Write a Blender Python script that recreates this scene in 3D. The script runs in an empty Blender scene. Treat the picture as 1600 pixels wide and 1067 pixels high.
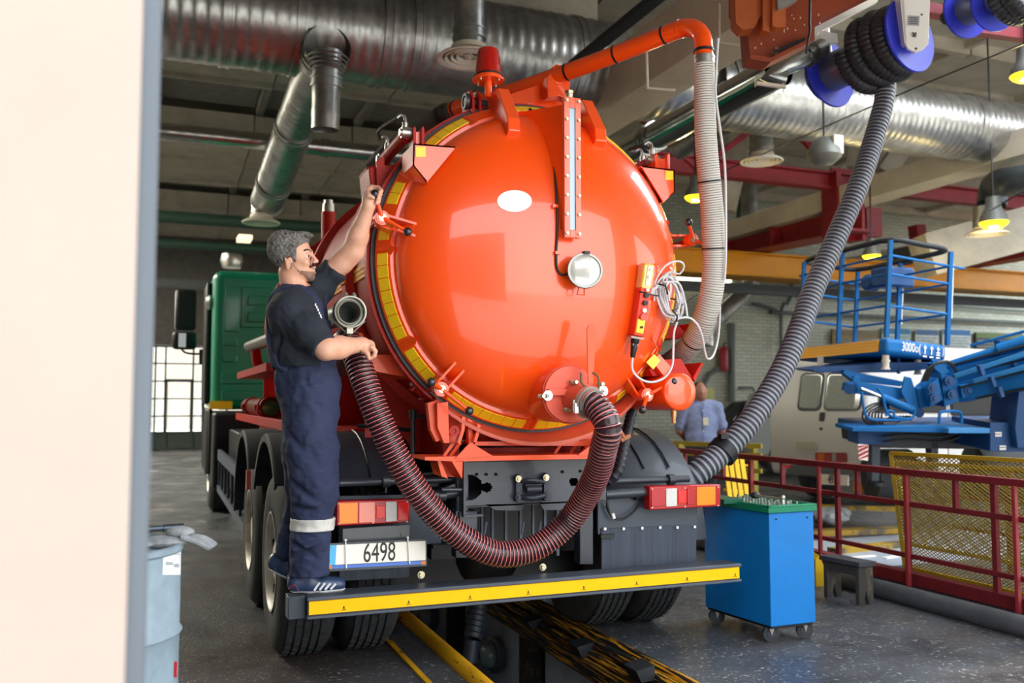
import bpy, math, random
import numpy as np
from mathutils import Vector as V, Matrix, Quaternion
random.seed(7)
SC = bpy.context.scene
# ------------------------------------------------------------------ camera
FPX = 1400.0; YAW = math.radians(21.4); PIT = math.atan(92/FPX)
CAM = V((0, 0, 1.45))
cd = bpy.data.cameras.new('camera'); cam = bpy.data.objects.new('camera', cd)
SC.collection.objects.link(cam); SC.camera = cam
cam.location = CAM; cam.rotation_euler = (math.pi/2+PIT, 0, -YAW)
cd.sensor_width = 36; cd.lens = 36*FPX/1600; cd.clip_start = .05; cd.clip_end = 200
cd.dof.use_dof = True; cd.dof.focus_distance = 4.7; cd.dof.aperture_fstop = 2.0
# ------------------------------------------------------------------ daylight
W = bpy.data.worlds.new('world'); SC.world = W; W.use_nodes = True
nt = W.node_tree; bgn = nt.nodes['Background']
tcn = nt.nodes.new('ShaderNodeTexCoord'); sep = nt.nodes.new('ShaderNodeSeparateXYZ'); rmp = nt.nodes.new('ShaderNodeValToRGB')
nt.links.new(tcn.outputs['Generated'], sep.inputs[0]); nt.links.new(sep.outputs['Z'], rmp.inputs[0]); nt.links.new(rmp.outputs[0], bgn.inputs[0])
rmp.color_ramp.elements[0].color = (1, .95, .88, 1); rmp.color_ramp.elements[0].position = 0
rmp.color_ramp.elements[1].color = (.72, .84, 1, 1); rmp.color_ramp.elements[1].position = .7
bgn.inputs[1].default_value = 3.3
sl = bpy.data.lights.new('sun', 'SUN'); sl.energy = 1.6; sl.angle = .02; sl.color = (1, .93, .82)
so = bpy.data.objects.new('sun', sl); SC.collection.objects.link(so)
so.rotation_euler = V((-.62, .55, -.95)).to_track_quat('-Z', 'Y').to_euler()
def portal(loc, rot, sx, sy, name):
    l = bpy.data.lights.new(name, 'AREA'); l.shape = 'RECTANGLE'; l.size = sx; l.size_y = sy
    o = bpy.data.objects.new(name, l); SC.collection.objects.link(o); o.location = loc; o.rotation_euler = rot
    l.cycles.is_portal = True
portal((2.45, 1.45, 1.95), (math.pi/2, 0, 0), 4.8, 3.9, 'door_portal')
portal((8.6, 1.45, 1.95), (math.pi/2, 0, 0), 4.8, 3.9, 'door_portal')
portal((14.6, 1.45, 1.95), (math.pi/2, 0, 0), 4.8, 3.9, 'door_portal')
SC.view_settings.view_transform = 'Standard'; SC.view_settings.look = 'None'
SC.view_settings.gamma = 1; SC.view_settings.use_curve_mapping = False
SC.view_settings.exposure = 0.8
SC.cycles.use_denoising = True
SC.cycles.max_bounces = 8; SC.cycles.diffuse_bounces = 5; SC.cycles.glossy_bounces = 4; SC.cycles.transmission_bounces = 6
SC.cycles.sample_clamp_indirect = 6; SC.cycles.caustics_reflective = False; SC.cycles.caustics_refractive = False
# ------------------------------------------------------------------ where things stand (photo ray -> world point at a real distance)
_f = V((math.sin(YAW)*math.cos(PIT), math.cos(YAW)*math.cos(PIT), math.sin(PIT)))
_r = V((math.cos(YAW), -math.sin(YAW), 0)); _u = _r.cross(_f)*1.0
def ray(px, py): return _f + _r*((px-800)/FPX) - _u*((py-533.5)/FPX)
def D(px, py, d): return CAM + ray(px, py)*d
def G(px, py, z=0.0): q = ray(px, py); return CAM + q*((z-CAM.z)/q.z)
def YP(px, py, Y): q = ray(px, py); return CAM + q*(Y/q.y)
def XP(px, py, X): q = ray(px, py); return CAM + q*(X/q.x)
# ------------------------------------------------------------------ materials
def lin(c):
    if isinstance(c, str): c = [int(c[i:i+2], 16)/255 for i in (0, 2, 4)]
    return tuple((x/12.92 if x <= .04045 else ((x+.055)/1.055)**2.4) for x in c)
_M = {}
def mat(name, col, rough=.5, metal=0, coat=0, bump=0, bscale=60, var=0, vscale=6, col2=None, emit=None, es=0, trans=0, ior=1.45, alpha=1, thr=(.35, .65), detail=6, cr=.08, vstretch=None, spec=.5):
    if name in _M: return _M[name]
    m = bpy.data.materials.new(name); _M[name] = m; m.use_nodes = True
    t = m.node_tree; b = t.nodes['Principled BSDF']; c = lin(col)
    I = b.inputs
    I['Base Color'].default_value = (*c, 1); I['Roughness'].default_value = rough; I['Metallic'].default_value = metal
    I['Coat Weight'].default_value = coat; I['Coat Roughness'].default_value = cr; I['IOR'].default_value = ior
    I['Specular IOR Level'].default_value = spec
    I['Transmission Weight'].default_value = trans; I['Alpha'].default_value = alpha
    if emit: I['Emission Color'].default_value = (*lin(emit), 1); I['Emission Strength'].default_value = es
    if var or col2 or bump:
        tc = t.nodes.new('ShaderNodeTexCoord'); src = tc.outputs['Object']
        if vstretch:
            mp = t.nodes.new('ShaderNodeMapping'); mp.inputs['Scale'].default_value = vstretch; t.links.new(src, mp.inputs[0]); src = mp.outputs[0]
    if var or col2:
        n = t.nodes.new('ShaderNodeTexNoise'); n.inputs['Scale'].default_value = vscale; n.inputs['Detail'].default_value = detail; n.inputs['Roughness'].default_value = .65
        t.links.new(src, n.inputs['Vector'])
        r = t.nodes.new('ShaderNodeValToRGB'); t.links.new(n.outputs['Fac'], r.inputs[0])
        r.color_ramp.elements[0].position = thr[0]; r.color_ramp.elements[1].position = thr[1]
        a = tuple(max(0, x*(1-var)) for x in c); d = lin(col2) if col2 else tuple(min(1, x*(1+var)) for x in c)
        if col2: a = c
        r.color_ramp.elements[0].color = (*a, 1); r.color_ramp.elements[1].color = (*d, 1)
        t.links.new(r.outputs[0], I['Base Color'])
    if bump:
        n2 = t.nodes.new('ShaderNodeTexNoise'); n2.inputs['Scale'].default_value = bscale; n2.inputs['Detail'].default_value = 4
        t.links.new(src, n2.inputs['Vector'])
        bp = t.nodes.new('ShaderNodeBump'); bp.inputs['Strength'].default_value = bump; bp.inputs['Distance'].default_value = .01
        t.links.new(n2.outputs['Fac'], bp.inputs['Height']); t.links.new(bp.outputs[0], I['Normal'])
    return m
# ------------------------------------------------------------------ mesh building
class MB:
    def __init__(s): s.v = []; s.f = []; s.m = []; s.mi = 0
    def add(s, vs, fs):
        o = len(s.v); s.v.extend([tuple(x) for x in vs]); s.f.extend([tuple(o+i for i in f) for f in fs]); s.m.extend([s.mi]*len(fs)); return s
    def box(s, c, size, R=None):
        c = V(c); x, y, z = [a/2 for a in size]
        vs = [V((i*x, j*y, k*z)) for i in (-1, 1) for j in (-1, 1) for k in (-1, 1)]
        if R is not None: vs = [R @ q for q in vs]
        return s.add([c+q for q in vs], [(0, 1, 3, 2), (4, 6, 7, 5), (0, 4, 5, 1), (2, 3, 7, 6), (0, 2, 6, 4), (1, 5, 7, 3)])
    def bb(s, lo, hi): lo = V(lo); hi = V(hi); return s.box((lo+hi)/2, [abs(a) for a in hi-lo])
    def hexa(s, p): return s.add(p, [(0, 3, 2, 1), (4, 5, 6, 7), (0, 1, 5, 4), (1, 2, 6, 5), (2, 3, 7, 6), (3, 0, 4, 7)])
    def prism(s, pts, ext):
        n = len(pts); ext = V(ext); a = [V(p) for p in pts]
        s.add(a+[p+ext for p in a], [tuple(range(n-1, -1, -1)), tuple(range(n, 2*n))]+[(i, (i+1) % n, n+(i+1) % n, n+i) for i in range(n)]); return s
    def bar(s, p0, p1, w, h=None, up=(0, 0, 1)):
        p0 = V(p0); p1 = V(p1); h = h or w; d = (p1-p0).normalized(); a = d.cross(V(up))
        if a.length < 1e-3: a = d.cross(V((0, 1, 0)))
        a.normalize(); b = a.cross(d); a *= w/2; b *= h/2
        return s.hexa([p0-a-b, p0+a-b, p0+a+b, p0-a+b, p1-a-b, p1+a-b, p1+a+b, p1-a+b])
    def frame(s, ax):
        ax = V(ax).normalized(); a = ax.cross(V((0, 0, 1)))
        if a.length < 1e-3: a = V((1, 0, 0))
        a.normalize(); return ax, a, ax.cross(a)
    def lathe(s, prof, o, ax, n=24, close=False, a0=0, a1=2*math.pi):
        ax, a, b = s.frame(ax); o = V(o); full = abs(a1-a0-2*math.pi) < 1e-4; m = n if full else n+1
        vs = []
        for (r, t) in prof:
            for i in range(m):
                th = a0+(a1-a0)*i/n; vs.append(o+ax*t+(a*math.cos(th)+b*math.sin(th))*r)
        fs = []; k = len(prof)
        for j in range(k if close else k-1):
            j2 = (j+1) % k
            for i in range(n):
                i2 = (i+1) % m if full else i+1
                fs.append((j*m+i, j*m+i2, j2*m+i2, j2*m+i))
        return s.add(vs, fs)
    def cyl(s, p0, p1, r, r2=None, n=16, caps=True):
        p0 = V(p0); p1 = V(p1); L = (p1-p0).length; r2 = r if r2 is None else r2
        pr = [(r, 0), (r2, L)]
        if caps: pr = [(0, 0)]+pr+[(0, L)]
        return s.lathe(pr, p0, p1-p0, n)
    def ring(s, o, ax, r0, r1, t0, t1, n=24): return s.lathe([(r0, t0), (r1, t0), (r1, t1), (r0, t1)], o, ax, n, close=True)
    def sph(s, c, r, n=12, sc=(1, 1, 1), R=None):
        vs = []; h = n//2+1
        for j in range(h+1):
            ph = math.pi*j/h
            for i in range(n):
                th = 2*math.pi*i/n; q = V((r*sc[0]*math.sin(ph)*math.cos(th), r*sc[1]*math.sin(ph)*math.sin(th), r*sc[2]*math.cos(ph)))
                if R is not None: q = R @ q
                vs.append(V(c)+q)
        return s.add(vs, [(j*n+i, (j+1)*n+i, (j+1)*n+(i+1) % n, j*n+(i+1) % n) for j in range(h) for i in range(n)])
    def tube(s, path, r, n=8, rf=None, caps=True, mi=None, closed=False):
        P = [V(p) for p in path]; k = len(P); vs = []; T = []
        for i in range(k):
            if closed: t = P[(i+1) % k]-P[i-1]
            else: t = P[min(i+1, k-1)]-P[max(i-1, 0)]
            T.append(t.normalized())
        a = T[0].cross(V((0, 0, 1)))
        if a.length < 1e-2: a = T[0].cross(V((1, 0, 0)))
        a.normalize()
        for i in range(k):
            if i: a = (a-T[i]*a.dot(T[i])).normalized()
            b = T[i].cross(a); rr = (rf[i] if rf else r)
            for j in range(n):
                th = 2*math.pi*j/n; vs.append(P[i]+(a*math.cos(th)+b*math.sin(th))*rr)
        fs = []; base = len(s.m)
        for i in range(k if closed else k-1):
            i2 = (i+1) % k
            for j in range(n): fs.append((i*n+j, i*n+(j+1) % n, i2*n+(j+1) % n, i2*n+j))
        if caps and not closed: fs += [tuple(range(n-1, -1, -1)), tuple((k-1)*n+j for j in range(n))]
        s.add(vs, fs)
        if mi:
            for i in range(k-1):
                for j in range(n): s.m[base+i*n+j] = mi[i]
        return s
def spline(pts, step=.03):
    P = [V(p) for p in pts]; P = [P[0]*2-P[1]]+P+[P[-1]*2-P[-2]]; out = []
    for i in range(1, len(P)-2):
        p0, p1, p2, p3 = P[i-1:i+3]; n = max(2, int((p2-p1).length/step))
        for k in range(n):
            t = k/n; out.append(.5*((2*p1)+(p2-p0)*t+(2*p0-5*p1+4*p2-p3)*t*t+(3*p1-p0-3*p2+p3)*t**3))
    out.append(P[-2]); return out
def resample(P, step):
    P = [V(p) for p in P]; L = [0]
    for a, b in zip(P, P[1:]): L.append(L[-1]+(b-a).length)
    n = max(2, int(L[-1]/step)); out = []; j = 0
    for k in range(n+1):
        t = L[-1]*k/n
        while j < len(P)-2 and L[j+1] < t: j += 1
        out.append(P[j].lerp(P[j+1], (t-L[j])/max(1e-9, L[j+1]-L[j])))
    return out
def corrugated(mb, pts, r, pitch, prof, n=24, mats=None, rscale=None, caps=False):
    """prof: radius factors over one pitch"""
    k = len(prof); P = resample(spline(pts, .02), pitch/k); rf = []
    for i in range(len(P)):
        q = r*prof[i % k]
        if rscale: q *= rscale(i/(len(P)-1))
        rf.append(q)
    mb.tube(P, r, n, rf=rf, caps=caps, mi=[mats[i % k] for i in range(len(P)-1)] if mats else None)
    return P
OFF = {}
def tag(o, label=None, cat=None, group=None, kind=None):
    if label: o['label'] = label
    if cat: o['category'] = cat
    if group: o['group'] = group
    if kind: o['kind'] = kind
    return o
def mesh_of(mb, name, mats, ang=38, smooth=True):
    me = bpy.data.meshes.new(name); me.from_pydata(mb.v, [], mb.f)
    for m in (mats if isinstance(mats, (list, tuple)) else [mats]): me.materials.append(m)
    if any(mb.m): me.polygons.foreach_set('material_index', mb.m)
    import bmesh
    bm = bmesh.new(); bm.from_mesh(me)
    if len(bm.verts) < 60000: bmesh.ops.recalc_face_normals(bm, faces=bm.faces)
    bm.to_mesh(me); bm.free()
    if smooth:
        me.polygons.foreach_set('use_smooth', [True]*len(me.polygons)); me.set_sharp_from_angle(angle=math.radians(ang))
    me.update(); return me
def obj(name, mb, m, parent=None, label=None, cat=None, group=None, kind=None, bev=0, ang=38, smooth=True, seg=2):
    if parent is not None: off = OFF[parent]
    else:
        a = np.array(mb.v); lo = a.min(0); hi = a.max(0); off = V(((lo[0]+hi[0])/2, (lo[1]+hi[1])/2, lo[2]))
    mb2 = MB(); mb2.v = [(x[0]-off[0], x[1]-off[1], x[2]-off[2]) for x in mb.v]; mb2.f = mb.f; mb2.m = mb.m
    me = mesh_of(mb2, name, m, ang, smooth)
    o = bpy.data.objects.new(name, me); SC.collection.objects.link(o)
    if parent is not None: o.parent = parent
    else: o.location = off
    OFF[o] = V(off)
    if bev:
        b = o.modifiers.new('bevel', 'BEVEL'); b.width = bev; b.segments = seg; b.limit_method = 'ANGLE'; b.angle_limit = math.radians(40)
    tag(o, label, cat, group, kind); return o
def thing(name, loc, label, cat, group=None):
    o = bpy.data.objects.new(name, None); SC.collection.objects.link(o); o.location = loc; o.empty_display_size = .1
    OFF[o] = V(loc); return tag(o, label, cat, group)
def piece(me, name, M, parent=None, label=None, kind=None):
    o = bpy.data.objects.new(name, me); SC.collection.objects.link(o)
    if parent is not None:
        o.parent = parent; o.matrix_local = Matrix.Translation(-OFF[parent]) @ M; OFF[o] = V(OFF[parent])
    else: o.matrix_world = M; OFF[o] = M.translation.copy()
    tag(o, label, kind=kind); return o
def copy_tree(o, delta, parent=None, label=None):
    c = o.copy(); SC.collection.objects.link(c)
    if parent is not None: c.parent = parent
    c.location = o.location+V(delta)
    OFF[c] = OFF[o]+V(delta)
    if label: c['label'] = label
    for ch in list(o.children): copy_tree(ch, (0, 0, 0), c)
    return c
def text_mesh(s, size, name='txt', ext=.0015):
    cu = bpy.data.curves.new(name, 'FONT'); cu.body = s; cu.size = size; cu.extrude = ext; cu.align_x = 'CENTER'; cu.align_y = 'CENTER'
    o = bpy.data.objects.new(name, cu); SC.collection.objects.link(o)
    dg = bpy.context.evaluated_depsgraph_get(); me = bpy.data.meshes.new_from_object(o.evaluated_get(dg))
    bpy.data.objects.remove(o); return me
def textobj(s, size, M, m, name, parent, sx=1, ext=.0015):
    me = text_mesh(s, size, name, ext); me.materials.clear(); me.materials.append(m)
    me.transform(Matrix.Diagonal((sx, 1, 1, 1)))
    return piece(me, name, M, parent)
def basis(o, x, y):
    x = V(x).normalized(); z = x.cross(V(y)).normalized(); y = z.cross(x)
    return Matrix(((x.x, y.x, z.x, o[0]), (x.y, y.y, z.y, o[1]), (x.z, y.z, z.z, o[2]), (0, 0, 0, 1)))
PI = math.pi
# palette
ORANGE = mat('orange_red_paint', 'f5500e', .3, coat=.7, cr=.045)
ORANGE2 = mat('red_orange_frame_paint', 'ea4c12', .45, coat=.2, bump=.15, bscale=25)
DRED = mat('dark_red_paint', 'b01c0e', .5, coat=.04, spec=.3)  # orange-red paint of the parts in shade, darkened in the colour itself
BLACKP = mat('chassis_black_paint', '30353d', .42, coat=.25, bump=.1, bscale=40, var=.15, vscale=9)
BLACK = mat('black_plastic', '15171a', .45)
RUBBER = mat('tyre_rubber', '34373a', .8, var=.2, vscale=8, bump=.2, bscale=80)
STEEL = mat('bright_steel', 'b9b7b2', .36, metal=.9)
ZINC = mat('zinc_bolt', 'c8bfa2', .35, metal=.9)
GALV = mat('galvanised_sheet', 'b4b2ab', .33, metal=.86, var=.25, vscale=5, bump=.08, bscale=14)
GALVD = mat('dull_galvanised_sheet', 'a0a09c', .36, metal=.85, var=.3, vscale=4)
YTAPE = mat('yellow_reflective_tape', 'ffd21c', .4, coat=.3)
WHITE = mat('white_paint', 'f0ece4', .5)
GREEN = mat('green_cab_paint', '0e8a68', .35, coat=.4)
BLUE = mat('lift_blue_paint', '1163a2', .55, coat=.0, spec=.25)
DKRED = mat('dark_red_railing_paint', '741c22', .6, var=.15, vscale=12)
# ================================================================== THE SETTING
WALLW = mat('white_render', '95867b', .8, var=.03, vscale=3)
CONC = mat('pale_concrete', 'b3ac9b', .85, var=.14, vscale=2.5, bump=.25, bscale=12)
CONCD = mat('grey_concrete', 'a5a093', .9, var=.18, vscale=1.5, bump=.2, bscale=10)
def floor_mat():
    m = mat('oily_asphalt_floor', '3b3f45', .5, bump=.35, bscale=55)
    t = m.node_tree; b = t.nodes['Principled BSDF']; tc = t.nodes['Texture Coordinate']
    def noise(s, d, r=.6):
        n = t.nodes.new('ShaderNodeTexNoise'); n.inputs['Scale'].default_value = s; n.inputs['Detail'].default_value = d; n.inputs['Roughness'].default_value = r
        t.links.new(tc.outputs['Object'], n.inputs['Vector']); return n
    def ramp(n, p0, c0, p1, c1):
        r = t.nodes.new('ShaderNodeValToRGB'); r.color_ramp.elements[0].position = p0; r.color_ramp.elements[1].position = p1
        r.color_ramp.elements[0].color = (*lin(c0), 1); r.color_ramp.elements[1].color = (*lin(c1), 1); t.links.new(n.outputs['Fac'], r.inputs[0]); return r
    def mix(f, a, c, mode='MIX'):
        x = t.nodes.new('ShaderNodeMix'); x.data_type = 'RGBA'; x.blend_type = mode
        if isinstance(f, (int, float)): x.inputs[0].default_value = f
        else: t.links.new(f, x.inputs[0])
        t.links.new(a, x.inputs[6])
        if isinstance(c, str): x.inputs[7].default_value = (*lin(c), 1)
        else: t.links.new(c, x.inputs[7])
        return x.outputs[2]
    base = ramp(noise(.9, 8), .3, '34373b', .75, '54585c')
    brown = ramp(noise(.45, 4), .5, '000000', .62, 'ffffff')
    x = mix(brown.outputs[0], base.outputs[0], '4a4340')
    sp = ramp(noise(48, 2, .5), .645, '000000', .67, 'ffffff'); x = mix(sp.outputs[0], x, '99948c')
    chalk = ramp(noise(1.7, 12, .75), .66, '000000', .74, '9a9a9a'); x = mix(chalk.outputs[0], x, 'b9b7b2')
    t.links.new(x, b.inputs['Base Color'])
    rr = ramp(noise(2.2, 5), .35, '8c8c8c', .65, 'd0d0d0'); t.links.new(rr.outputs[0], b.inputs['Roughness'])
    return m
FLOOR = floor_mat()
b = MB()
b.bb((-9, 1.5, -.2), (1.55, 30, 0)); b.bb((1.55, 14.5, -.2), (2.50, 30, 0)); b.bb((1.55, 1.5, -.2), (2.50, 2.4, 0))
b.bb((2.50, 1.5, -.2), (5.12, 30, 0)); b.bb((5.12, 1.5, -.26), (5.6, 30, -.06)); b.bb((5.6, 1.5, -.2), (34, 30, 0))
obj('floor', b, FLOOR, kind='structure', smooth=False)
b = MB(); b.bb((-20, -25, -.2), (34, 1.5, -.01)); obj('ground_outside', b, mat('pale_yard_concrete', 'd2cdc2', .85, var=.1), kind='structure', smooth=False)
b = MB(); b.bb((-26, -16, 0), (2.2, -10, 6.5)); obj('yard_building', b, mat('grey_yard_wall', '77756f', .8, var=.1), label='plain grey building across the yard behind the camera', cat='building', smooth=False)  # unseen block, added to darken the left of the lid reflection
# front wall with two door openings, and an unseen third added for light
b = MB(); z1 = 7.2
b.bb((-9, 1.5, 0), (-.040, 1.74, z1)); b.bb((4.9, 1.5, 0), (6.2, 1.74, z1)); b.bb((11, 1.5, 0), (12.2, 1.74, z1)); b.bb((17, 1.5, 0), (34, 1.74, z1)); b.bb((12.2, 1.5, 3.9), (17, 1.74, z1))
b.bb((-.040, 1.5, 3.9), (4.9, 1.74, z1)); b.bb((6.2, 1.5, 3.9), (11, 1.74, z1))
obj('wall_front', b, WALLW, kind='structure', smooth=False)
b = MB(); b.bb((-.0398, 1.505, 0), (-.013, 1.72, 3.89)); obj('trim_1', b, mat('grey_door_trim', '4d5359', .6), kind='structure', smooth=False)  # door jamb strip, its shade put into the dark grey
b = MB(); b.bb((-9.2, 1.5, 0), (-9, 30, z1)); obj('wall_left', b, CONCD, kind='structure')
b = MB(); b.bb((-9, 28.8, 3.1), (8.5, 29, z1)); b.bb((-9, 28.8, 0), (-.5, 29, 3.1)); b.bb((3.7, 28.8, 0), (8.5, 29, 3.1)); b.bb((8.3, 19, 0), (8.5, 28.8, z1))
obj('wall_back_left', b, mat('dim_grey_wall', '6d6a66', .9, var=.15), kind='structure', smooth=False)
def brick_mat():
    m = mat('white_painted_brick', 'b9bdae', .8, var=.0)
    t = m.node_tree; b_ = t.nodes['Principled BSDF']
    tc = t.nodes.new('ShaderNodeTexCoord'); mp = t.nodes.new('ShaderNodeMapping'); mp.inputs['Rotation'].default_value = (PI/2, 0, 0)
    br = t.nodes.new('ShaderNodeTexBrick'); br.inputs['Scale'].default_value = 1; br.inputs['Brick Width'].default_value = .26; br.inputs['Row Height'].default_value = .09
    br.inputs['Mortar Size'].default_value = .008; br.inputs['Color1'].default_value = (*lin('bfc4b2'), 1); br.inputs['Color2'].default_value = (*lin('aeb4a4'), 1); br.inputs['Mortar'].default_value = (*lin('8d9388'), 1)
    t.links.new(tc.outputs['Object'], mp.inputs[0]); t.links.new(mp.outputs[0], br.inputs[0]); t.links.new(br.outputs[0], b_.inputs['Base Color'])
    bp = t.nodes.new('ShaderNodeBump'); bp.inputs['Strength'].default_value = .6; bp.invert = True; t.links.new(br.outputs['Fac'], bp.inputs['Height']); t.links.new(bp.outputs[0], b_.inputs['Normal'])
    return m
b = MB(); b.bb((8.5, 19, 0), (34, 19.25, z1)); obj('wall_back', b, brick_mat(), kind='structure', smooth=False)
b = MB(); b.bb((34, 1.5, 0), (34.2, 19.2, 2.6)); b.bb((34, 1.5, 5.4), (34.2, 19.2, z1)); b.bb((34, 1.5, 2.6), (34.2, 3, 5.4)); b.bb((34, 17.8, 2.6), (34.2, 19.2, 5.4))
obj('wall_right', b, WALLW, kind='structure', smooth=False)
# ceiling: roof deck, tray slabs and wide ribs on the left, taller bay on the right
ceil = MB(); ceil.bb((-9, 1.5, 6.9), (5.1, 30, 7.1)); ceil.bb((5.1, 1.5, 6.9), (34, 30, 7.1))
CE = obj('ceiling', ceil, CONCD, kind='structure', smooth=False)
m = MB(); m.box((0, 0, 0), (1.73, 1.86, .4)); m.box((0, .9, -.235), (1.73, .06, .07)); rib_me = mesh_of(m, 'ceiling_panel', CONC, smooth=False)
m = MB(); m.box((0, 0, -.03), (1.73, 2.84, .06)); m.box((-.8, 0, -.12), (.12, 2.84, .14)); tray_me = mesh_of(m, 'ceiling_panel', mat('dark_ceiling_panel', '77736c', .9, var=.15), smooth=False)
for Y in (3.1, 9.7, 16.3, 22.9):
    for i in range(8):
        X = -8.2+1.755*i
        for r_ in (0, 1): piece(rib_me, 'ceiling_panel', Matrix.Translation((X, Y+.94+1.88*r_, 6.32+.012*((i+r_) % 2))), CE)
        piece(tray_me, 'ceiling_panel', Matrix.Translation((X, Y+5.15, 6.72)), CE)
m = MB(); m.box((0, 0, 0), (2.8, 1.46, .1)); m.box((0, .66, -.14), (2.8, .12, .2)); m.box((1.34, 0, -.1), (.1, 1.4, .14)); rp = mesh_of(m, 'ceiling_panel', CONC, smooth=False)
for i in range(8):
    for j in range(11): piece(rp, 'ceiling_panel', Matrix.Translation((6.7+2.84*i, 2.9+1.5*j, 6.75)), CE)
# glowing panes added out of view to brighten the hall
FILL = mat('frosted_rooflight', 'e8eef4', .6, emit='e8f2ff', es=10)
FILL2 = mat('dusty_rooflight', 'd8dce0', .6, emit='f4eede', es=18)
FILL3 = mat('dull_rooflight', 'd8dce0', .6, emit='e8f0fa', es=8)
for k, (x0, x1, y0, y1, z) in enumerate([(7, 13, 3.2, 6.6, 6.55), (14.5, 24, 3, 5.5, 6.55), (23, 32, 7, 16, 6.55), (-6.5, -3.5, 12, 22, 6.1)]):
    t = thing('window_%d' % (k+2), ((x0+x1)/2, (y0+y1)/2, z), None, None); t['kind'] = 'structure'
    b = MB(); b.bb((x0, y0, z), (x1, y1, z+.03)); obj('pane', b, FILL2 if x0 < 0 else (FILL3 if x0 > 20 else FILL), t)
    b = MB(); b.bb((x0-.1, y0-.1, z-.03), (x0, y1+.1, z+.1)); b.bb((x1, y0-.1, z-.03), (x1+.1, y1+.1, z+.1)); obj('window_frame', b, WHITE, t)
# concrete beams along the hall
n = 0
for (x0, x1, z0, z2, ya, yb) in [(4.78, 5.3, 4.85, 5.5, 1.75, 28.8), (11.05, 11.55, 4.86, 5.22, 1.75, 19), (17.2, 17.7, 4.86, 5.3, 1.75, 19)]:
    b = MB()
    yy = ya
    while yy < yb:
        b.bb((x0, yy+.012, z0), (x1, min(yy+5.9, yb), z2)); yy += 5.9
    n += 1; obj('trim_%d' % (n+1), b, mat('beam_concrete', 'd6ccb6', .85, var=.08, vscale=2, bump=.2, bscale=10), kind='structure', smooth=False)
# gate at the far end
gt = thing('door_1', (1.6, 28.8, 0), None, None); gt['kind'] = 'structure'
GF = mat('dark_green_gate_frame', '3a4641', .6); GP = mat('daylit_frosted_pane', 'e9e6da', .6, emit='fff6e6', es=.5)
ztop = 3.08; xs = [-.3, -.15, .13, .91, 1.2, 1.9, 2.7, 3.6]; zs = [.52, .98, 1.5, 2.02, 2.55, 3.06]
b = MB()
for x in xs: b.bb((x-.035, 28.72, 0), (x+.035, 28.8, ztop))
for z in [0.04, .5]+zs[1:]: b.bb((-.5, 28.73, z-.03), (3.6, 28.79, z+.03))
b.bb((-.5, 28.76, 0), (3.6, 28.79, .5)); b.bb((.1, 28.70, .0), (.2, 28.8, 2.06)); b.bb((.84, 28.70, 0), (.94, 28.8, 2.06)); b.bb((.1, 28.7, 1.99), (.94, 28.8, 2.09))
obj('door_frame', b, GF, gt, smooth=False)
for i in range(len(xs)-1):
    for j in range(5):
        m = MB(); m.bb((xs[i]+.04, 28.765, zs[j]+.035), (xs[i+1]-.04, 28.775, zs[j+1]-.035)); obj('pane', m, GP, gt, smooth=False)
# window band on the right-hand wall (unseen, added to let light into the bay)
b = MB(); wn = thing('window_1', (34.1, 10, 2.6), None, None); wn['kind'] = 'structure'
for k in range(9): b.bb((34.05, 3+k*1.85-.04, 2.6), (34.15, 3+k*1.85+.04, 5.4))
obj('window_frame', b, WHITE, wn, smooth=False)
# steel roof work, dark red
RED = mat('dark_red_steel', '8c1f27', .5, var=.15, vscale=5)
b = MB(); b.bb((5.3, 12.6, 5.22), (21, 12.62, 5.5)); b.bb((5.3, 12.5, 5.2), (21, 12.72, 5.23)); b.bb((5.3, 12.5, 5.47), (21, 12.72, 5.5))
obj('roof_tie_beam', b, RED, label='dark red steel beam running across under the pale roof', cat='steel beam', smooth=False)
b = MB(); b.prism([V((11.27, 12.1, 4.42)), V((11.27, 18.9, 4.62)), V((11.27, 18.9, 4.85)), V((11.27, 12.1, 4.85))], (.06, 0, 0)); b.prism([V((11.02, 12.1, 4.38)), V((11.02, 18.9, 4.58)), V((11.02, 18.9, 4.62)), V((11.02, 12.1, 4.42))], (.56, 0, 0))
for k in range(4): b.bb((11.04, 12.7+k*1.6, 4.5), (11.56, 12.74+k*1.6, 4.84))
obj('crane_runway_beam', b, RED, label='deep dark red runway beam bolted beneath the long concrete beam', cat='steel beam', smooth=False)
b = MB(); b.bb((11.6, 12.4, 4.38), (12.0, 12.8, 4.9)); b.bb((11.0, 12.4, 4.3), (11.1, 12.8, 5.5)); b.bb((11.55, 12.4, 4.3), (11.65, 12.8, 5.5)); b.bb((11.05, 12.58, 4.3), (11.6, 12.62, 5.6))
obj('hanger_column', b, RED, label='short dark red hanger column joining the beams behind the hanging grey hose', cat='steel column', smooth=False)
for k, (a, c, lb) in enumerate([((995, 178), (1092, 266), 'red diagonal strut rising left of the white hose'), ((1096, 262), (1170, 206), 'red diagonal strut just right of the white hose'), ((1216, 178), (1272, 236), 'red diagonal strut above the big unlit pendant lamp')]):
    b = MB(); b.bar(YP(*a, 12.6), YP(*c, 12.6), .09, .09); obj('roof_strut', b, RED, label='thin '+lb, cat='strut', smooth=False)
b = MB(); b.bb((17.0, 13, 4.45), (17.9, 13.1, 4.85)); b.bar((17.3, 3, 4.68), (17.3, 18.9, 4.68), .5, .36)
obj('crane_runway_beam', b, RED, label='dark red runway beam at the right edge above the blue basket', cat='steel beam', smooth=False)
b = MB(); b.bar(YP(1432, 352, 14.5), YP(1438, 404, 14.5), .25, .25); obj('hanger_column', b, RED, label='short dark red post over the right end of the basket rail', cat='steel column', smooth=False)
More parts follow.
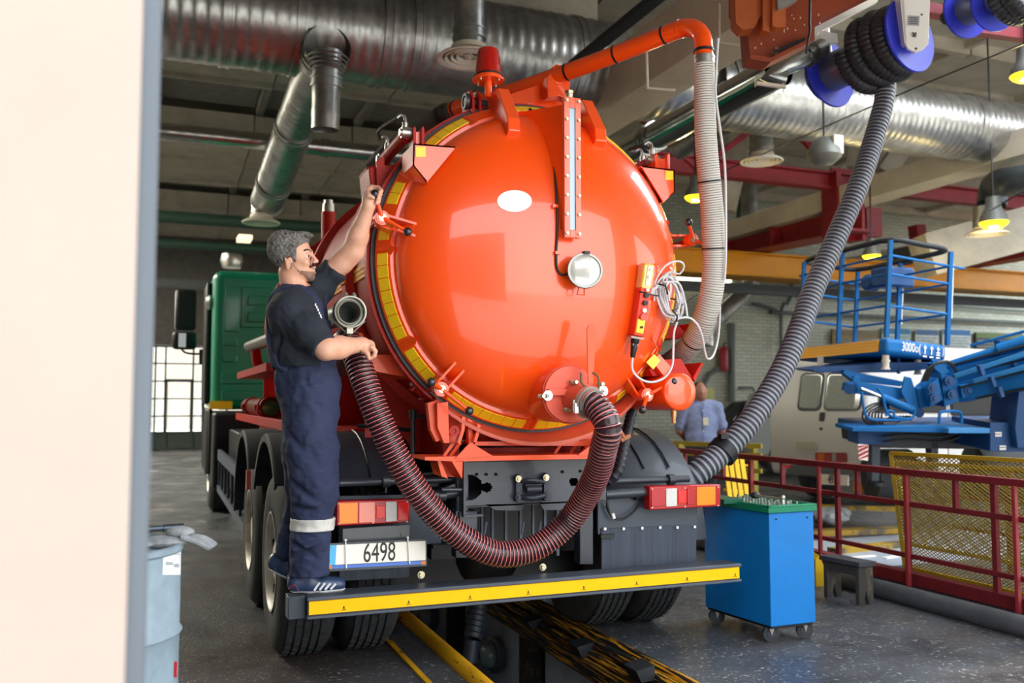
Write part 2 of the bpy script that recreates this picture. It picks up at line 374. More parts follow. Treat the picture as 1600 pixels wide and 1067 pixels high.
# pale diagonal concrete braces
for k, (a, c, w, d, lb) in enumerate([((1382, 272), (1432, 196), .34, 17, 'leaning right behind the hanging hose'), ((1336, 262), (1346, 190), .3, 17, 'upright between big pendant lamp and hanging hose'), ((1172, 150), (1132, 330), .4, 17, 'steep and right of the white hose'), ((1500, 60), (1474, 98), .3, 15, 'below the second blue reel'), ((1440, 402), (1650, 345), .7, 15, 'low at the right edge above the basket')]):
    b = MB(); b.bar(D(*a, d), D(*c, d), w, w); obj('concrete_brace', b, CONC, label='pale concrete roof brace, '+lb, cat='brace', smooth=False)
# yellow crane girder
YG = mat('crane_yellow_paint', 'd9930a', .5, var=.08, vscale=2)
b = MB(); b.bb((8.6, 15, 3.98), (30, 15.5, 4.42)); b.bb((8.6, 14.9, 3.95), (30, 15.6, 4.0)); b.bb((8.6, 14.9, 4.40), (30, 15.6, 4.44))
obj('crane_girder', b, YG, label='long yellow crane girder spanning in front of the brick wall', cat='crane girder', bev=.01)
b = MB(); b.bb((8.6, 15.65, 3.7), (30, 15.8, 3.9)); obj('cable_tray', b, mat('dark_grey_tray', '3a4146', .6), label='dark grey cable tray running under the yellow girder', cat='cable tray')
# round ducts -------------------------------------------------------
def duct(path, r, pitch=.09, rib=.006, n=40, seams=None, wide=None):
    mb = MB(); P = resample(spline(path, .04), pitch/4); rf = []
    for i in range(len(P)): rf.append(r+(rib if i % 4 == 0 else (0 if i % 4 != 2 else -.0015)))
    mb.tube(P, r, n, rf=rf, caps=False)
    for s_ in (seams or []):
        k = int(s_*(len(P)-1)); k = min(max(k, 1), len(P)-2); ax = (P[k+1]-P[k-1]).normalized()
        mb.lathe([(r+.001, -.05), (r+.018, -.05), (r+.018, -.03), (r+.01, -.028), (r+.01, .028), (r+.018, .03), (r+.018, .05), (r+.001, .05)], P[k], ax, n)
    return mb
mb = duct([(-3, 9.6, 5.5), (1, 9.6, 5.5), (5.5, 9.6, 5.5), (6.6, 9.6, 5.5)], .55, .13, .008, 48, seams=[.37, .445, .54, .575, .78])
obj('ventilation_duct', mb, GALV, label='largest spiral ventilation duct crossing above the orange tank', cat='duct')
mb = duct([(6.3, 9.4, 5.35), (9, 9.4, 5.35), (12.4, 9.4, 5.35)], .46, .1, .006, 44, seams=[.04, .7, .98])
mb.cyl((12.38, 9.4, 5.35), (12.42, 9.4, 5.35), .46, n=40)
obj('ventilation_duct', mb, GALV, label='wide silver duct behind the blue hose reels on the right', cat='duct')
mb = duct([(-4, 12.6, 5.02), (0, 12.6, 5.02), (4.7, 12.6, 5.02)], .115, .2, .003, 24, seams=[.7, .9])
obj('ventilation_duct', mb, mat('slim_duct_metal', 'b4b2ab', .25, metal=.95), label='slim smooth silver duct crossing at the left behind the sloping branch', cat='duct')
pa = [D(502, 84, 9.3), D(505, 105, 9.2), D(494, 130, 9.4), YP(480, 165, 10.2), YP(440, 262, 12.0), YP(416, 330, 13.2)]
pa = [D(512, 72, 9.2), D(500, 104, 9.6), YP(480, 150, 10.4), YP(452, 222, 11.5), YP(418, 315, 13.2)]
mb = duct(pa, .235, .11, .006, 32, seams=[.04, .5, .86])
mb.cyl(pa[-1]-V((0, .1, 0)), pa[-1]+V((0, .02, 0)), .235, n=30)
obj('ventilation_duct', mb, GALVD, label='sloping branch duct descending to the upper left of the worker', cat='duct')
mb = duct([D(512, 80, 8.9), D(510, 130, 8.9), D(508, 203, 8.9)], .14, .2, .003, 26, seams=[.45])
for q in range(4): mb.lathe([(.20-.015*q, -.01), (.21-.015*q, 0), (.20-.015*q, .01)], D(512, 92+q*6, 8.9), (0, 0, 1), 28)
obj('duct_stub', mb, GALVD, label='short vertical duct stub with open lower end beside the branch', cat='duct')
pa = [XP(978, 226, 4.9)+V((0, 0, 0)), XP(1090, 160, 4.9), XP(1172, 114, 4.9), XP(1235, 84, 4.9)]
pz = sum(p.z for p in pa)/4
pa = [V((5.62, p.y, 4.52)) for p in pa]; pa = [V((5.3, 14.5, 4.52)), V((5.3, 10, 4.52)), V((5.3, 8, 4.52)), V((5.3, 6.7, 4.52))]
mb = duct(pa, .16, .5, .002, 30, seams=[.15, .42, .44, .7, .72])
obj('ventilation_duct', mb, mat('polished_duct', 'a9aca8', .14, metal=1), label='polished straight duct running diagonally behind the white hose top', cat='duct')
mb = duct([D(1285, 74, 7.5), D(1260, 88, 7.45), D(1232, 102, 7.4), D(1207, 110, 7.4), D(1203, 122, 7.4), D(1216, 128, 7.4), D(1226, 124, 7.4)], .08, .5, .001, 22, seams=[.2, .26, .32])
obj('duct_elbow', mb, mat('elbow_duct', 'a9aca8', .3, metal=.95), label='small shiny elbow duct beside the brown steel box', cat='duct')
mb = duct([YP(1102, 540, 17.6), YP(1108, 510, 17.6), YP(1168, 452, 17.6), YP(1172, 425, 17.6), YP(1172, 425, 17.6)+V((0, 0, 2.4))], .19, .16, .004, 26, seams=[.2, .8])
obj('ventilation_duct', mb, GALVD, label='bent silver duct coming down the brick wall behind the white hose', cat='duct')
mb = duct([YP(1166, 425, 17.8), YP(1166, 290, 17.8)], .24, .16, .004, 26); obj('ventilation_duct', mb, mat('dark_duct', '4c5458', .5, metal=.6), label='dark upright duct rising behind the red beams', cat='duct')
mb = duct([D(1165, 178, 12.5), D(1110, 205, 12.9), D(1060, 232, 13.5)], .17, .14, .006, 26); obj('ventilation_duct', mb, GALVD, label='short ribbed duct below the polished diagonal duct', cat='duct')
mb = duct([D(1700, 270, 11.5), D(1590, 282, 12.4), D(1556, 290, 13.2), D(1549, 320, 13.2)], .2, .14, .004, 26); obj('ventilation_duct', mb, mat('dark_duct', '4c5458', .5, metal=.6), label='dark duct bending down at the right edge over the basket', cat='duct')
mb = duct([YP(1700, 320, 14), YP(1470, 372, 14.6)], .3, .4, .003, 26); 
OFFW = mat('cream_enamel', 'd9d0bd', .45)
def diffuser(px, py, d, R, ztop, rd, lb):
    p = D(px, py, d); t = thing('ceiling_diffuser', p, lb, 'air diffuser')
    m = MB(); m.lathe([(R*.55, .12), (R*.6, .07), (R*.95, .015), (R, 0), (R*.97, -.012), (R*.86, -.006), (R*.80, .02)], p, (0, 0, 1), 40); obj('rim', m, OFFW, t)
    for q, dz in ((.68, .012), (.5, .02), (.33, .028)):
        m = MB(); m.lathe([(R*q, dz+.0), (R*(q+.06), dz-.02), (R*(q+.09), dz-.012), (R*(q+.03), dz+.03)], p, (0, 0, 1), 36, close=True); obj('cone_ring', m, OFFW, t)
    m = MB(); m.cyl(p+V((0, 0, .02)), p+V((0, 0, .03)), R*.16); m.cyl(p+V((0, 0, .0)), p+V((0, 0, .05)), R*.05); m.bar(p+V((-R*.8, 0, .03)), p+V((R*.8, 0, .03)), .012); m.bar(p+V((0, -R*.8, .03)), p+V((0, R*.8, .03)), .012); obj('centre_disc', m, OFFW, t)
    m = duct([p+V((0, 0, .08)), p+V((0, 0, (ztop+.08)/2)), p+V((0, 0, ztop))], rd, .3, .003, 28, seams=[.15]); obj('neck', m, GALVD, t, label='galvanised round neck')
diffuser(733, 92, 8.3, .3, 1.3, .14, 'white round air diffuser hanging above the red beacon')
diffuser(1190, 252, 12.2, .29, .85, .155, 'white round air diffuser between white hose and hanging grey hose')
diffuser(1542, 366, 13, .3, .4, .17, 'round air diffuser behind the lit lamp at the right edge')
diffuser(408, 348, 12.9, .27, .3, .13, 'round air diffuser at the lower end of the branch duct')
# pendant lamps
LG = mat('lit_amber_glass', 'ffd21a', .3, emit='ffc81a', es=2.2); LH = mat('grey_lamp_housing', '6b6b64', .5, metal=.3)
def pendant(px, py, d, R, lb, lit=True, up=1.2):
    p = D(px, py, d); t = thing('pendant_lamp', p, lb, 'lamp')
    if lit:
        m = MB(); m.lathe([(0, -R*.42), (R*.5, -R*.4), (R*.85, -R*.2), (R, 0), (R*.92, R*.08)], p, (0, 0, 1), 20); obj('glass', m, LG, t)
        m = MB(); m.lathe([(R*.98, R*.05), (R*.9, R*.5), (R*.55, R*1.1), (R*.5, R*1.9), (0, R*1.95)], p, (0, 0, 1), 22); obj('housing', m, LH, t)
        l = bpy.data.lights.new('lamp_light', 'POINT'); l.energy = 28; l.color = (1, .8, .35); l.shadow_soft_size = R*.6
        o = bpy.data.objects.new('lamp_light', l); SC.collection.objects.link(o); o.location = p-V((0, 0, R*.6))
    else:
        m = MB(); m.lathe([(0, -R*.5), (R*.55, -R*.45), (R*.92, -R*.12), (R, 0)], p, (0, 0, 1), 24); obj('glass', m, mat('dusty_glass', '77756b', .5), t)
        m = MB(); m.lathe([(R*1.0, 0), (R*.95, R*.35), (R*.6, R*.95), (R*.35, R*1.1), (0, R*1.1)], p, (0, 0, 1), 24); obj('housing', m, LH, t)
        m = MB(); m.box(p+V((R*.35, -.1, R*.55)), (R*.7, R*.7, R*1.1)); obj('gear_box', m, OFFW, t, bev=.01)
    m = MB(); m.tube([p+V((0, 0, R)), V((p.x, p.y, 6.66 if d < 13.5 else 5.0))], .012, 6); obj('cord', m, BLACK, t)
pendant(1087, 308, 12.5, .155, 'lit yellow pendant lamp just left of the white hose')
pendant(1553, 348, 12.5, .19, 'lit yellow pendant lamp at the right above the basket')
pendant(1603, 118, 8.5, .14, 'lit yellow pendant lamp cut by the right picture edge')
pendant(1362, 400, 14.0, .14, 'lit yellow lamp seen through the blue basket rails')
pendant(1288, 244, 10.5, .2, 'large unlit pendant lamp with a white gear box', lit=False)
# cables
b = MB(); q = D(1490, 376, 16); b.lathe([(.28, 0), (.28, 1.2), (0, 1.2)], q, (0, 1, 0), 20, a0=0, a1=PI); b.box(q+V((0, .6, .0)), (.56, 1.2, .02)); obj('arched_cowl', b, mat('dark_cowl', '3f4448', .6), label='dark half-round cowl above the right end of the basket', cat='cowl')
b = MB(); b.tube(spline([D(1640, 52, 7.5), D(1400, 150, 9.5), D(1120, 272, 13)], .3), .008, 6); obj('suspension_wire', b, BLACK, label='thin taut wire running diagonally behind the hanging hose', cat='wire')
b = MB(); b.tube(spline([D(1545, 330, 12), D(1560, 322, 12), D(1600, 300, 11.8), D(1650, 296, 11.6)], .1), .012, 6); obj('lamp_cable', b, BLACK, label='thin cable leading right from the lit lamp', cat='cable')
b = MB(); b.bar((3.83, 5.0, 4.84), (3.83, 12, 4.84), .12, .04)
for k in range(3): b.tube([(3.79+k*.04, 5, 4.87), (3.79+k*.04, 12, 4.87)], .02, 8)
obj('cable_ladder', b, mat('black_cable_ladder', '1d2023', .5), label='black cable ladder rising diagonally over the red pipe', cat='cable tray')
b = MB(); b.tube([D(1010, 82, 7.6), D(1012, 138, 7.6), D(1055, 141, 7.6)], .014, 8); obj('conduit', b, OFFW, label='pale bent conduit left of the white boom hose', cat='conduit')
b = MB(); b.tube([D(1124, 6, 7.6), D(1124, 66, 7.6), D(1168, 72, 7.6)], .01, 8)
obj('conduit', b, OFFW, label='thin pale conduit between the white boom hose and brown box', cat='conduit')
# far left: green pipes and lights
PG = mat('dull_green_pipe', '2e4a3c', .5)
for k, (y, z, r, lb) in enumerate([(20, 5.3, .13, 'upper'), (21, 4.9, .10, 'lower')]):
    b = MB(); b.tube([(-8, y, z), (4.6, y, z)], r, 12); obj('overhead_pipe', b, PG, label=f'{lb} of two dull green pipes high above the green cab', cat='pipe')
b = MB(); b.bb((-8, 24, 4.3), (4.6, 24.2, 4.5)); obj('overhead_pipe', b, mat('grey_beam', '55585a', .6), label='grey far beam crossing low above the cab roof', cat='pipe')
b = MB(); b.box(D(382, 373, 17), (.25, .5, .08)); obj('ceiling_lamp', b, mat('lamp_white', 'ffe9c8', .5, emit='ffe2b8', es=.8), label='small square lamp glowing above the green cab', cat='lamp')
b = MB(); p = D(362, 408, 16); b.lathe([(0, -.12), (.16, -.12), (.2, 0), (.17, .12), (0, .12)], p, (0, 0, 1), 20); obj('roof_ventilator', b, GALV, label='round metal vent cap showing above the green cab roof', cat='ventilator')
# back wall furniture
b = MB(); b.bb((YP(1062, 436, 18.6).x, 18.85, YP(1100, 436, 18.6).z), (YP(1152, 430, 18.6).x, 19.0, YP(1100, 428, 18.6).z)); obj('strip_light', b, mat('tube_light', 'ffffff', .5, emit='fff4dc', es=2.5), label='glowing strip light on the brick wall beside the white hose', cat='lamp')
p = YP(1131, 560, 18.8); t = thing('fire_extinguisher', p-V((0, 0, .35)), 'dark red fire extinguisher hung on the brick wall', 'fire extinguisher')
m = MB(); m.lathe([(0, -.32), (.1, -.32), (.11, -.28), (.11, .22), (.05, .3), (.03, .32), (0, .32)], p, (0, 0, 1), 20); obj('cylinder', m, mat('ext_red', '8a1420', .4), t)
m = MB(); m.cyl(p+V((0, 0, .32)), p+V((0, 0, .38)), .025); m.bar(p+V((0, 0, .38)), p+V((.1, 0, .4)), .02); obj('valve', m, BLACK, t)
WG = mat('wall_pipe_grey', '59625f', .6)
for k, (pp, r, lb) in enumerate([
    ([(1176, 474), (1200, 480), (1222, 488), (1250, 490), (1700, 508)], .05, 'running level behind the basket'),
    ([(1236, 430), (1237, 455), (1230, 475), (1221, 485), (1221, 610)], .045, 'dropping beside the hanging hose'),
    ([(1700, 492), (1480, 478), (1240, 458)], .03, 'highest on the brick wall'),
    ([(1143, 505), (1143, 620), (1146, 700)], .10, 'broad, upright, beside the fire extinguisher'),
    ([(1133, 570), (1100, 600), (1098, 700)], .06, 'upright behind the man in the shirt'),
    ([(1155, 606), (1176, 606), (1178, 620), (1178, 660)], .03, 'short bent handrail over the parked cars'),
    ([(1222, 590), (1236, 610), (1236, 640)], .03, 'curling down by the van')]):
    b = MB(); b.tube(spline([YP(*q, 18.85) for q in pp], .2), r, 10); obj('wall_pipe', b, WG, label='grey wall pipe '+lb, cat='pipe')
PB = mat('poster_blue', '1f5f8f', .6)
for k, (x0, x1, y0, y1, c1, c2, lb) in enumerate([(1300, 1372, 514, 562, '8a6a18', '6a6040', 'yellow-brown notice board left'), (1378, 1424, 512, 566, 'a9c4bd', '1f6a94', 'pale poster with blue head, first'), (1430, 1468, 514, 566, 'b7c0bb', '24557c', 'pale poster with blue head, second'), (1472, 1518, 514, 566, 'aebbb8', '1d5f96', 'pale poster with blue head, third'), (1524, 1600, 519, 556, '20252a', '50622c', 'dark framed board')]):
    a = YP(x0, y0, 18.9); c = YP(x1, y1, 18.9); t = thing('wall_poster', ((a.x+c.x)/2, 18.95, c.z), lb+' on the brick wall behind the lift', 'poster')
    m = MB(); m.bb((a.x, 18.9, c.z), (c.x, 18.94, a.z)); obj('sheet', m, mat('poster'+c1, c1, .6, var=.2, vscale=8), t, smooth=False)
    m = MB(); m.bb((a.x+.02, 18.89, a.z-.16), (c.x-.02, 18.9, a.z-.01)); obj('header', m, mat('head'+c2, c2, .6), t, smooth=False)
    for q in range(4):
        m = MB(); zz = a.z-.22-q*.08; m.bb((a.x+.06, 18.893, zz-.03), (c.x-.06-.1*(q % 2), 18.9, zz)); obj('text_line', m, mat('line'+c1, '6b7f80', .6), t, smooth=False)
b = MB(); a = YP(1107, 618, 18.9); b.box(a, (.3, .04, .35)); obj('wall_notice', b, mat('notice', 'c3c37a', .7), label='small yellowish notice on the wall behind the man', cat='notice')
# pit between the wheels -------------------------------------------------
PT = mat('pit_tile', 'aeb9c6', .4, var=.12, vscale=3); PD = mat('pit_dark_steel', '1c1f22', .5, var=.3, vscale=6)
b = MB(); b.bb((1.4, 2.4, -1.75), (2.65, 14.5, -1.6)); pit = obj('pit_base', b, mat('pit_floor', '25282c', .6), kind='structure', smooth=False)
b = MB(); b.bb((1.35, 2.4, -1.6), (1.5, 14.5, -.2)); b.bb((1.4, 14.4, -1.6), (2.6, 14.5, -.2)); b.bb((1.4, 2.35, -1.6), (2.6, 2.4, -.2)); b.bb((2.62, 2.4, -1.6), (2.77, 14.5, -.2)); pw = obj('wall_pit', b, PD, kind='structure', smooth=False)
m = MB(); m.box((0, 0, 0), (.012, .296, .296)); tile_me = mesh_of(m, 'tile', PT, smooth=False)
for i in range(24):
    for j in range(4):
        y = 3.0+i*.3+.15
        if (i % 6) in (4,): continue
        piece(tile_me, 'tile', Matrix.Translation((2.612+.004*((i*7+j*3) % 3)/3, y, -.36-j*.3)), pw)
for i in range(12):
    for j in range(3): piece(tile_me, 'tile', Matrix.Translation((1.508, 5.0+i*.3, -.36-j*.3)), pw)
for k, (x, y) in enumerate([(2.555, 4.35), (2.555, 6.15), (2.555, 7.95)]):
    b = MB(); b.bb((x-.05, y-.1, -1.6), (x+.05, y+.1, -.12)); obj('pit_post', b, mat('rusty_black_steel', '2a2624', .6, col2='6e5327', thr=(.5, .75), vscale=14), label=['nearest', 'middle', 'farthest'][k]+' stained steel post against the tiled pit wall', cat='post', smooth=False)
RUSTY = mat('worn_yellow_rail', '17181a', .45, col2='c98d14', thr=(.53, .56), vscale=8, vstretch=(10, .35, 10), detail=9)
RUSTYY = mat('yellow_rail_paint', 'd79c18', .45, col2='241d14', thr=(.6, .64), vscale=8, vstretch=(3, .8, 3), detail=9)
b = MB(); b.tube([(1.56, 2.4, .0), (1.56, 9, .0), (1.56, 14.5, 0)], .05, 14); b.bb((1.42, 2.4, -.2), (1.56, 14.5, -.02))
obj('pit_rail', b, RUSTYY, label='left round pit rail in chipped yellow paint', cat='rail')
b = MB(); b.bb((1.30, 2.4, .0), (1.33, 14.5, .012)); obj('floor_strip', b, RUSTYY, label='narrow worn yellow strip left of the pit', cat='strip')
b = MB()
b.bb((2.46, 2.4, -.24), (2.585, 14.5, -.03)); b.tube([(2.54, 2.4, .0), (2.54, 14.5, 0)], .04, 12); b.tube([(2.475, 2.4, -.01), (2.475, 14.5, -.01)], .03, 12); b.tube([(2.43, 2.4, -.06), (2.43, 14.5, -.06)], .022, 10); b.bb((2.38, 2.4, -.1), (2.46, 14.5, -.085))
obj('pit_rail', b, RUSTY, label='right pit rail, blackened with traces of yellow', cat='rail')
for k, (px, py) in enumerate([(838, 978), (916, 1018), (1010, 1056)]):
    p = XP(px, py, 2.40); b = MB(); b.prism([p+V((-.06, 0, .03)), p+V((.05, 0, .05)), p+V((.05, 0, -.03)), p+V((-.03, 0, -.03))], (0, .14, 0)); obj('rail_bracket', b, PD, label=['far', 'middle', 'near'][k]+' steel bracket under the right pit rail', cat='bracket', smooth=False)
GLD = mat('bulkhead_glass', '93a6ab', .15, coat=.5)
def bulkhead(p, ax, lb):
    t = thing('pit_lamp', p, lb, 'lamp'); m = MB(); m.lathe([(0, 0), (.14, 0), (.14, .04), (.115, .05), (.115, .07), (.1, .07)], p, ax, 28); obj('housing', m, mat('lamp_alu', '7b858a', .4, metal=.7), t)
    m = MB(); m.lathe([(.1, .06), (.09, .11), (.06, .14), (0, .15)], p, ax, 28); obj('glass', m, GLD, t)
bulkhead(XP(776, 1022, 2.57), (-1, -.2, 0), 'round glass lamp on the tiled pit wall, nearer one')
bulkhead(XP(676, 962, 2.58), (-1, -.2, 0), 'round glass lamp deeper in the pit under the step')
# ================================================================== TANKER TRUCK
TX, TY, TZ, TR = 1.92, 4.54, 2.19, .90
TRK = thing('tanker_truck', (TX, 8, 0), 'orange-red vacuum tanker truck with green cab, parked over the inspection pit', 'truck')
def T(name, mb, m, parent=TRK, **k): return obj(name, mb, m, parent, **k)
def plate(pts, Y, t): return [YP(x, y, Y) for x, y in pts], V((0, t, 0))
def PL(mb, pts, Y, t): a, e = plate(pts, Y, t); mb.prism(a, e); return mb
def PX(mb, yz, X, w): mb.prism([V((X-w/2, y, z)) for y, z in yz], (w, 0, 0)); return mb
# tank barrel -----------------------------------------------------------
b = MB(); b.lathe([(0, 5.5), (.5, 5.42), (.8, 5.25), (.88, 5.02), (.88, .10)], (TX, TY, TZ), (0, 1, 0), 96)
TANK = T('tank', b, DRED)
b = MB(); b.lathe([(.86, .11), (.935, .11), (.935, .06), (.86, .06)], (TX, TY, TZ), (0, 1, 0), 96, close=True); T('rear_flange', b, DRED, TANK)
b = MB(); b.lathe([(.86, .062), (.918, .062), (.918, .028), (.86, .028)], (TX, TY, TZ), (0, 1, 0), 96, close=True); T('gasket', b, BLACK, TANK)
for y in (.7, 2.2, 3.7, 4.9):
    b = MB(); b.lathe([(.87, y-.06), (.935, y-.055), (.935, y+.055), (.87, y+.06)], (TX, TY, TZ), (0, 1, 0), 96, close=True); T('stiffening_hoop', b, mat('hoop_red', 'cc260f', .5, coat=.05, spec=.3), TANK)
for k in range(3):
    for (y0, y1, r) in ((4.67, 5.17, .884), (5.18, 5.30, .939), (5.31, 6.68, .884), (6.8, 8.1, .884)):
        b = MB()
        for q in range(8):
            ya = y0+(y1-y0)*q/8; yb = y0+(y1-y0)*(q+1)/8-.004; z = 2.195-k*.027
            x = TX-r; b.bb((x-.003, ya, z-.011), (x+.01, yb, z+.011))
        T('tape_stripe', b, mat('amber_tape', 'f7a808', .5, spec=.2), TANK, smooth=False)
b = MB(); b.cyl((TX-.35, 8.9, 2.95), (TX-.35, 8.9, 3.35), .07); p = D(513, 350, 9.0); b = MB(); b.cyl(p-V((0, 0, .25)), p+V((0, 0, .12)), .07); b.cyl(p+V((0, 0, .0)), p+V((.5, .2, 0)), .05); T('relief_valve', b, DRED, TANK)
b = MB(); b.cyl(p+V((0, 0, .12)), p+V((0, 0, .2)), .06); b.cyl(p+V((0, 0, .2)), p+V((0, 0, .24)), .045); T('valve_cap', b, STEEL, TANK)
# lid ---------------------------------------------------------------------
prof = [(.90, .03), (.90, 0), (.893, -.008), (.848, -.072), (.841, -.078), (.822, -.078)]
prof += [(.822*math.cos(t), -.078-.312*math.sin(t)) for t in [i/30*PI/2 for i in range(1, 31)]]
prof[-1] = (0, -.39)
b = MB(); b.lathe(prof, (TX, TY, TZ), (0, 1, 0), 128); LID = T('tank_lid', b, ORANGE, ang=30)
def dome(px, py, off=0.0):
    """point where the photo ray meets the lid's dome, and the outward normal"""
    q = ray(px, py); a, c = .822+off, .312+off; o = CAM-V((TX, TY-.078, TZ))
    A = (q.x**2+q.z**2)/a**2+q.y**2/c**2; B = 2*((o.x*q.x+o.z*q.z)/a**2+o.y*q.y/c**2); Cc = (o.x**2+o.z**2)/a**2+o.y**2/c**2-1
    s = B*B-4*A*Cc; t = (-B-math.sqrt(max(s, 0)))/(2*A); p = CAM+q*t; l = p-V((TX, TY-.078, TZ))
    return p, V((l.x/a**2, l.y/c**2, l.z/a**2)).normalized()
def rim(ang, r, y): a = math.radians(ang); return V((TX+r*math.cos(a), TY+y, TZ+r*math.sin(a)))
# reflective tiles round the cone
m = MB(); L = math.hypot(.035, .054)
a0, a1 = -math.radians(2.02), math.radians(2.02)
def cone(a, s, o=0): r = .8905+(.851-.8905)*s+.002*o+o*.0018; y = -.0115+(-.068+.0115)*s-o*.0012; return V((r*math.cos(a), y, r*math.sin(a)))
vs = [cone(a, s, o) for o in (0.1, 1) for a, s in ((a0, 0), (0, 0), (a1, 0), (a1, 1), (0, 1), (a0, 1))]
m.add(vs, [(0, 1, 2, 3, 4, 5), (11, 10, 9, 8, 7, 6)]+[(i, (i+1) % 6, 6+(i+1) % 6, 6+i) for i in range(6)]); tile = mesh_of(m, 'reflector_tile', YTAPE, smooth=False)
skip = []
GA = [178, 211, 118, 268, 86, 150, 300, 330, 20]
for k in range(84):
    an = k*360/84+1
    if any(abs((an-g+180) % 360-180) < 2.2 for g in GA) or any(abs((an-g+180) % 360-180) < w for g, w in ((164, 3), (140, 6), (109, 4), (72, 4), (41, 7), (230, 3), (312, 3), (8, 2.5), (94, 1))): continue
    piece(tile, 'reflector_tile', Matrix.Translation((TX, TY, TZ)) @ Matrix.Rotation(-math.radians(an), 4, 'Y'), LID)
m = MB(); pts = [V((.905, -.012, -.004)), V((.905, -.012, .004)), V((.838, -.075, .03)), V((.838, -.075, -.03)), V((.83, -.125, 0)), V((.862, -.075, 0))]
m.add(pts, [(0, 1, 5), (1, 2, 5), (2, 4, 5), (4, 3, 5), (3, 0, 5), (0, 3, 2, 1), (3, 4, 2)]); gus = mesh_of(m, 'gusset', ORANGE, smooth=False)
for g in GA: piece(gus, 'gusset', Matrix.Translation((TX, TY, TZ)) @ Matrix.Rotation(-math.radians(g), 4, 'Y'), LID)
# hinge arms at the top
for k, (X, dx) in enumerate(((1.685, -.03), (2.19, .03))):
    b = MB(); prf = [(4.60, 2.98), (4.58, 3.13), (4.43, 3.13), (4.27, 2.92), (4.26, 2.85), (4.34, 2.80), (4.52, 2.90)]
    PX(b, prf, X, .07); T('hinge_arm', b, ORANGE, LID, bev=.006, smooth=False)
    for sx in (-1, 1):
        b = MB(); PX(b, [(4.55, 2.92), (4.56, 3.1), (4.60, 3.16), (4.66, 3.17), (4.72, 3.12), (4.80, 2.98)], X-.085*(1 if k == 0 else -1)+sx*.02-(.02 if k == 0 else -.02), .014); T('hinge_lug', b, DRED, TANK, bev=.002, smooth=False)
    xx = X-.085*(1 if k == 0 else -1); b = MB(); b.cyl((xx-.07, 4.62, 3.1), (X, 4.62, 3.1), .022); b.ring((xx-.075, 4.62, 3.1), (1, 0, 0), .03, .045, 0, .02); T('hinge_pin', b, BLACKP, TANK)
# sight glass column
pc = YP(895, 372, 4.09); xs0, xs1 = YP(882, 260, 4.09).x, YP(908, 260, 4.09).x; zt = YP(895, 152, 4.09).z; zb = YP(895, 371, 4.09).z
sx0 = xs0+.031; sx1 = xs1-.031
b = MB(); b.bb((xs0, 4.09, zb), (sx0, 4.105, zt)); b.bb((sx1, 4.09, zb), (xs1, 4.105, zt)); b.bb((sx0, 4.09, zt-.055), (sx1, 4.105, zt)); b.bb((sx0, 4.09, zb), (sx1, 4.105, zb+.04)); b.bb((xs0+.002, 4.105, zb), (xs1-.002, 4.125, zt))
T('sight_glass_plate', b, mat('faded_orange', 'e2603c', .35, coat=.6), LID, bev=.002, smooth=False)  # plate in a paler orange than the lid
b = MB(); b.bb((sx0-.003, 4.098, zb+.035), (sx1+.003, 4.106, zt-.05)); T('sight_glass', b, mat('sight_glass_blue', '8fa9bd', .12, coat=1), LID, smooth=False)
m = MB(); m.cyl((0, 0, 0), (0, -.009, 0), .0085, n=6); m.cyl((0, -.009, 0), (0, -.013, 0), .005, n=8); blt = mesh_of(m, 'bolt', ZINC)
for j in range(8):
    for x in (xs0+.013, xs1-.013): piece(blt, 'bolt', Matrix.Translation((x, 4.09, zt-.02-j*(zt-zb-.04)/7)), LID)
b = MB(); xm = (xs0+xs1)/2
b.prism([V((xm-.035, y, z)) for y, z in [(4.52, 3.0), (4.12, zt-.03), (4.12, zb+.03), (4.2, zb), (4.34, 2.75)]], (.07, 0, 0)); T('column_box', b, ORANGE, LID, smooth=False)
b = MB(); b.hexa([V((xm-.15, 4.50, 3.00)), V((xm-.035, 4.40, 3.0)), V((xm-.035, 4.16, 2.35)), V((xm-.05, 4.17, 2.35)), V((xm-.15, 4.46, 3.02)), V((xm-.035, 4.13, zt-.03)), V((xm-.035, 4.12, zb+.05)), V((xm-.045, 4.15, 2.33))]); T('column_fin', b, ORANGE, LID, smooth=False)
b = MB(); b.cyl((xm, 4.13, zt-.01), (xm, 4.13, zt+.03), .018); b.cyl((xm, 4.13, zt+.03), (xm, 4.13, zt+.045), .024, n=6); T('vent_nipple', b, ZINC, LID)
b = MB(); b.tube(spline([(xm+.04, 4.12, zt-.02), (xm+.06, 4.14, zt-.06), (xm+.045, 4.2, zt-.12)]), .006, 8); T('vent_tube', b, BLACK, LID)
# white oval
p, nrm = dome(804, 314, .002)
b = MB(); n = 40; vs = []
for k in range(n):
    a = 2*PI*k/n; q, _ = dome(804+27*math.cos(a), 314+17*math.sin(a), .004); vs.append(q)
q0, _ = dome(804, 314, .004); q1 = [v+V((0, .006, 0)) for v in vs]
b.add([q0]+vs+q1, [(0, 1+i, 1+(i+1) % n) for i in range(n)]+[(1+i, 1+n+i, 1+n+(i+1) % n, 1+(i+1) % n) for i in range(n)]); T('oval_badge', b, mat('badge_white', 'fbf6ee', .3, coat=.5), LID)
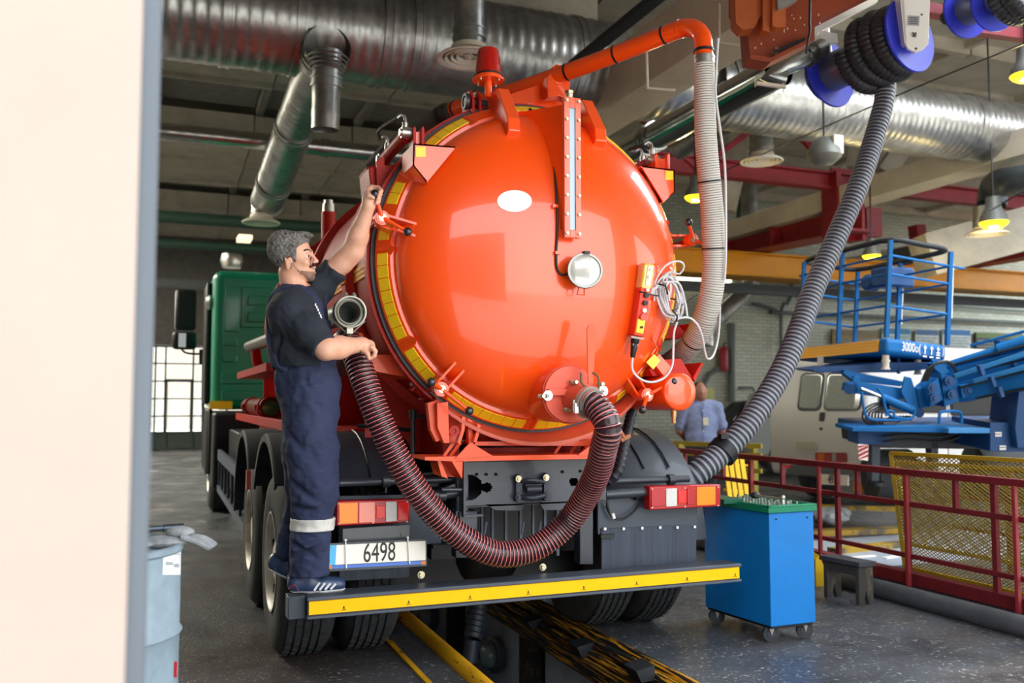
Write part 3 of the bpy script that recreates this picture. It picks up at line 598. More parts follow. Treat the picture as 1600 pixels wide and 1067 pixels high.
# work lamp on the lid
pl, nl = dome(899, 424); pf = D(913, 423, 4.22); ax = V((-.32, -.94, .0)).normalized(); pf = pl+V((.03, -.11, 0)); pf = YP(914, 423, pl.y-.09); 
lp = b = MB(); b.lathe([(0, -.07), (.05, -.065), (.08, -.035), (.091, -.005), (.091, .008), (.082, .01)], pf, ax, 32); T('lamp_shell', b, BLACK, LID)
b = MB(); b.lathe([(.083, .004), (.06, .012), (.03, .017), (0, .018)], pf, ax, 32); T('lamp_lens', b, mat('ribbed_lens', 'd6d2c8', .15, metal=.35, coat=1, bump=.12, bscale=60), LID)
b = MB(); b.lathe([(.080, .004), (.089, .004), (.089, .014), (.080, .014)], pf, ax, 32, close=True); T('lamp_rim', b, STEEL, LID)
b = MB(); b.bar(pl+V((0, .03, -.0)), pf+V((0, .06, 0)), .04, .06); T('lamp_bracket', b, ORANGE, LID)
b = MB(); b.tube([pf+V((-.02, .03, -.08)), pf+V((-.03, .03, -.12)), pf+V((.01, .03, -.12)), pf+V((.01, .03, -.08))], .004, 6); T('lamp_handle', b, ORANGE, LID)
b = MB(); b.box(pf+V((.0, -.01, .09)), (.03, .04, .014)); T('lamp_clip', b, BLACK, LID)
pth = [dome(x, y, .008)[0] for x, y in [(843, 187), (858, 215), (866, 260), (870, 310), (871, 360), (869, 400), (871, 422), (880, 430)]]
pth = [YP(826, 178, 4.5), YP(828, 170, 4.47), YP(836, 180, 4.42)]+pth+[pf+V((-.07, .06, -.01))]
b = MB(); b.tube(spline(pth), .0065, 8); T('lamp_cable', b, BLACK, LID)
for x, y in ((867, 322), (871, 395), (870, 250)):
    q, n_ = dome(x, y, .01); b = MB(); b.box(q, (.03, .02, .016)); T('cable_clip', b, ORANGE, LID)
# beacon
pb = YP(763, 124, 4.5)
b = MB(); b.cyl(pb-V((0, 0, .1)), pb, .02); b.cyl(pb-V((0, 0, .012)), pb, .088, n=32); b.cyl(pb, pb+V((0, 0, .014)), .075, n=32); T('beacon_base', b, ORANGE, LID)
b = MB(); b.lathe([(.078, .014), (.073, .03), (.058, .155), (.052, .165), (0, .167)], pb, (0, 0, 1), 36); T('beacon_lens', b, mat('beacon_red', 'b3170f', .18, coat=1, bump=.5, bscale=90), LID)
b = MB(); b.cyl(pb+V((0, 0, .014)), pb+V((0, 0, .022)), .082, n=36); T('beacon_seal', b, BLACK, LID)
for k in range(4):
    a = k*PI/2+.6; b = MB(); q = pb+V((.07*math.cos(a), .07*math.sin(a), -.012)); b.cyl(q, q-V((0, 0, .01)), .006, n=6); T('bolt', b, ZINC, LID)
# clamps ----------------------------------------------------------------------
BALL = mat('black_ball_knob', '23262c', .25, coat=.6)
def clamp(px, py, ang, balls, arms=None, Y=4.36, lugs=((0, 0),)):
    h = YP(px, py, Y); t = V((math.cos(math.radians(ang)), 0, math.sin(math.radians(ang)))); s = V((-t.z, 0, t.x))
    b = MB(); b.cyl(h, h+V((0, .05, 0)), .037, n=24); b.cyl(h-V((0, .006, 0)), h, .03, n=24); T('clamp_hub', b, ORANGE, LID)
    b = MB(); b.ring(h, (0, -1, 0), .009, .019, .0, .011); b.cyl(h, h-V((0, .014, 0)), .008, n=6); T('clamp_nut', b, ZINC, LID)
    for (bx, by) in balls:
        e = YP(bx, by, Y-.05); b = MB(); b.cyl(h, h.lerp(e, .93), .0115, .0095); T('clamp_lever', b, ORANGE, LID)
        b = MB(); b.sph(e, .023, 16); T('ball_knob', b, BALL, LID)
    for (bx, by) in (arms or []):
        e = YP(bx, by, Y-.03); b = MB(); b.cyl(h, e, .0115, .009); T('clamp_lever', b, ORANGE, LID)
    for q in (-1, 1):                                                # lid fork
        o = h+s*.03*q; b = MB(); w = s*.006
        pr = [o+V((0, .045, 0))+t*.01, o+V((0, .09, 0))+t*.01, o+V((0, .14, 0))-t*.10, o+V((0, .02, 0))-t*.19, o+V((0, -.01, 0))-t*.2, o+V((0, .02, 0))-t*.08]
        b.prism([x-w for x in pr], w*2); T('clamp_fork', b, ORANGE, LID, smooth=False)
    b = MB(); b.cyl(h+V((0, .04, 0)), h+V((0, .42, 0)), .012, n=10); b.ring(h+V((0, .40, 0))-s*.03, s, .012, .03, 0, .06); T('clamp_bolt', b, DRED, TANK)
    for q in (-1, 1):
        o = h+V((0, .41, 0))+s*.04*q; b = MB(); pr = [o+t*.04+V((0, -.04, 0)), o+t*.04+V((0, .05, 0)), o-t*.10+V((0, .09, 0)), o-t*.10+V((0, -.08, 0))]; b.prism([x-s*.005 for x in pr], s*.01); T('clamp_lug', b, DRED, TANK, smooth=False)
    b = MB(); b.cyl(h+V((0, .41, 0))-s*.06, h+V((0, .41, 0))+s*.06, .01, n=8); b.cyl(h+V((0, .41, 0))-s*.065, h+V((0, .41, 0))-s*.05, .018, n=6); T('lug_pin', b, ZINC, TANK)
clamp(597, 340, 164, [(637, 362), (586, 303)], Y=4.34)
clamp(690, 608, 230, [(674, 597), (733, 642)], Y=4.34)
clamp(1012, 617, 312, [(1052, 596), (1004, 640)], Y=4.36)
clamp(1083, 374, 6, [(1076, 347)], [(1104, 383)], Y=4.42)
# hinge-cylinder brackets left and right
def cylbracket(pts, Y, stick, side):
    b = MB(); PL(b, pts, Y, .012); T('lid_bracket', b, ORANGE, LID, smooth=False)
    b = MB(); a = [YP(x, y, Y) for x, y in pts]
    for i in ((0, 1), (3, 0), (2, 3)):
        p0, p1 = a[i[0]], a[i[1]]; b.prism([p0, p1, p1+V((0, .22, 0)), p0+V((0, .22, 0))], V((0, 0, -.008)) if i == (0, 1) else V((.008*side, 0, 0)))
    T('bracket_side', b, ORANGE, LID, smooth=False)
    b = MB(); x0, y0, x1, y1 = stick; PL(b, [(x0, y0), (x1, y0), (x1, y1), (x0, y1)], Y-.003, .003); T('reflector_tile', b, YTAPE, LID, smooth=False)
cylbracket([(646, 224), (713, 229), (667, 285), (645, 258)], 4.31, (650, 229, 665, 245), 1)
cylbracket([(1054, 265), (1002, 259), (1037, 316), (1055, 299)], 4.38, (1040, 267, 1052, 281), -1)
for (x0, x1, yt, yb, xa, xb, Yc, cl, ch) in ((648, 661, 197, 226, 0, 0, 4.45, (637, 208), (600, 249)), (1026, 1045, 239, 264, 0, 0, 4.46, (1021, 250), (1001, 262))):
    for x in (x0, x1):
        b = MB(); PL(b, [(x-2, yb), (x-2, yt+4), (x, yt), (x+2, yt+4), (x+2, yb)], Yc, .09); T('clevis', b, DRED if x0 < 800 else ORANGE, LID, smooth=False)
    b = MB(); PL(b, [(x0, yb), (x0, yt+9), (x1, yt+9), (x1, yb)], Yc+.03, .04); T('clevis_web', b, ORANGE, LID, smooth=False)
    p0 = YP(*cl, Yc+.06); p1 = YP(ch[0], ch[1], Yc+.6)
    b = MB(); b.cyl(p0, p1, .034, n=20); b.ring(p0.lerp(p1, .06), p1-p0, .03, .039, 0, .03); T('hydraulic_cylinder', b, DRED, TANK)
    for p in (p0, p1):
        b = MB(); b.cyl(p-V((.035, 0, 0)), p+V((.035, 0, 0)), .03, n=16); b.cyl(p-V((.045, 0, 0)), p-V((.03, 0, 0)), .02, n=12); T('cylinder_eye', b, STEEL, TANK)
    for f_, s_ in ((.1, 1), (.85, .8)):
        p = p0.lerp(p1, f_); b = MB(); b.cyl(p+V((0, 0, .02)), p+V((0, 0, .07)), .016); b.tube(spline([p+V((0, 0, .06)), p+V((0, .005, .10)), p+V((-.02, .01, .115)), p+V((-.04, .02, .10))], .01), .009, 8); T('hydraulic_fitting', b, STEEL, TANK)
    b = MB(); b.tube(spline([p0.lerp(p1, .1)+V((-.04, .02, .10)), p0.lerp(p1, .4)+V((-.08, .1, .10)), p0.lerp(p1, .85)+V((-.04, .02, .1))]), .01, 8); T('hydraulic_hose', b, BLACK, TANK)
b = MB(); PL(b, [(576, 262), (590, 255), (640, 262), (632, 300), (598, 320), (580, 300)], 4.72, .25); T('cylinder_mount', b, DRED, TANK, bev=.008, smooth=False)
b = MB(); PL(b, [(572, 262), (600, 252), (600, 262), (575, 275)], 4.9, .2); T('cylinder_mount', b, DRED, TANK, smooth=False)
b = MB(); PL(b, [(588, 252), (600, 244), (604, 300), (590, 300)], 4.68, .02); T('cylinder_mount', b, DRED, TANK, smooth=False)
b = MB(); PL(b, [(1004, 250), (1014, 262), (1030, 300), (1012, 280)], 4.72, .2); T('cylinder_mount', b, DRED, TANK, smooth=False)
# outlet valve low on the dome
pv = YP(890, 616, 4.13)
b = MB(); b.cyl(pv+V((0, .26, 0)), pv+V((0, .02, 0)), .145, n=40); T('outlet_neck', b, ORANGE, LID)
VAL = mat('valve_orange', 'd9543a', .45, bump=.2, bscale=30)
b = MB(); b.cyl(pv+V((0, .02, 0)), pv, .15, n=40); b.lathe([(.148, .0), (.142, .012), (.0, .014)], pv, (0, -1, 0), 40); b.bar(pv+V((-.13, -.014, .01)), pv+V((.14, -.014, .01)), .05, .03); OV = T('outlet_valve', b, VAL)
b = MB(); pn = YP(918, 628, 4.0); b.cyl(pv+V((.02, 0, -.02)), pn, .075, .068, n=28); T('valve_spout', b, VAL, OV)
for (x, y, r) in ((855, 618, .026), (941, 611, .028)):
    q = YP(x, y, 4.1); b = MB(); b.cyl(q, q-V((0, .01, 0)), r, n=24); b.cyl(q-V((0, .01, 0)), q-V((0, .022, 0)), .012, n=6); b.cyl(q-V((0, .02, 0)), q-V((0, .035, 0)), .006, n=8); T('washer_bolt', b, STEEL, OV)
for (x, y) in ((897, 597), (938, 600), (846, 619), (887, 640)):
    q = YP(x, y, 4.1); b = MB(); b.cyl(q+V((-.02, 0, 0)), q+V((.02, -.01, .0)), .012, n=6); b.cyl(q, q-V((0, .03, 0)), .009, n=8); T('bolt', b, ZINC, OV)
b = MB(); PL(b, [(919, 600), (917, 514), (920, 508), (928, 508), (932, 514), (927, 600)], 4.03, .008); T('valve_lever', b, mat('lever_orange', 'e0552c', .5), OV, bev=.002)
b = MB(); b.tube(spline([YP(908, 583, 4.02), YP(910, 600, 4.0), YP(930, 612, 3.99), YP(936, 604, 4.0), YP(934, 588, 4.02), YP(926, 582, 4.03)], .01), .006, 8); T('rope_loop', b, mat('old_rope', '6a5a3c', .9), OV)
b = MB(); b.ring(pn, pn-pv, .05, .078, -.012, .004, 28); b.ring(pn, pn-pv, .05, .083, .008, .02, 28); T('coupling_ring', b, mat('pale_alloy', 'bdb9ae', .35, metal=.7), OV)
b = MB(); b.ring(pn, pn-pv, .068, .075, .028, .05, 28); b.box(pn+V((-.075, -.02, -.03)), (.02, .03, .05)); b.cyl(pn+V((-.085, -.02, -.05)), pn+V((-.085, -.02, .01)), .006); T('hose_clamp', b, STEEL, OV)
b = MB(); b.tube(spline([YP(964, 665, 4.38), YP(976, 686, 4.4)]), .012, 8); b.bar(YP(970, 688, 4.4), YP(984, 680, 4.4), .02); T('pull_rod', b, mat('bare_rust', 'a0643c', .6), OV)
# splash pan below lid
b = MB(); vs = []
b.lathe([(.905, .02), (.96, .0), (.965, .01), (.91, .04)], (TX, TY, TZ), (0, 1, 0), 50, close=True, a0=math.radians(-1), a1=math.radians(0))
vv = []; N = 26
for k in range(N+1):
    a = math.radians(232+(312-232)*k/N); w = max(0, math.sin(PI*k/N))**.6
    for rr, yy in ((.915, 0.03), (.93+.035*w, -.02-.07*w), (.945+.04*w, -.02-.07*w), (.935, .05)): vv.append(V((TX+rr*math.cos(a), TY+yy, TZ+rr*math.sin(a))))
b = MB(); b.add(vv, [(k*4+j, k*4+(j+1) % 4, (k+1)*4+(j+1) % 4, (k+1)*4+j) for k in range(N) for j in range(4)]+[(0, 1, 2, 3), (N*4+3, N*4+2, N*4+1, N*4)])
T('drip_tray', b, mat('worn_orange', 'c9543a', .4, var=.1), TRK)
# right-hand stuff: air cylinder, folded brackets, block
pa = YP(1063, 612, 4.3)
b = MB(); b.lathe([(0, .55), (.1, .52), (.106, .48), (.106, .02), (.104, .006), (.098, 0), (.06, -.006), (0, -.008)], pa, (0, 1, 0), 40); AC = T('air_reservoir', b, ORANGE, bev=0)
b = MB(); q = pa+V((-.02, .04, -.1)); b.cyl(q, q-V((0, 0, .04)), .015); b.cyl(q-V((0, 0, .03)), q-V((0, 0, .075)), .011, n=8); T('drain_cock', b, mat('brassy', 'b58a5a', .35, metal=.8), AC)
for (pts, Y) in (([(1014, 576), (1034, 562), (1064, 560), (1083, 592), (1078, 600), (1060, 585), (1020, 588)], 4.42), ([(1083, 590), (1096, 566), (1100, 568), (1086, 597)], 4.40), ([(1040, 508), (1060, 509), (1074, 522), (1060, 530), (1030, 528)], 4.6), ([(1074, 520), (1078, 505), (1080, 507), (1077, 524)], 4.58)):
    b = MB(); PL(b, pts, Y, .3); T('folded_bracket', b, DRED, bev=.003, smooth=False)
b = MB(); PL(b, [(1020, 565), (1030, 553), (1048, 573), (1038, 588)], 4.38, .12); T('catch_block', b, ORANGE, LID, smooth=False)
b = MB(); PL(b, [(1010, 566), (1022, 553), (1032, 563), (1021, 577)], 4.375, .01); T('reflector_tile', b, YTAPE, LID, smooth=False)
b = MB(); b.tube([YP(1023, 553, 4.36), YP(1027, 546, 4.32), YP(1019, 528, 4.30), YP(1023, 525, 4.3)], .006, 8); T('cable_hook', b, ORANGE, LID)
# suction boom over the tank
def PD_(l): return [D(*q) for q in l]
BP = PD_([(706, 172, 6.15), (790, 146, 5.85), (880, 115, 5.6), (975, 80, 5.35), (1050, 50, 5.15), (1075, 43, 5.08), (1092, 50, 5.03), (1099, 66, 5.0), (1100, 90, 4.99)])
sp = spline(BP, .03); b = MB(); b.tube(sp, .052, 28); BOOM = T('suction_boom', b, ORANGE)
for f_ in ((706, 172, 6.15), (885, 113.5, 5.59), (962, 85, 5.38), (1036, 56, 5.19)):
    i = min(range(len(sp)), key=lambda k: (sp[k]-D(*f_)).length); i = max(1, min(i, len(sp)-2)); b = MB(); b.ring(sp[i], sp[i+1]-sp[i-1], .05, .0555, -.006, .006, 28); T('cable_tie', b, BLACK, BOOM)
i = min(range(len(sp)), key=lambda k: (sp[k]-D(1060, 46, 5.1)).length); b = MB(); b.ring(sp[i], sp[i+1]-sp[i-1], .05, .054, -.004, .004, 28); T('weld_bead', b, ORANGE, BOOM)
b = MB(); b.ring(BP[-1], (0, 0, -1), .05, .057, -.045, -.03, 28); T('cable_tie', b, BLACK, BOOM)
b = MB(); b.ring(BP[-1], (0, 0, -1), .045, .0595, -.005, .04, 28); b.ring(BP[-1], (0, 0, -1), .045, .062, .005, .012, 28); T('hose_clamp', b, STEEL, BOOM)
q = D(706, 172, 6.15); b = MB(); ax = q-D(640, 210, 6.35); b.tube(spline([D(580, 262, 6.55), D(612, 228, 6.45), D(650, 200, 6.32), D(690, 180, 6.2), q], .03), .056, 20); T('rubber_sleeve', b, mat('grey_rubber', '4b4a45', .6), BOOM)
b = MB(); b.ring(D(696, 177, 6.18), ax, .05, .068, -.02, .02, 24); b.ring(D(690, 180, 6.2), ax, .05, .066, -.03, -.01, 24); T('hose_clamp', b, mat('dark_clamp', '4a4b4a', .4, metal=.6), BOOM)
b = MB(); PL(b, [(855, 119), (863, 114), (864, 104), (869, 100), (876, 102), (878, 118), (892, 122), (889, 154), (873, 150), (856, 152)], 5.0, .09); T('boom_saddle', b, ORANGE, BOOM, bev=.004, smooth=False)
b = MB(); PL(b, [(856, 128), (856, 152), (800, 170), (780, 168), (782, 152)], 5.1, .12); PL(b, [(780, 168), (856, 150), (888, 155), (870, 175), (800, 180)], 5.14, .2); T('boom_arm', b, ORANGE, BOOM, smooth=False)
b = MB(); b.tube([YP(660, 215, 5.3), YP(780, 165, 5.6)], .03, 12); T('boom_stay', b, DRED, BOOM)
# saddle frame under the tank -------------------------------------------------
SF = obj('saddle_frame', PL(MB(), [(664, 714), (960, 709), (962, 716), (715, 721), (664, 719)], 4.46, .25), ORANGE2, TRK, smooth=False)
def S(pts, Y, t, nm='saddle_plate', m=ORANGE2): b = MB(); PL(b, pts, Y, t); return T(nm, b, m, SF, smooth=False)
S([(712, 716), (735, 691), (771, 713)], 4.45, .012); S([(903, 711), (960, 668), (961, 711)], 4.45, .012)
S([(683, 721), (690, 744), (722, 746), (722, 720)], 4.62, .02); S([(706, 721), (722, 748), (723, 720)], 4.46, .2); 
S([(683, 718), (688, 718), (700, 748), (690, 744)], 4.5, .15)
for (pts, Y) in (([(668, 630), (680, 626), (688, 688), (682, 690), (673, 672)], 4.52), ([(683, 630), (700, 628), (702, 692), (694, 692), (684, 668)], 4.48), ([(703, 632), (722, 642), (718, 690), (702, 692)], 4.60), ([(722, 650), (727, 652), (726, 672), (719, 694), (715, 692), (721, 672)], 4.48), ([(731, 654), (738, 657), (740, 695), (733, 692)], 4.52), ([(746, 662), (751, 664), (750, 674), (744, 692), (740, 690), (745, 674)], 4.48)):
    S(pts, Y, .05, 'saddle_web')
S([(748, 665), (748, 690), (960, 690), (964, 640), (900, 655), (820, 668)], 4.72, .02, 'saddle_beam'); S([(745, 690), (960, 688), (962, 697), (740, 696)], 4.55, .2, 'saddle_beam')
S([(735, 700), (960, 697), (960, 712), (720, 715)], 4.75, .01, 'saddle_beam', DRED)
for x in (862, 886, 904, 930): S([(x, 712), (x+5, 712), (x+22, 688), (x+17, 688)], 4.62, .01, 'saddle_web')
for x in (690, 700): S([(x, 715), (x+5, 715), (x+22, 692), (x+16, 692)], 4.55, .01, 'saddle_web')
b = MB(); b.ring(YP(708, 673, 4.5), (0, -1, 0), .012, .028, 0, .02, 14); T('lifting_eye', b, DRED, SF)
# longitudinal red subframe and side boxes
for X in (1.50, 2.34):
    b = MB(); b.bb((X-.05, 4.75, 1.13), (X+.05, 11.6, 1.32)); T('subframe_rail', b, DRED, SF, bev=.004)
for y in (5.2, 6.2, 7.2, 8.4, 9.6, 10.8):
    for s in (-1, 1): b = MB(); PX(b, [(0, 0)]*0 or [(y, 1.14), (y+.02, 1.14), (y+.02, 1.75), (y, 1.75)], TX+s*.55, .5); T('tank_cradle', b, DRED, SF, smooth=False)
S([(556, 552), (617, 555), (650, 592), (575, 578)], 4.78, .3, 'side_bracket'); S([(536, 520), (566, 520), (580, 553), (530, 553)], 4.85, .1, 'side_bracket')
S([(505, 520), (545, 517), (560, 553), (505, 556)], 4.98, .05, 'side_bracket', DRED)
b = MB(); b.bb((.82, 5.4, 1.255), (1.25, 10.6, 1.28)); b.bb((.80, 5.4, 1.235), (.83, 10.6, 1.31)); b.bb((.84, 6.0, 1.18), (.9, 8.4, 1.25)); T('side_shelf', b, DRED, SF, smooth=False, bev=.004)
b = MB(); P0 = V((.93, 8.3, 1.385)); b.lathe([(.085, .0), (.085, 2.2), (.074, 2.2), (.074, 0)], P0, (0, 1, 0), 28, close=True); T('stowed_pipe', b, mat('maroon_pipe', '7a1e1c', .3, coat=.4), SF)
for q in (0, .25, 1.6): b = MB(); b.ring(P0+V((0, q, 0)), (0, 1, 0), .078, .103, 0, .05, 28); b.box(P0+V((-.105, q+.02, 0)), (.03, .05, .05)); T('pipe_collar', b, DRED, SF)
# long grey tube on the side with open coupling
tp = D(548, 487, 4.33); P0 = V((tp.x, tp.y, tp.z)); P1 = V((.87, 9.9, 2.02)); AL = mat('grey_alloy', 'a29f92', .38, metal=.6, var=.1); ad = (P1-P0).normalized()
b = MB(); b.cyl(P0+ad*.06, P1, .056, n=24, caps=False); GT = T('discharge_pipe', b, mat('grey_tube', '6d6c68', .4, metal=.4))
b = MB(); b.lathe([(.056, .09), (.07, .085), (.078, .06), (.078, 0), (.071, -.002), (.068, .01), (.068, .045), (.058, .047), (.058, .03), (.053, .028), (.05, .2)], P0, ad, 36); T('coupling_socket', b, AL, GT)
b = MB(); b.cyl(P0+ad*.2, P0+ad*.21, .055, n=24); T('pipe_inside', b, BLACK, GT)
for s in (-.02, .02): b = MB(); b.cyl(P0+V((s, .01, .076)), P0+V((s, .03, .09)), .01); T('coupling_lug', b, AL, GT)
b = MB(); b.tube([P0+V((-.07, .03, -.05)), P0+V((-.0, .03, -.115)), P0+V((.075, .03, -.04))], .005, 6); b.box(P0+V((.0, .03, -.09)), (.03, .04, .03)); T('coupling_bail', b, AL, GT)
b = MB(); b.tube(spline([V((.87, 9.2, 1.95)), V((.9, 9.2, 1.8)), V((1.0, 9.2, 1.7))]), .05, 10); b.bb((.7, 6.6, 1.66), (1.2, 9.2, 1.72)); T('pipe_cradle', b, DRED, GT)
# chassis ---------------------------------------------------------------------
b = MB()
for X in (1.54, 2.30): b.bb((X-.035, 4.66, .84), (X+.035, 13.4, 1.11))
CH = T('chassis_frame', b, BLACKP, bev=.006)
def K(name, mb, m=BLACKP, parent=None, **k): return T(name, mb, m, parent or CH, **k)
x0, x1 = YP(727, 760, 4.6).x, YP(947, 760, 4.6).x
b = MB(); a = [(727, 722), (947, 716), (947, 789), (727, 795)]; zT = YP(727, 720, 4.6).z; zB = YP(727, 793, 4.6).z
# cross member face with round and keyhole openings: built from a grid with gaps
NX, NZ = 110, 40
def hole(x, z):
    u = (x-x0)/(x1-x0)*220+727; w = 720+(zT-z)/(zT-zB)*73
    return (u-733)**2/1.0+(w-762)**2 < 20**2 or ((u-759)**2+(w-763)**2 < 7.5**2) or (733 < u < 759 and abs(w-763) < 2.8) or (u-894)**2+(w-759)**2 < 7**2
vs = [V((x0+(x1-x0)*i/NX, 4.6, zB+(zT-zB)*j/NZ)) for j in range(NZ+1) for i in range(NX+1)]; fs = []
for j in range(NZ):
    for i in range(NX):
        if not hole(x0+(x1-x0)*(i+.5)/NX, zB+(zT-zB)*(j+.5)/NZ): q = j*(NX+1)+i; fs.append((q, q+1, q+NX+2, q+NX+1))
b.add(vs, fs); o = K('rear_cross_member', b, smooth=False); sm = o.modifiers.new('thick', 'SOLIDIFY'); sm.thickness = .008
b = MB(); b.bb((x0, 4.6, zT-.012), (x1, 4.72, zT)); b.bb((x0, 4.6, zB), (x1, 4.72, zB+.012)); K('cross_member_flange', b, bev=.004)
b = MB(); b.bb((x0-.012, 4.59, zB-.04), (x0, 4.7, zT+.015)); b.bb((x0-.012, 4.59, zT+.003), (x0+.12, 4.7, zT+.015)); b.bb((x0-.012, 4.59, zB-.05), (x0+.1, 4.7, zB-.038)); K('rail_end', b, smooth=False)
b = MB(); b.bb((x0, 4.9, zB), (x1, 4.92, zT)); K('inner_cross_member', b, BLACK)
m = MB(); m.cyl((0, 0, 0), (0, -.002, 0), .0085, n=14); hm = mesh_of(m, 'bolt_hole', mat('hole_black', '050505', 1))
for (x, y) in ((745, 741), (760, 741), (775, 741), (879, 737), (907, 736)): piece(hm, 'bolt_hole', Matrix.Translation(YP(x, y, 4.5955)), CH)
# towing jaw plate
TP = mat('cast_dark_iron', '3b4048', .4, metal=.3)
b = MB()
for (x, y) in ((810, 748), (853, 746), (810, 777), (853, 775)):
    q = YP(x, y, 4.59); b.cyl(q, q-V((0, .03, 0)), .027, n=20)
b.bar(YP(810, 748, 4.58), YP(810, 777, 4.58), .035, .03, up=(0, 1, 0)); b.bar(YP(853, 746, 4.58), YP(853, 775, 4.58), .035, .03, up=(0, 1, 0))
b.tube(spline([YP(812, 752, 4.57), YP(830, 750, 4.52), YP(850, 753, 4.56)], .02), .012, 10); b.tube(spline([YP(812, 776, 4.57), YP(830, 778, 4.52), YP(850, 774, 4.56)], .02), .014, 10); b.tube([YP(822, 765, 4.54), YP(845, 764, 4.54)], .02, 10); b.tube([YP(820, 758, 4.56), YP(846, 757, 4.56)], .01, 10)
TJ = K('towing_jaw', b, TP)
for (x, y) in ((810, 748), (853, 746), (810, 777), (853, 775)):
    q = YP(x, y, 4.56); b = MB(); b.cyl(q, q-V((0, .006, 0)), .018, n=18); b.cyl(q-V((0, .006, 0)), q-V((0, .018, 0)), .011, n=6); K('bolt', b, ZINC if y < 760 else TP)
# lateral tubes
for (xa, xb, y, r, Y) in ((530, 726, (755, 748), .02, 4.74), (945, 1076, (752, 748), .02, 4.74), (640, 726, (778, 768), .028, 4.68), (945, 1018, (773, 768), .028, 4.66), (690, 724, (765, 765), .012, 4.62)):
    b = MB(); b.tube([YP(xa, y[0], Y), YP(xb, y[1], Y)], r, 16); K('cross_tube', b)
for (x, y, Y) in ((603, 752, 4.73), (1048, 749, 4.73), (1015, 770, 4.65), (690, 774, 4.68)): q = YP(x, y, Y); b = MB(); b.ring(q, (1, 0, 0), .02, .032, -.02, .02); b.cyl(q, q-V((0, 0, .06)), .006, n=6); K('tube_clamp', b)
b = MB(); PL(b, [(688, 764), (711, 756), (714, 776), (700, 776)], 4.66, .06); K('tube_bracket', b, smooth=False)
b = MB(); b.tube([YP(645, 640, 4.9), YP(645, 770, 4.8)], .012, 10); b.cyl(YP(645, 640, 4.9), YP(645, 652, 4.9), .022); b.tube([YP(640, 652, 4.9), YP(668, 650, 4.9)], .008, 8); K('support_rod', b, mat('black_rod', '22262b', .35))
b = MB(); q = YP(667, 752, 4.85)
b.box(q, (.11, .09, .05)); b.cyl(q+V((-.03, -.05, -.0)), q+V((-.03, .0, -.0)), .018); b.cyl(q+V((.03, -.05, -.0)), q+V((.03, .0, -.0)), .018); b.box(q+V((0, 0, .035)), (.07, .06, .03)); b.tube([q+V((-.1, 0, .03)), q+V((.1, 0, .03))], .012, 8); K('brake_valve', b, mat('dark_cast', '3d434a', .4, metal=.5))
b = MB(); b.cyl(YP(705, 750, 5), YP(705, 750, 5.3), .02); b.tube(spline([YP(560, 665, 5.0), YP(600, 668, 4.9), YP(640, 672, 4.95)]), .012, 8); b.tube(spline([YP(555, 700, 5.1), YP(620, 712, 5.1), YP(700, 706, 5.3)]), .014, 8); K('air_line', b, BLACK)
# slats and posts beneath the cross member
for (xa, xb, yt, yb, Y) in ((712, 746, 798, 872, 4.64), (906, 927, 790, 882, 4.7)):
    b = MB(); PL(b, [(xa, yt), (xb, yt), (xb, yb), (xa, yb)], Y, .08); K('bumper_bracket', b, bev=.004)
b = MB(); PL(b, [(718, 800), (746, 800), (746, 828), (718, 828)], 4.62, .02); K('bracket_pad', b, bev=.004, label='lighter grey clamp pad')
for x, w in ((752, 3), (768, 4), (789, 4), (812, 4), (832, 3), (850, 4), (870, 4)):
    b = MB(); PL(b, [(x, 788), (x+w, 788), (x+w, 868), (x, 868)], 4.8, .02); K('underrun_slat', b, mat('slat_grey', '4d5563', .5), smooth=False)
b = MB(); PL(b, [(758, 788), (820, 787), (815, 798), (775, 797)], 4.6, .02); PL(b, [(842, 785), (905, 783), (900, 796), (850, 797)], 4.6, .02); K('bent_plate', b, smooth=False)
for x in (757, 815, 842): b = MB(); b.tube([YP(x, 835, 4.7), YP(x+3, 815, 4.7)], .007, 8); K('link_pin', b, mat('slat_grey', '4d5563', .5))
b = MB(); b.bb((1.3, 5.3, .3), (2.55, 5.5, .62)); b.sph((1.92, 5.4, .5), .24, 16); b.cyl((.9, 5.4, .5), (2.95, 5.4, .5), .09); K('rear_axle', b, BLACK)
b = MB(); b.cyl((.9, 6.75, .5), (2.95, 6.75, .5), .09); b.sph((1.92, 6.75, .5), .24, 16); K('middle_axle', b, BLACK)
for lo, hi, nm in (((1.45, 4.95, .55), (2.4, 5.05, 1.1), 'spare_cross_plate'), ((1.2, 5.9, .6), (2.65, 6.3, 1.0), 'driveline_housing'), ((1.2, 7.6, .5), (2.65, 11.5, 1.05), 'fuel_tank')): b = MB(); b.bb(lo, hi); K(nm, b, BLACK)
for X in (1.42, 2.42):
    b = MB()
    for k in range(6): b.bb((X-.045, 5.2-.03*(6-k)*3, .66+k*.022), (X+.045, 7.0+.03*(6-k)*3, .678+k*.022))
    K('leaf_spring', b, BLACK, smooth=False)
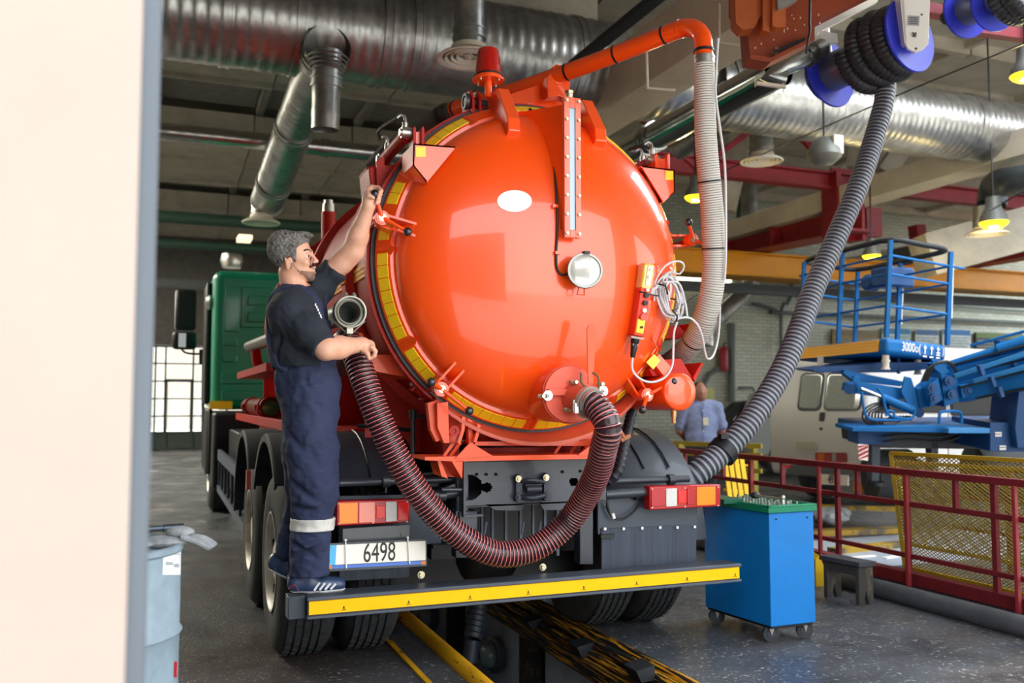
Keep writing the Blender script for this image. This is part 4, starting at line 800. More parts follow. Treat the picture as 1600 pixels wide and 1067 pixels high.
# bumper
b = MB(); b.bb((.685, 4.455, .405), (3.175, 4.60, .50)); BU = T('step_bumper', b, mat('bumper_dark_grey', '3a3f47', .5, var=.15, vscale=10), bev=.006)
b = MB(); b.bb((.692, 4.447, .418), (3.165, 4.456, .482)); T('yellow_reflector_strip', b, mat('yellow_strip', 'ffc000', .6, var=.03, vscale=30, spec=.25), BU, smooth=False)
b = MB(); b.bb((.683, 4.438, .484), (3.175, 4.46, .502)); b.bb((.683, 4.438, .398), (3.175, 4.46, .412)); T('bumper_lip', b, mat('bumper_lip_grey', '4a505a', .5), BU, bev=.003)
b = MB(); b.bb((.60, 4.50, .39), (.685, 4.60, .50)); T('bumper_end', b, mat('bumper_dark_grey', '3a3f47'), BU, bev=.004)
INK = mat('print_black', '3a2c08', .6)
for k in range(8):
    x = .86+k*.325; b = MB(); b.bb((x-.012, 4.4455, .428), (x+.012, 4.448, .4305)); b.bb((x-.005, 4.4455, .434), (x+.005, 4.448, .4355)); b.prism([V((x-.005, 4.4455, .438)), V((x+.005, 4.4455, .438)), V((x, 4.4455, .45))], (0, .002, 0)); b.bb((x-.003, 4.4455, .436), (x+.004, 4.448, .442)); T('printed_mark', b, INK, BU, smooth=False)
for x, y in ((658, 898), (848, 886)): q = YP(x, y, 4.64); b = MB(); b.cyl(q, q-V((0, .02, 0)), .014, n=6); b.cyl(q, q-V((0, .004, 0)), .02, n=16); T('bolt', b, ZINC, BU)
# tail lights
RL = mat('red_lens', 'b00c14', .25, coat=.2, bump=.15, bscale=120); RB = mat('bright_red_lens', 'e81a12', .25, coat=.2); OL = mat('amber_lens', 'ff8a08', .25, coat=.2, bump=.15, bscale=120); WL = mat('clear_lens', 'c9c6c0', .12, coat=1, bump=.5, bscale=150)
def lamp(segs, x0, x1, yt0, yt1, yb0, yb1, Y, nm='tail_lamp'):
    b = MB(); PL(b, [(x0, yt0), (x1, yt1), (x1, yb1), (x0, yb0)], Y, .07); r = T(nm, b, RL, bev=.006)
    for (xa, xb, m, dy) in segs:
        f = lambda x, a, c: a+(c-a)*(x-x0)/(x1-x0)
        b = MB(); PL(b, [(xa, f(xa, yt0, yt1)+dy), (xb, f(xb, yt0, yt1)+dy), (xb, f(xb, yb0, yb1)-dy), (xa, f(xa, yb0, yb1)-dy)], Y-.006, .01); T('lens', b, m, r, bev=.002)
    for xa in (x0+4, (x0+x1)/2, x1-4):
        for yy in (yt0+4, yb0-4):
            q = YP(xa, yy+(yt1-yt0)*(xa-x0)/(x1-x0), Y-.002); b = MB(); b.cyl(q, q-V((0, .003, 0)), .004, n=8); T('screw', b, WHITE, r)
lamp([(1018, 1040, RL, 5), (1041, 1058, WL, 4), (1060, 1073, RB, 8), (1074, 1087, RL, 5), (1089, 1118, OL, 3)], 1015, 1126, 760, 757, 797, 791, 4.60)
lamp([(530, 559, OL, 3), (561, 586, mat('salmon_lens', 'e8745a', .2, coat=1), 3), (588, 602, RB, 9), (603, 620, WL, 3), (622, 638, RB, 4)], 526, 640, 783, 780, 822, 816, 4.58)  # red segment next to the amber: sun wash put into its colour
b = MB(); q = YP(1003, 775, 4.68); b.cyl(q-V((.05, 0, 0)), q+V((.05, 0, 0)), .022); b.tube(spline([YP(947, 790, 4.68), YP(955, 806, 4.66), YP(970, 812, 4.65), YP(990, 800, 4.66), YP(1001, 785, 4.68)]), .007, 8); K('lamp_wiring', b, BLACK)
b = MB(); b.tube(spline([YP(957, 775, 4.66), YP(948, 782, 4.66), YP(952, 800, 4.66)]), .008, 8); K('lamp_wiring', b, BLACK)
b = MB(); q = YP(957, 802, 4.65); b.cyl(q, q+V((.01, 0, -.03)), .01); K('wire_plug', b, WHITE)
# number plate
Yp = 4.50
PW = mat('plate_white', 'efe9dc', .4)
b = MB(); PL(b, [(535, 826), (641, 819), (641, 846), (535, 852)], 4.56, .012); PL(b, [(536, 880), (642, 874), (641, 884), (540, 890)], 4.56, .012); NPH = T('plate_holder', b, mat('holder_black', '3b3f43', .35, coat=.4), bev=.003)
b = MB(); PL(b, [(514, 849), (667, 842), (667, 884), (511, 893)], Yp+.005, .01); T('plate_frame', b, mat('frame_grey', '4a4d50', .4), NPH, smooth=False)
b = MB(); PL(b, [(516, 852), (665, 845), (665, 875), (514, 883)], Yp, .006); T('plate_face', b, PW, NPH, smooth=False)
b = MB(); PL(b, [(516, 852), (526, 851.5), (524, 882.5), (514, 883)], Yp-.002, .004); T('plate_blue_band', b, mat('plate_cyan', '58b4e0', .4), NPH, smooth=False)
b = MB(); PL(b, [(514, 884), (665, 876), (665, 881), (513, 889)], Yp-.001, .006); T('plate_foot', b, mat('plate_foot_blue', '4f78c8', .4), NPH, smooth=False)
for pts in ([(513, 883), (519, 883), (518, 889), (512, 889.5)], [(658, 877), (665, 876), (665, 882), (658, 882)]): b = MB(); PL(b, pts, Yp-.003, .005); T('plate_reflector', b, mat('plate_orange', 'd87a3c', .4), NPH, smooth=False)
q = YP(593, 864, Yp-.001); textobj('6498', .135, basis(q, (1, 0, .0), (0, 0, 1)), mat('digit_dark', '2a262a', .5), 'plate_digits', NPH, sx=.62)
for (a, c) in (((540, 844), (541, 888)), ((637, 840), (640, 881))): b = MB(); b.tube([YP(*a, Yp-.008), YP(*c, Yp-.008)], .0035, 6); b.sph(YP(*a, Yp-.01), .007, 8); T('zip_tie', b, WHITE, NPH)
# mudguards
def fender(x0, x1, Yc, zc, r, a0, a1, nm='mudguard'):
    b = MB(); N = 22; vs = []
    for k in range(N+1):
        a = math.radians(a0+(a1-a0)*k/N); 
        for (x, rr) in ((x0, r-.05), (x0, r-.01), (x0+.015, r), ((x0+x1)/2, r+.006), (x1-.015, r), (x1, r-.01), (x1, r-.05), (x1-.012, r-.05), (x1-.015, r-.015), (x0+.015, r-.015), (x0+.012, r-.05)):
            vs.append(V((x, Yc-rr*math.cos(a), zc+rr*math.sin(a))))
    M_ = 11; b.add(vs, [(k*M_+j, k*M_+(j+1) % M_, (k+1)*M_+(j+1) % M_, (k+1)*M_+j) for k in range(N) for j in range(M_)]+[tuple(range(M_)), tuple(N*M_+M_-1-j for j in range(M_))])
    return T(nm, b, mat('mudguard_black', '282d35', .55, coat=.05, bump=.1), bev=0)
FD = [fender(.57, 1.36, 5.4, .56, .70, 40, 150), fender(2.44, 3.12, 5.4, .56, .70, 4, 150), fender(.56, 1.36, 6.8, .56, .68, 40, 178), fender(2.44, 3.12, 6.8, .56, .68, 40, 178)]
for f_, xx in ((FD[0], (.72, .9, 1.08, 1.22)), (FD[1], (2.6, 2.78, 2.96))):
    for x in xx:
        b = MB(); P = [V((x, 5.4-.712*math.cos(math.radians(a)), .56+.712*math.sin(math.radians(a)))) for a in range(42, 110, 9)]; b.tube(P, .006, 6); T('moulded_rib', b, BLACK, f_)
def flap(pts1, pts2, bolts, Y):
    b = MB(); PL(b, pts1, Y, .02); r = T('mudguard_skirt', b, mat('skirt_grey', '3b424d', .45), bev=.004)
    b = MB(); PL(b, pts2, Y-.012, .012); T('mud_flap', b, mat('flap_rubber', '39414e', .65, var=.25, vscale=40, vstretch=(1, 1, .02)), r, bev=.002)
    for x, y in bolts: q = YP(x, y, Y-.018); b = MB(); b.cyl(q, q-V((0, .006, 0)), .0085, n=10); T('bolt', b, WHITE, r)
flap([(934, 772), (1090, 765), (1090, 830), (934, 836)], [(940, 826), (1088, 820), (1088, 884), (940, 890)], [(945, 826), (974, 826), (1003, 825), (1031, 824), (1058, 824), (1085, 823)], 4.70)
flap([(530, 775), (690, 772), (690, 850), (530, 855)], [(530, 840), (640, 836), (640, 902), (530, 908)], [(560, 842), (600, 840)], 4.72)
b = MB(); q = V((.545, 6.1, .98)); b.bb((.53, 6.02, .88), (.555, 6.1, 1.0)); T('side_reflector', b, mat('side_orange', 'c2452a', .3), FD[2], smooth=False)
# wheels
def wheel(x0, x1, Yc, outer, nm='wheel', R=.52):
    w = x1-x0; b = MB(); pr = [(.27, .02), (.31, .0), (.38, -.008), (.46, .0), (R-.03, .018), (R-.008, .04), (R, .07), (R, w-.07), (R-.008, w-.04), (R-.03, w-.018), (.46, w), (.38, w+.008), (.31, w), (.27, w-.02)]
    b.lathe(pr, (x0, Yc, R), (1, 0, 0), 64, close=True); wh = T(nm, b, RUBBER, ang=30)
    b = MB(); N = 46
    for row in range(5):
        xa = x0+.045+row*(w-.09)/5; xb = xa+(w-.09)/5-.014
        for k in range(N):
            a = 2*PI*(k+.5*(row % 2))/N; da = 2*PI/N*.40
            q = []
            for rr in (R-.002, R+.012):
                for (xx, aa) in ((xa, a-da), (xb, a-da+.02), (xb, a+da+.02), (xa, a+da)): q.append(V((xx, Yc+rr*math.cos(aa), R+rr*math.sin(aa))))
            b.hexa(q)
    T('tread_blocks', b, RUBBER, wh, kind='stuff', smooth=False)
    s = 1 if outer < 0 else -1; xo = x0 if outer < 0 else x1
    b = MB(); b.lathe([(.27, .02), (.285, -.004), (.275, -.004), (.262, .012), (.25, .05), (.20, .07), (.13, .07), (.12, .03), (.09, .02), (0, .015)], (xo, Yc, R), (s, 0, 0), 40); T('rim', b, mat('dusty_rim_silver', 'd6d2c8', .5, metal=.2, var=.15), wh)
    for k in range(10):
        a = 2*PI*k/10; q = V((xo+s*.068, Yc+.155*math.cos(a), R+.155*math.sin(a))); b = MB(); b.cyl(q, q-V((s*.03, 0, 0)), .014, n=6); T('wheel_nut', b, ZINC, wh)
        if k % 2 == 0: q = V((xo+s*.052, Yc+.225*math.cos(a+.3), R+.225*math.sin(a+.3))); b = MB(); b.cyl(q, q-V((s*.02, 0, 0)), .026, n=14); T('rim_slot', b, BLACK, wh)
    return wh
Rw = .515
w1 = wheel(.62, .93, 5.42, -1); 
for dx, dy in ((.36, 0), (0, 1.36), (.36, 1.36), (0, 7.2)): copy_tree(w1, (dx, dy, 0), TRK)
w2 = wheel(2.84, 3.14, 5.42, 1)
for dx, dy in ((-.35, 0), (0, 1.36), (-.35, 1.36), (0, 7.2)): copy_tree(w2, (dx, dy, 0), TRK)
# side guard, boxes, cab
b = MB(); b.bb((.66, 7.7, .74), (.70, 11.4, .86)); b.bb((.66, 7.7, .36), (.70, 11.4, .44))
for k in range(8): b.bb((.665, 7.75+k*.5, .4), (.69, 7.79+k*.5, .8))
T('side_guard', b, mat('guard_grey', '4b5260', .45), smooth=False)
b = MB(); b.bb((.78, 8.6, .35), (1.3, 9.9, 1.0)); b.bb((.8, 10.2, .4), (1.4, 11.6, 1.1)); b.cyl((1.0, 8.3, .6), (1.0, 8.3, 1.0), .2); T('battery_box', b, BLACK, bev=.02)
b = MB(); b.bb((.62, 11.7, .35), (3.22, 13.9, 1.3)); b.bb((.56, 12.2, .5), (.64, 13.4, 1.35)); T('cab_step_box', b, BLACK, bev=.05)
b = MB(); b.bb((.60, 12.0, 1.33), (3.24, 13.95, 3.13)); CAB = T('cab', b, GREEN, bev=.12, seg=4)
def cabp(pts, t, m, nm): b = MB(); PL(b, pts, 12.0-t, t+.03); return T(nm, b, m, CAB, bev=.012)
cabp([(352, 448), (374, 448), (374, 518), (350, 518)], .02, GREEN, 'pressed_panel'); cabp([(378, 448), (520, 448), (520, 512), (376, 512)], .02, GREEN, 'pressed_panel')
cabp([(388, 462), (500, 462), (500, 477), (387, 477)], .045, GREEN, 'pressed_panel'); cabp([(388, 488), (500, 488), (500, 503), (387, 503)], .045, GREEN, 'pressed_panel')
for y in (530, 556): cabp([(349, y), (371, y), (371, y+10), (349, y+10)], .02, GREEN, 'pressed_panel')
cabp([(345, 584), (520, 584), (520, 600), (345, 600)], .015, GREEN, 'pressed_panel'); cabp([(345, 610), (520, 610), (520, 626), (345, 626)], .015, GREEN, 'pressed_panel')
b = MB(); b.bb((.585, 11.97, 1.34), (.86, 12.02, 1.44)); T('yellow_marker', b, YTAPE, CAB, smooth=False)
b = MB(); b.bb((.53, 12.3, 1.4), (.6, 13.0, 3.0)); T('air_deflector', b, BLACK, CAB, bev=.03)
b = MB(); b.lathe([(0, 0), (.08, .01), (.1, .06), (.07, .1), (0, .11)], (.62, 12.2, 2.72), (-1, 0, 0), 14); T('marker_lamp', b, STEEL, CAB)
MI = mat('mirror_glass', 'c9cdd0', .05, metal=1)
q = D(290, 484, 13.4); b = MB(); b.box(q, (.3, .1, .62)); T('side_mirror', b, BLACK, CAB, bev=.05)
q = D(288, 532, 12.9); b = MB(); b.box(q, (.33, .14, .26)); T('side_mirror', b, BLACK, CAB, bev=.05)
b = MB(); b.box(q+V((-.03, -.072, .0)), (.1, .006, .2)); T('mirror_glass', b, MI, CAB)
b = MB(); b.tube(spline([D(284, 546, 12.9), D(290, 551, 12.9), D(305, 553, 12.9), D(322, 552, 12.9)]), .015, 8); b.tube(spline([D(320, 555, 12.6), D(318, 560, 12.6), D(317, 640, 12.4), D(321, 665, 12.3), D(328, 670, 12.2)]), .02, 8); b.box(D(317, 558, 12.8), (.1, .1, .22)); T('mirror_arm', b, BLACK, CAB)
# ================================================================== HOSES
MH = mat('maroon_pvc', '2e141c', .3, coat=.4); MRIB = mat('pink_hose_rib', 'e0807a', .4)
hp = [V((.93, 5.35, 1.62)), V((.95, 4.95, 1.68)), YP(541, 532, 4.62), YP(556, 556, 4.50), YP(571, 600, 4.42), YP(592, 655, 4.38), YP(622, 718, 4.36), YP(662, 782, 4.36), YP(712, 833, 4.36), YP(775, 865, 4.36), YP(838, 855, 4.36), YP(888, 815, 4.32), YP(918, 770, 4.19), YP(935, 733, 4.05), YP(943, 700, 3.95)]
aa = (pn-pv).normalized(); hp += [pn+aa*.135+V((.014, 0, -.085)), pn+aa*.105+V((.006, 0, -.03)), pn+aa*.055, pn+aa*.0]
b = MB(); corrugated(b, hp, .066, .0205, [1.035, .985, .965, .965, .985, 1.035], n=32, mats=[0, 0, 0, 0, 0, 1])
obj('suction_hose', b, [MH, MRIB], label='thick maroon ribbed suction hose looping from the outlet valve to the worker', cat='hose', ang=80)
WH = mat('grey_white_hose', 'c3beb5', .5); WHd = mat('grey_hose_groove', '77736b', .6)
wp = [D(1100, 96, 4.99), D(1101, 150, 5.0), D(1103, 220, 5.02), D(1109, 290, 5.05), D(1114, 350, 5.08), D(1116, 410, 5.1), D(1111, 460, 5.12), D(1098, 505, 5.18), D(1078, 540, 5.3), D(1050, 565, 5.5), D(1020, 580, 5.8)]
b = MB(); PWH = corrugated(b, wp, .0625, .0135, [1.0, 1.0, .955], n=28, mats=[0, 0, 1], rscale=lambda t: .92+.16*min(1, t*2.2))
HW = obj('boom_hose', b, [WH, WHd], label='pale grey ribbed hose hanging from the red boom beside the tank', cat='hose', ang=80)
for i_ in (.30, .47, .73):
    k = int(i_*(len(PWH)-1)); b = MB(); b.ring(PWH[k], PWH[k+2]-PWH[k-2], .06, .069, -.005, .005, 28); obj('cable_tie', b, BLACK, HW)
# exhaust hose from the reel
EXH = mat('exhaust_hose_grey', '8f929b', .5, var=.1, vscale=10); EXD = mat('exhaust_hose_black', '3a3d46', .55)
ep = [D(1384, 128, 7.35), D(1381, 160, 7.3), D(1366, 215, 7.2), D(1341, 290, 7.0), D(1305, 375, 6.8), D(1272, 450, 6.6), D(1247, 520, 6.4), D(1216, 590, 6.2), D(1172, 658, 6.0), D(1135, 700, 5.9), D(1085, 742, 5.8), D(1040, 775, 5.85)]
b = MB(); corrugated(b, ep, .078, .036, [1.045, 1.0, .94, .94, 1.0], n=28, mats=[0, 1, 1, 1, 0])
EH = obj('exhaust_hose', b, [EXH, EXD], label='long grey ribbed exhaust hose hanging from the reel to the right mudguard', cat='hose', ang=70)
q = D(1130, 705, 5.9); b = MB(); b.ring(q, D(1172, 658, 6.0)-q, .075, .1, -.03, .03, 28); b.box(q+V((-.03, -.05, .1)), (.06, .04, .03)); obj('hose_cuff', b, BLACK, EH)
b = MB(); corrugated(b, [YP(988, 640, 4.85), YP(982, 665, 4.78), YP(975, 700, 4.7), YP(966, 735, 4.66), YP(950, 752, 4.7), YP(925, 756, 4.85)], .03, .035, [1.12, 1.0, .9], n=14)
obj('sheathed_line', b, mat('black_spiral', '202329', .5), label='black spiral-wrapped line dropping behind the maroon hose', cat='hose')
b = MB(); corrugated(b, [V((2.08, 6.2, .35)), YP(747, 925, 5.9), YP(745, 960, 5.8), YP(738, 1000, 5.7)], .062, .04, [1.08, 1.0, .9], n=20); b.cyl(YP(738, 1000, 5.7), YP(734, 1035, 5.68), .05, n=20)
obj('pit_hose', b, mat('dark_blue_black_hose', '262d38', .5), label='black ribbed hose hanging down into the pit under the step', cat='hose')
# pendant control with coiled cable -------------------------------------------------
pT, nT = dome(1000, 415, .0); pB, nB = dome(984, 525, .0)
pT = pT+nT*.05; pB = pB+nB*.045
RC = thing('pendant_control', (pT+pB)/2, 'red and yellow hand control box tied to the tank lid', 'remote control')
yv = (pT-pB).normalized(); nn = V((-.05, -1, 0)); nn = (nn-yv*nn.dot(yv)).normalized(); xv = yv.cross(nn); nn = -nn if nn.y > 0 else nn
Rm = Matrix((xv, nn, yv)).transposed(); L = (pT-pB).length; cc = (pT+pB)/2
def rb(u, n_, v, s, m, nm, bev=.003):
    b = MB(); b.box(cc+xv*u+nn*n_+yv*v, s, Rm); return obj(nm, b, m, RC, bev=bev)
rb(0, 0, -.055, (.062, .075, L*.68), mat('control_red', 'd8340f', .4), 'housing', .006)
rb(.0, 0, L*.33, (.066, .078, L*.36), mat('clear_yellow_cover', 'd9b54a', .15, coat=1), 'cover', .012)
rb(.004, .041, L*.34, (.03, .006, L*.28), mat('label_pale', 'e6dcc0', .4), 'label_plate')
rb(0, .039, -.165*1+.03, (.045, .006, .075), YTAPE, 'yellow_panel')
for v, m, r in ((.03, BLACK, .013), (-.01, BLACK, .013), (-.05, WHITE, .012), (-.085, mat('stop_red', 'd8503c', .4), .018), (-.14, BLACK, .007), (.13, WHITE, .009), (.06, WHITE, .009), (.17, WHITE, .007)):
    b = MB(); q = cc+nn*.038+yv*v+xv*.004; b.cyl(q, q+nn*.016, r, n=16); obj('button', b, m, RC)
q0 = pB-yv*.0; b = MB(); b.lathe([(.0, 0), (.024, 0), (.022, .03), (.018, .035), (.02, .045), (.014, .1), (.009, .11), (0, .11)], q0, -yv, 16); obj('cable_gland', b, BLACK, RC)
b = MB(); b.box(q0+yv*.0-xv*.0, (.075, .05, .012), Rm); b.box(q0-yv*.03, (.03, .03, .03), Rm); obj('tape_wrap', b, mat('torn_tape', 'b0968a', .4), RC)
b = MB(); b.tube([cc+yv*.045+xv*(-.04)+nn*.04, cc+yv*.04+xv*.04+nn*.04, YP(1032, 463, 4.3), YP(1055, 468, 4.28)], .004, 6); obj('tie_wire', b, BLACK, RC)
CG = mat('grey_cable', 'c6c6c8', .45)
cabp_ = [q0-yv*.105, YP(988, 578, 4.16), YP(1000, 592, 4.16), YP(1018, 597, 4.16), YP(1038, 590, 4.16), YP(1050, 572, 4.16), YP(1052, 545, 4.2), YP(1053, 520, 4.22), YP(1058, 503, 4.22)]
rnd = random.Random(4)
coil = []
cx, cy = 1047, 464
for k in range(8*12):
    a = k/12*2*PI+PI/2; g = rnd.uniform(-1, 1); i = k//12
    rx = 19-(i*2.6 % 11)+g*1.2; ry = 40-(i*3.7 % 13)+g*1.5
    coil.append(YP(cx+4*math.sin(i*2.1)+rx*math.cos(a)+.12*ry*math.sin(a), cy+2*math.cos(i*1.7)+ry*math.sin(a)*.95, 4.27-.006*i+.008*g))
tail = [YP(1058, 498, 4.2), YP(1075, 496, 4.2), YP(1088, 505, 4.22), YP(1097, 525, 4.25), YP(1102, 553, 4.3), YP(1107, 561, 4.32), YP(1116, 552, 4.4), YP(1123, 520, 4.5), YP(1125, 470, 4.6), YP(1124, 425, 4.7)]
b = MB(); b.tube(spline(cabp_, .02), .0062, 8); b.tube(spline(coil, .02), .0058, 8); b.tube(spline(tail, .02), .0062, 8)
loop = [YP(1022, 470, 4.24), YP(1024, 440, 4.22), YP(1040, 415, 4.2), YP(1060, 408, 4.2), YP(1069, 415, 4.2), YP(1062, 428, 4.22), YP(1046, 425, 4.23), YP(1036, 440, 4.23), YP(1060, 442, 4.22), YP(1070, 470, 4.22), YP(1074, 495, 4.22)]
b.tube(spline(loop, .02), .0058, 8); b.tube(spline([YP(1030, 448, 4.22), YP(1019, 452, 4.2), YP(1018, 462, 4.2), YP(1027, 446, 4.2), YP(1042, 452, 4.2), YP(1046, 470, 4.2)], .02), .0058, 8)
obj('coiled_cable', b, CG, label='loose coil of thin grey cable hanging at the right of the lid', cat='cable')
b = MB(); b.tube([YP(1028, 404, 4.36), YP(1027, 444, 4.24)], .003, 6); b.tube(spline([YP(1028, 444, 4.2), YP(1040, 447, 4.18), YP(1043, 460, 4.2)]), .005, 6); b.tube(spline([YP(1050, 484, 4.2), YP(1058, 494, 4.18), YP(1056, 502, 4.2)]), .005, 6); b.tube([YP(1052, 486, 4.2), YP(1090, 460, 4.3)], .002, 6); obj('coil_strap', b, BLACK, label='black ties binding the grey cable coil', cat='strap')
b = MB(); zoff = lambda p: p+V((.016, -.064, 0))
b.tube(spline([zoff(D(1108, 66, 4.98)), zoff(D(1106, 96, 4.98)), zoff(D(1104, 150, 5.0)), zoff(D(1110, 200, 5.0)), zoff(D(1118, 260, 5.02)), zoff(D(1120, 330, 5.05)), zoff(D(1120, 400, 5.08)), zoff(D(1118, 440, 5.1))], .03), .007, 8)
obj('control_cable', b, CG, label='thin grey cable strapped down the front of the pale boom hose', cat='cable')
# ================================================================== HOSE REELS AND CRANE BOX
BRN = mat('brown_crane_paint', '8a3a1c', .5, var=.12, vscale=6, col2=None); BRN2 = mat('orange_brown_paint', 'b0592a', .45, var=.1, vscale=8)
CB = thing('crane_trolley_box', D(1230, 40, 6.6), 'brown paint-splashed steel crane box at the top right', 'crane part')
def fr(*p): return [D(*q) for q in p]
def PRD(nm, pts, d, t, m, par, **k):
    b = MB(); a = [D(x, y, d) for x, y in pts]; b.prism(a, _f*t); return obj(nm, b, m, par, smooth=False, **k)
PRD('box_body', [(1168, 42), (1172, 92), (1203, 96), (1273, 62), (1273, 34), (1375, -18), (1375, -40), (1150, -40), (1150, 10)], 6.5, .22, BRN, CB)
PRD('box_flange', [(1172, 84), (1205, 90), (1270, 57), (1273, 62), (1204, 97), (1172, 92)], 6.44, .15, BRN, CB)
PRD('bracket_block', [(1148, -20), (1150, 36), (1160, 46), (1178, 44), (1190, 22), (1190, -20)], 6.35, .15, BRN2, CB)
PRD('bracket_block', [(1192, -20), (1192, 47), (1202, 50), (1204, 22), (1208, -20)], 6.3, .12, BRN2, CB)
PRD('bracket_block', [(1207, -20), (1207, 40), (1214, 43), (1228, 42), (1228, -20)], 6.25, .1, BRN2, CB)
PRD('bracket_block', [(1214, -20), (1216, 14), (1226, 10), (1250, -4), (1250, -20)], 6.2, .1, mat('silver_plate', '9b9892', .4, metal=.5), CB)
PRD('slot', [(1207, 84), (1210, 79), (1258, 58), (1258, 63)], 6.43, .02, BLACK, CB)
rnd = random.Random(2)
for k in range(26):
    x = rnd.uniform(1170, 1290); y = rnd.uniform(8, 88-(x-1200)*.3 if x > 1200 else 88); 
    b = MB(); q = D(x, y, 6.495); h = rnd.uniform(.006, .016); b.box(q, (.006, .004, h)); obj('paint_drip', b, mat('drip_cream', 'e8d8b8', .5), CB, smooth=False)
b = MB(); q = D(1266, -10, 6.3); b.tube(spline([q, D(1265, 38, 6.3), D(1266, 45, 6.3), D(1263, 62, 6.3), D(1260, 84, 6.35)]), .009, 8); obj('hanging_wire', b, BLACK, label='grey wire hanging down the side of the brown crane box', cat='wire')
BD = mat('reel_blue', '2c34b4', .5, coat=.0, spec=.3); DRUM = mat('drum_steel', '7d7f86', .4, metal=.7)
def reel(cl, dl, cr_, dr, R, rd, lb, turns, hang):
    a = D(*cl, dl); c = D(*cr_, dr); ax = (c-a).normalized(); r = thing('hose_reel', (a+c)/2, lb, 'hose reel')
    for o_, s in ((a, 1), (c, -1)):
        b = MB(); b.lathe([(rd*.6, -.012), (R, -.012), (R+.006, -.004), (R+.006, .004), (R, .012), (R*.8, .008), (rd*.6, .008)], o_, ax, 48, close=True); obj('flange_disc', b, BD, r)
        b = MB(); b.lathe([(R*.78, -.014*1), (R*.8, -.018), (R*.82, -.014)], o_, ax*1, 48); obj('pressed_ring', b, BD, r)
    b = MB(); b.cyl(a, c, rd, n=36); obj('drum', b, DRUM, r)
    b = MB(); b.ring(c, ax, rd*.5, rd*.78, .0, .05, 36); b.ring(c, ax, rd*.6, rd*.7, .0, .09, 36); b.cyl(c, c+ax*.1, rd*.3, n=20); obj('chrome_hub', b, STEEL, r)
    b = MB(); b.cyl(a-ax*.02, a-ax*.10, R*.72, R*.7, n=36); b.cyl(a-ax*.1, a-ax*.2, R*.25, n=20); obj('motor_cover', b, mat('motor_blue', '0c4b92', .4), r)
    return r, a, c, ax
R1, a1_, c1_, ax1 = reel((1297, 115), 7.65, (1421, 56), 7.0, .29, .16, 'blue-flanged hose reel holding the coiled black exhaust hose', 4, None)
b = MB(); rr = .235; path = []; e1, e2 = ax1.cross(V((0, 0, 1))).normalized(), None; e2 = ax1.cross(e1)
Lr = (c1_-a1_).length; N = 44
for k in range(int(3.3*N)):
    th = 2*PI*k/N; t = .42+.5*k/(3.3*N); path.append(a1_+ax1*(Lr*t)+(e1*math.cos(th)+e2*math.sin(th))*(rr+.012*math.sin(th*1.3)))
corrugated(b, path[::3], .068, .034, [1.05, 1.05, .92, .90, .92], n=18)
obj('coiled_hose', b, mat('black_ribbed_hose', '2e2d31', .45), R1, ang=70)
def arm(pts, d, t, par): 
    b = MB(); a = [D(x, y, d) for x, y in pts]; b.prism(a, _f*t); return obj('support_arm', b, WHITE, par, bev=.004, smooth=False)
A1 = arm([(1405, -20), (1413, 66), (1419, 76), (1431, 82), (1442, 78), (1451, 68), (1454, -20)], 6.85, .03, R1)
PRD('arm_web', [(1405, -20), (1411, -20), (1417, 70), (1413, 66)], 6.85, .16, WHITE, R1)
PRD('rating_label', [(1419, 24), (1437, 25), (1436, 40), (1418, 39)], 6.845, .005, mat('label_grey', 'a5a5a8', .4), R1)
for k in range(4): PRD('label_text', [(1421, 27+k*3), (1434, 27.6+k*3), (1434, 28.4+k*3), (1421, 27.8+k*3)], 6.842, .003, BLACK, R1)
b = MB(); q = D(1429, 54, 6.845); b.tube([q+V((-.02, 0, -.02)), q+V((.02, 0, .02))], .004, 5); b.tube([q+V((-.02, 0, .015)), q+V((.01, 0, -.02))], .004, 5); b.ring(q, (0, 1, 0), .012, .016, -.004, 0, 14); obj('arm_emblem', b, BLACK, R1)
for (x, y, r) in ((1431, 76, .008), (1440, 23, .007)): b = MB(); q = D(x, y, 6.85); b.cyl(q, q-_f*.006, r, n=12); obj('arm_bolt', b, BLACK, R1)
PRD('reel_rail', [(1268, 40), (1372, -8), (1372, 2), (1284, 48), (1308, 52), (1310, 66), (1272, 70), (1268, 44)], 7.6, .06, WHITE, R1)
b = MB(); b.tube([a1_+V((0, 0, .1)), a1_+V((0, .1, .9))], .03, 8); obj('hanger', b, WHITE, R1)
R2, a2_, c2_, ax2 = reel((1512, 12), 8.3, (1555, 0), 8.0, .27, .16, 'second blue hose reel cut off at the top right corner', 2, None)
b = MB(); path = []
for k in range(70):
    th = 2*PI*k/44; path.append(c2_+ax2*(.12+.25*k/70)+(e1*math.cos(th)+e2*math.sin(th))*.2)
corrugated(b, path[::3], .068, .034, [1.05, 1.05, .92, .90, .92], n=18); obj('coiled_hose', b, mat('black_ribbed_hose', '2e2d31', .45), R2, ang=70)
b = MB(); q = D(1481, 27, 8.4); b.cyl(q, q+V((.25, -.08, .05)), .075, n=20); b.sph(q, .07, 14); obj('reel_motor', b, BLACK, R2)
b = MB(); b.bar(D(1440, 14, 8.6), D(1500, 24, 8.6), .12, .1); b.bar(D(1520, 45, 8.6), D(1660, 64, 8.6), .1, .1); obj('reel_beam', b, RED, label='dark red bar carrying the second blue reel', cat='steel beam', smooth=False)
b = MB(); b.bar(D(1182, 130, 7.3), D(1228, 136, 7.3), .028, .028); b.tube([D(1180, 124, 7.3), D(1180, 136, 7.3)], .005, 6); b.tube([D(1224, 130, 7.3), D(1224, 144, 7.3)], .005, 6); obj('duct_hanger', b, OFFW, label='small cream hanger bar under the shiny elbow duct', cat='bracket')
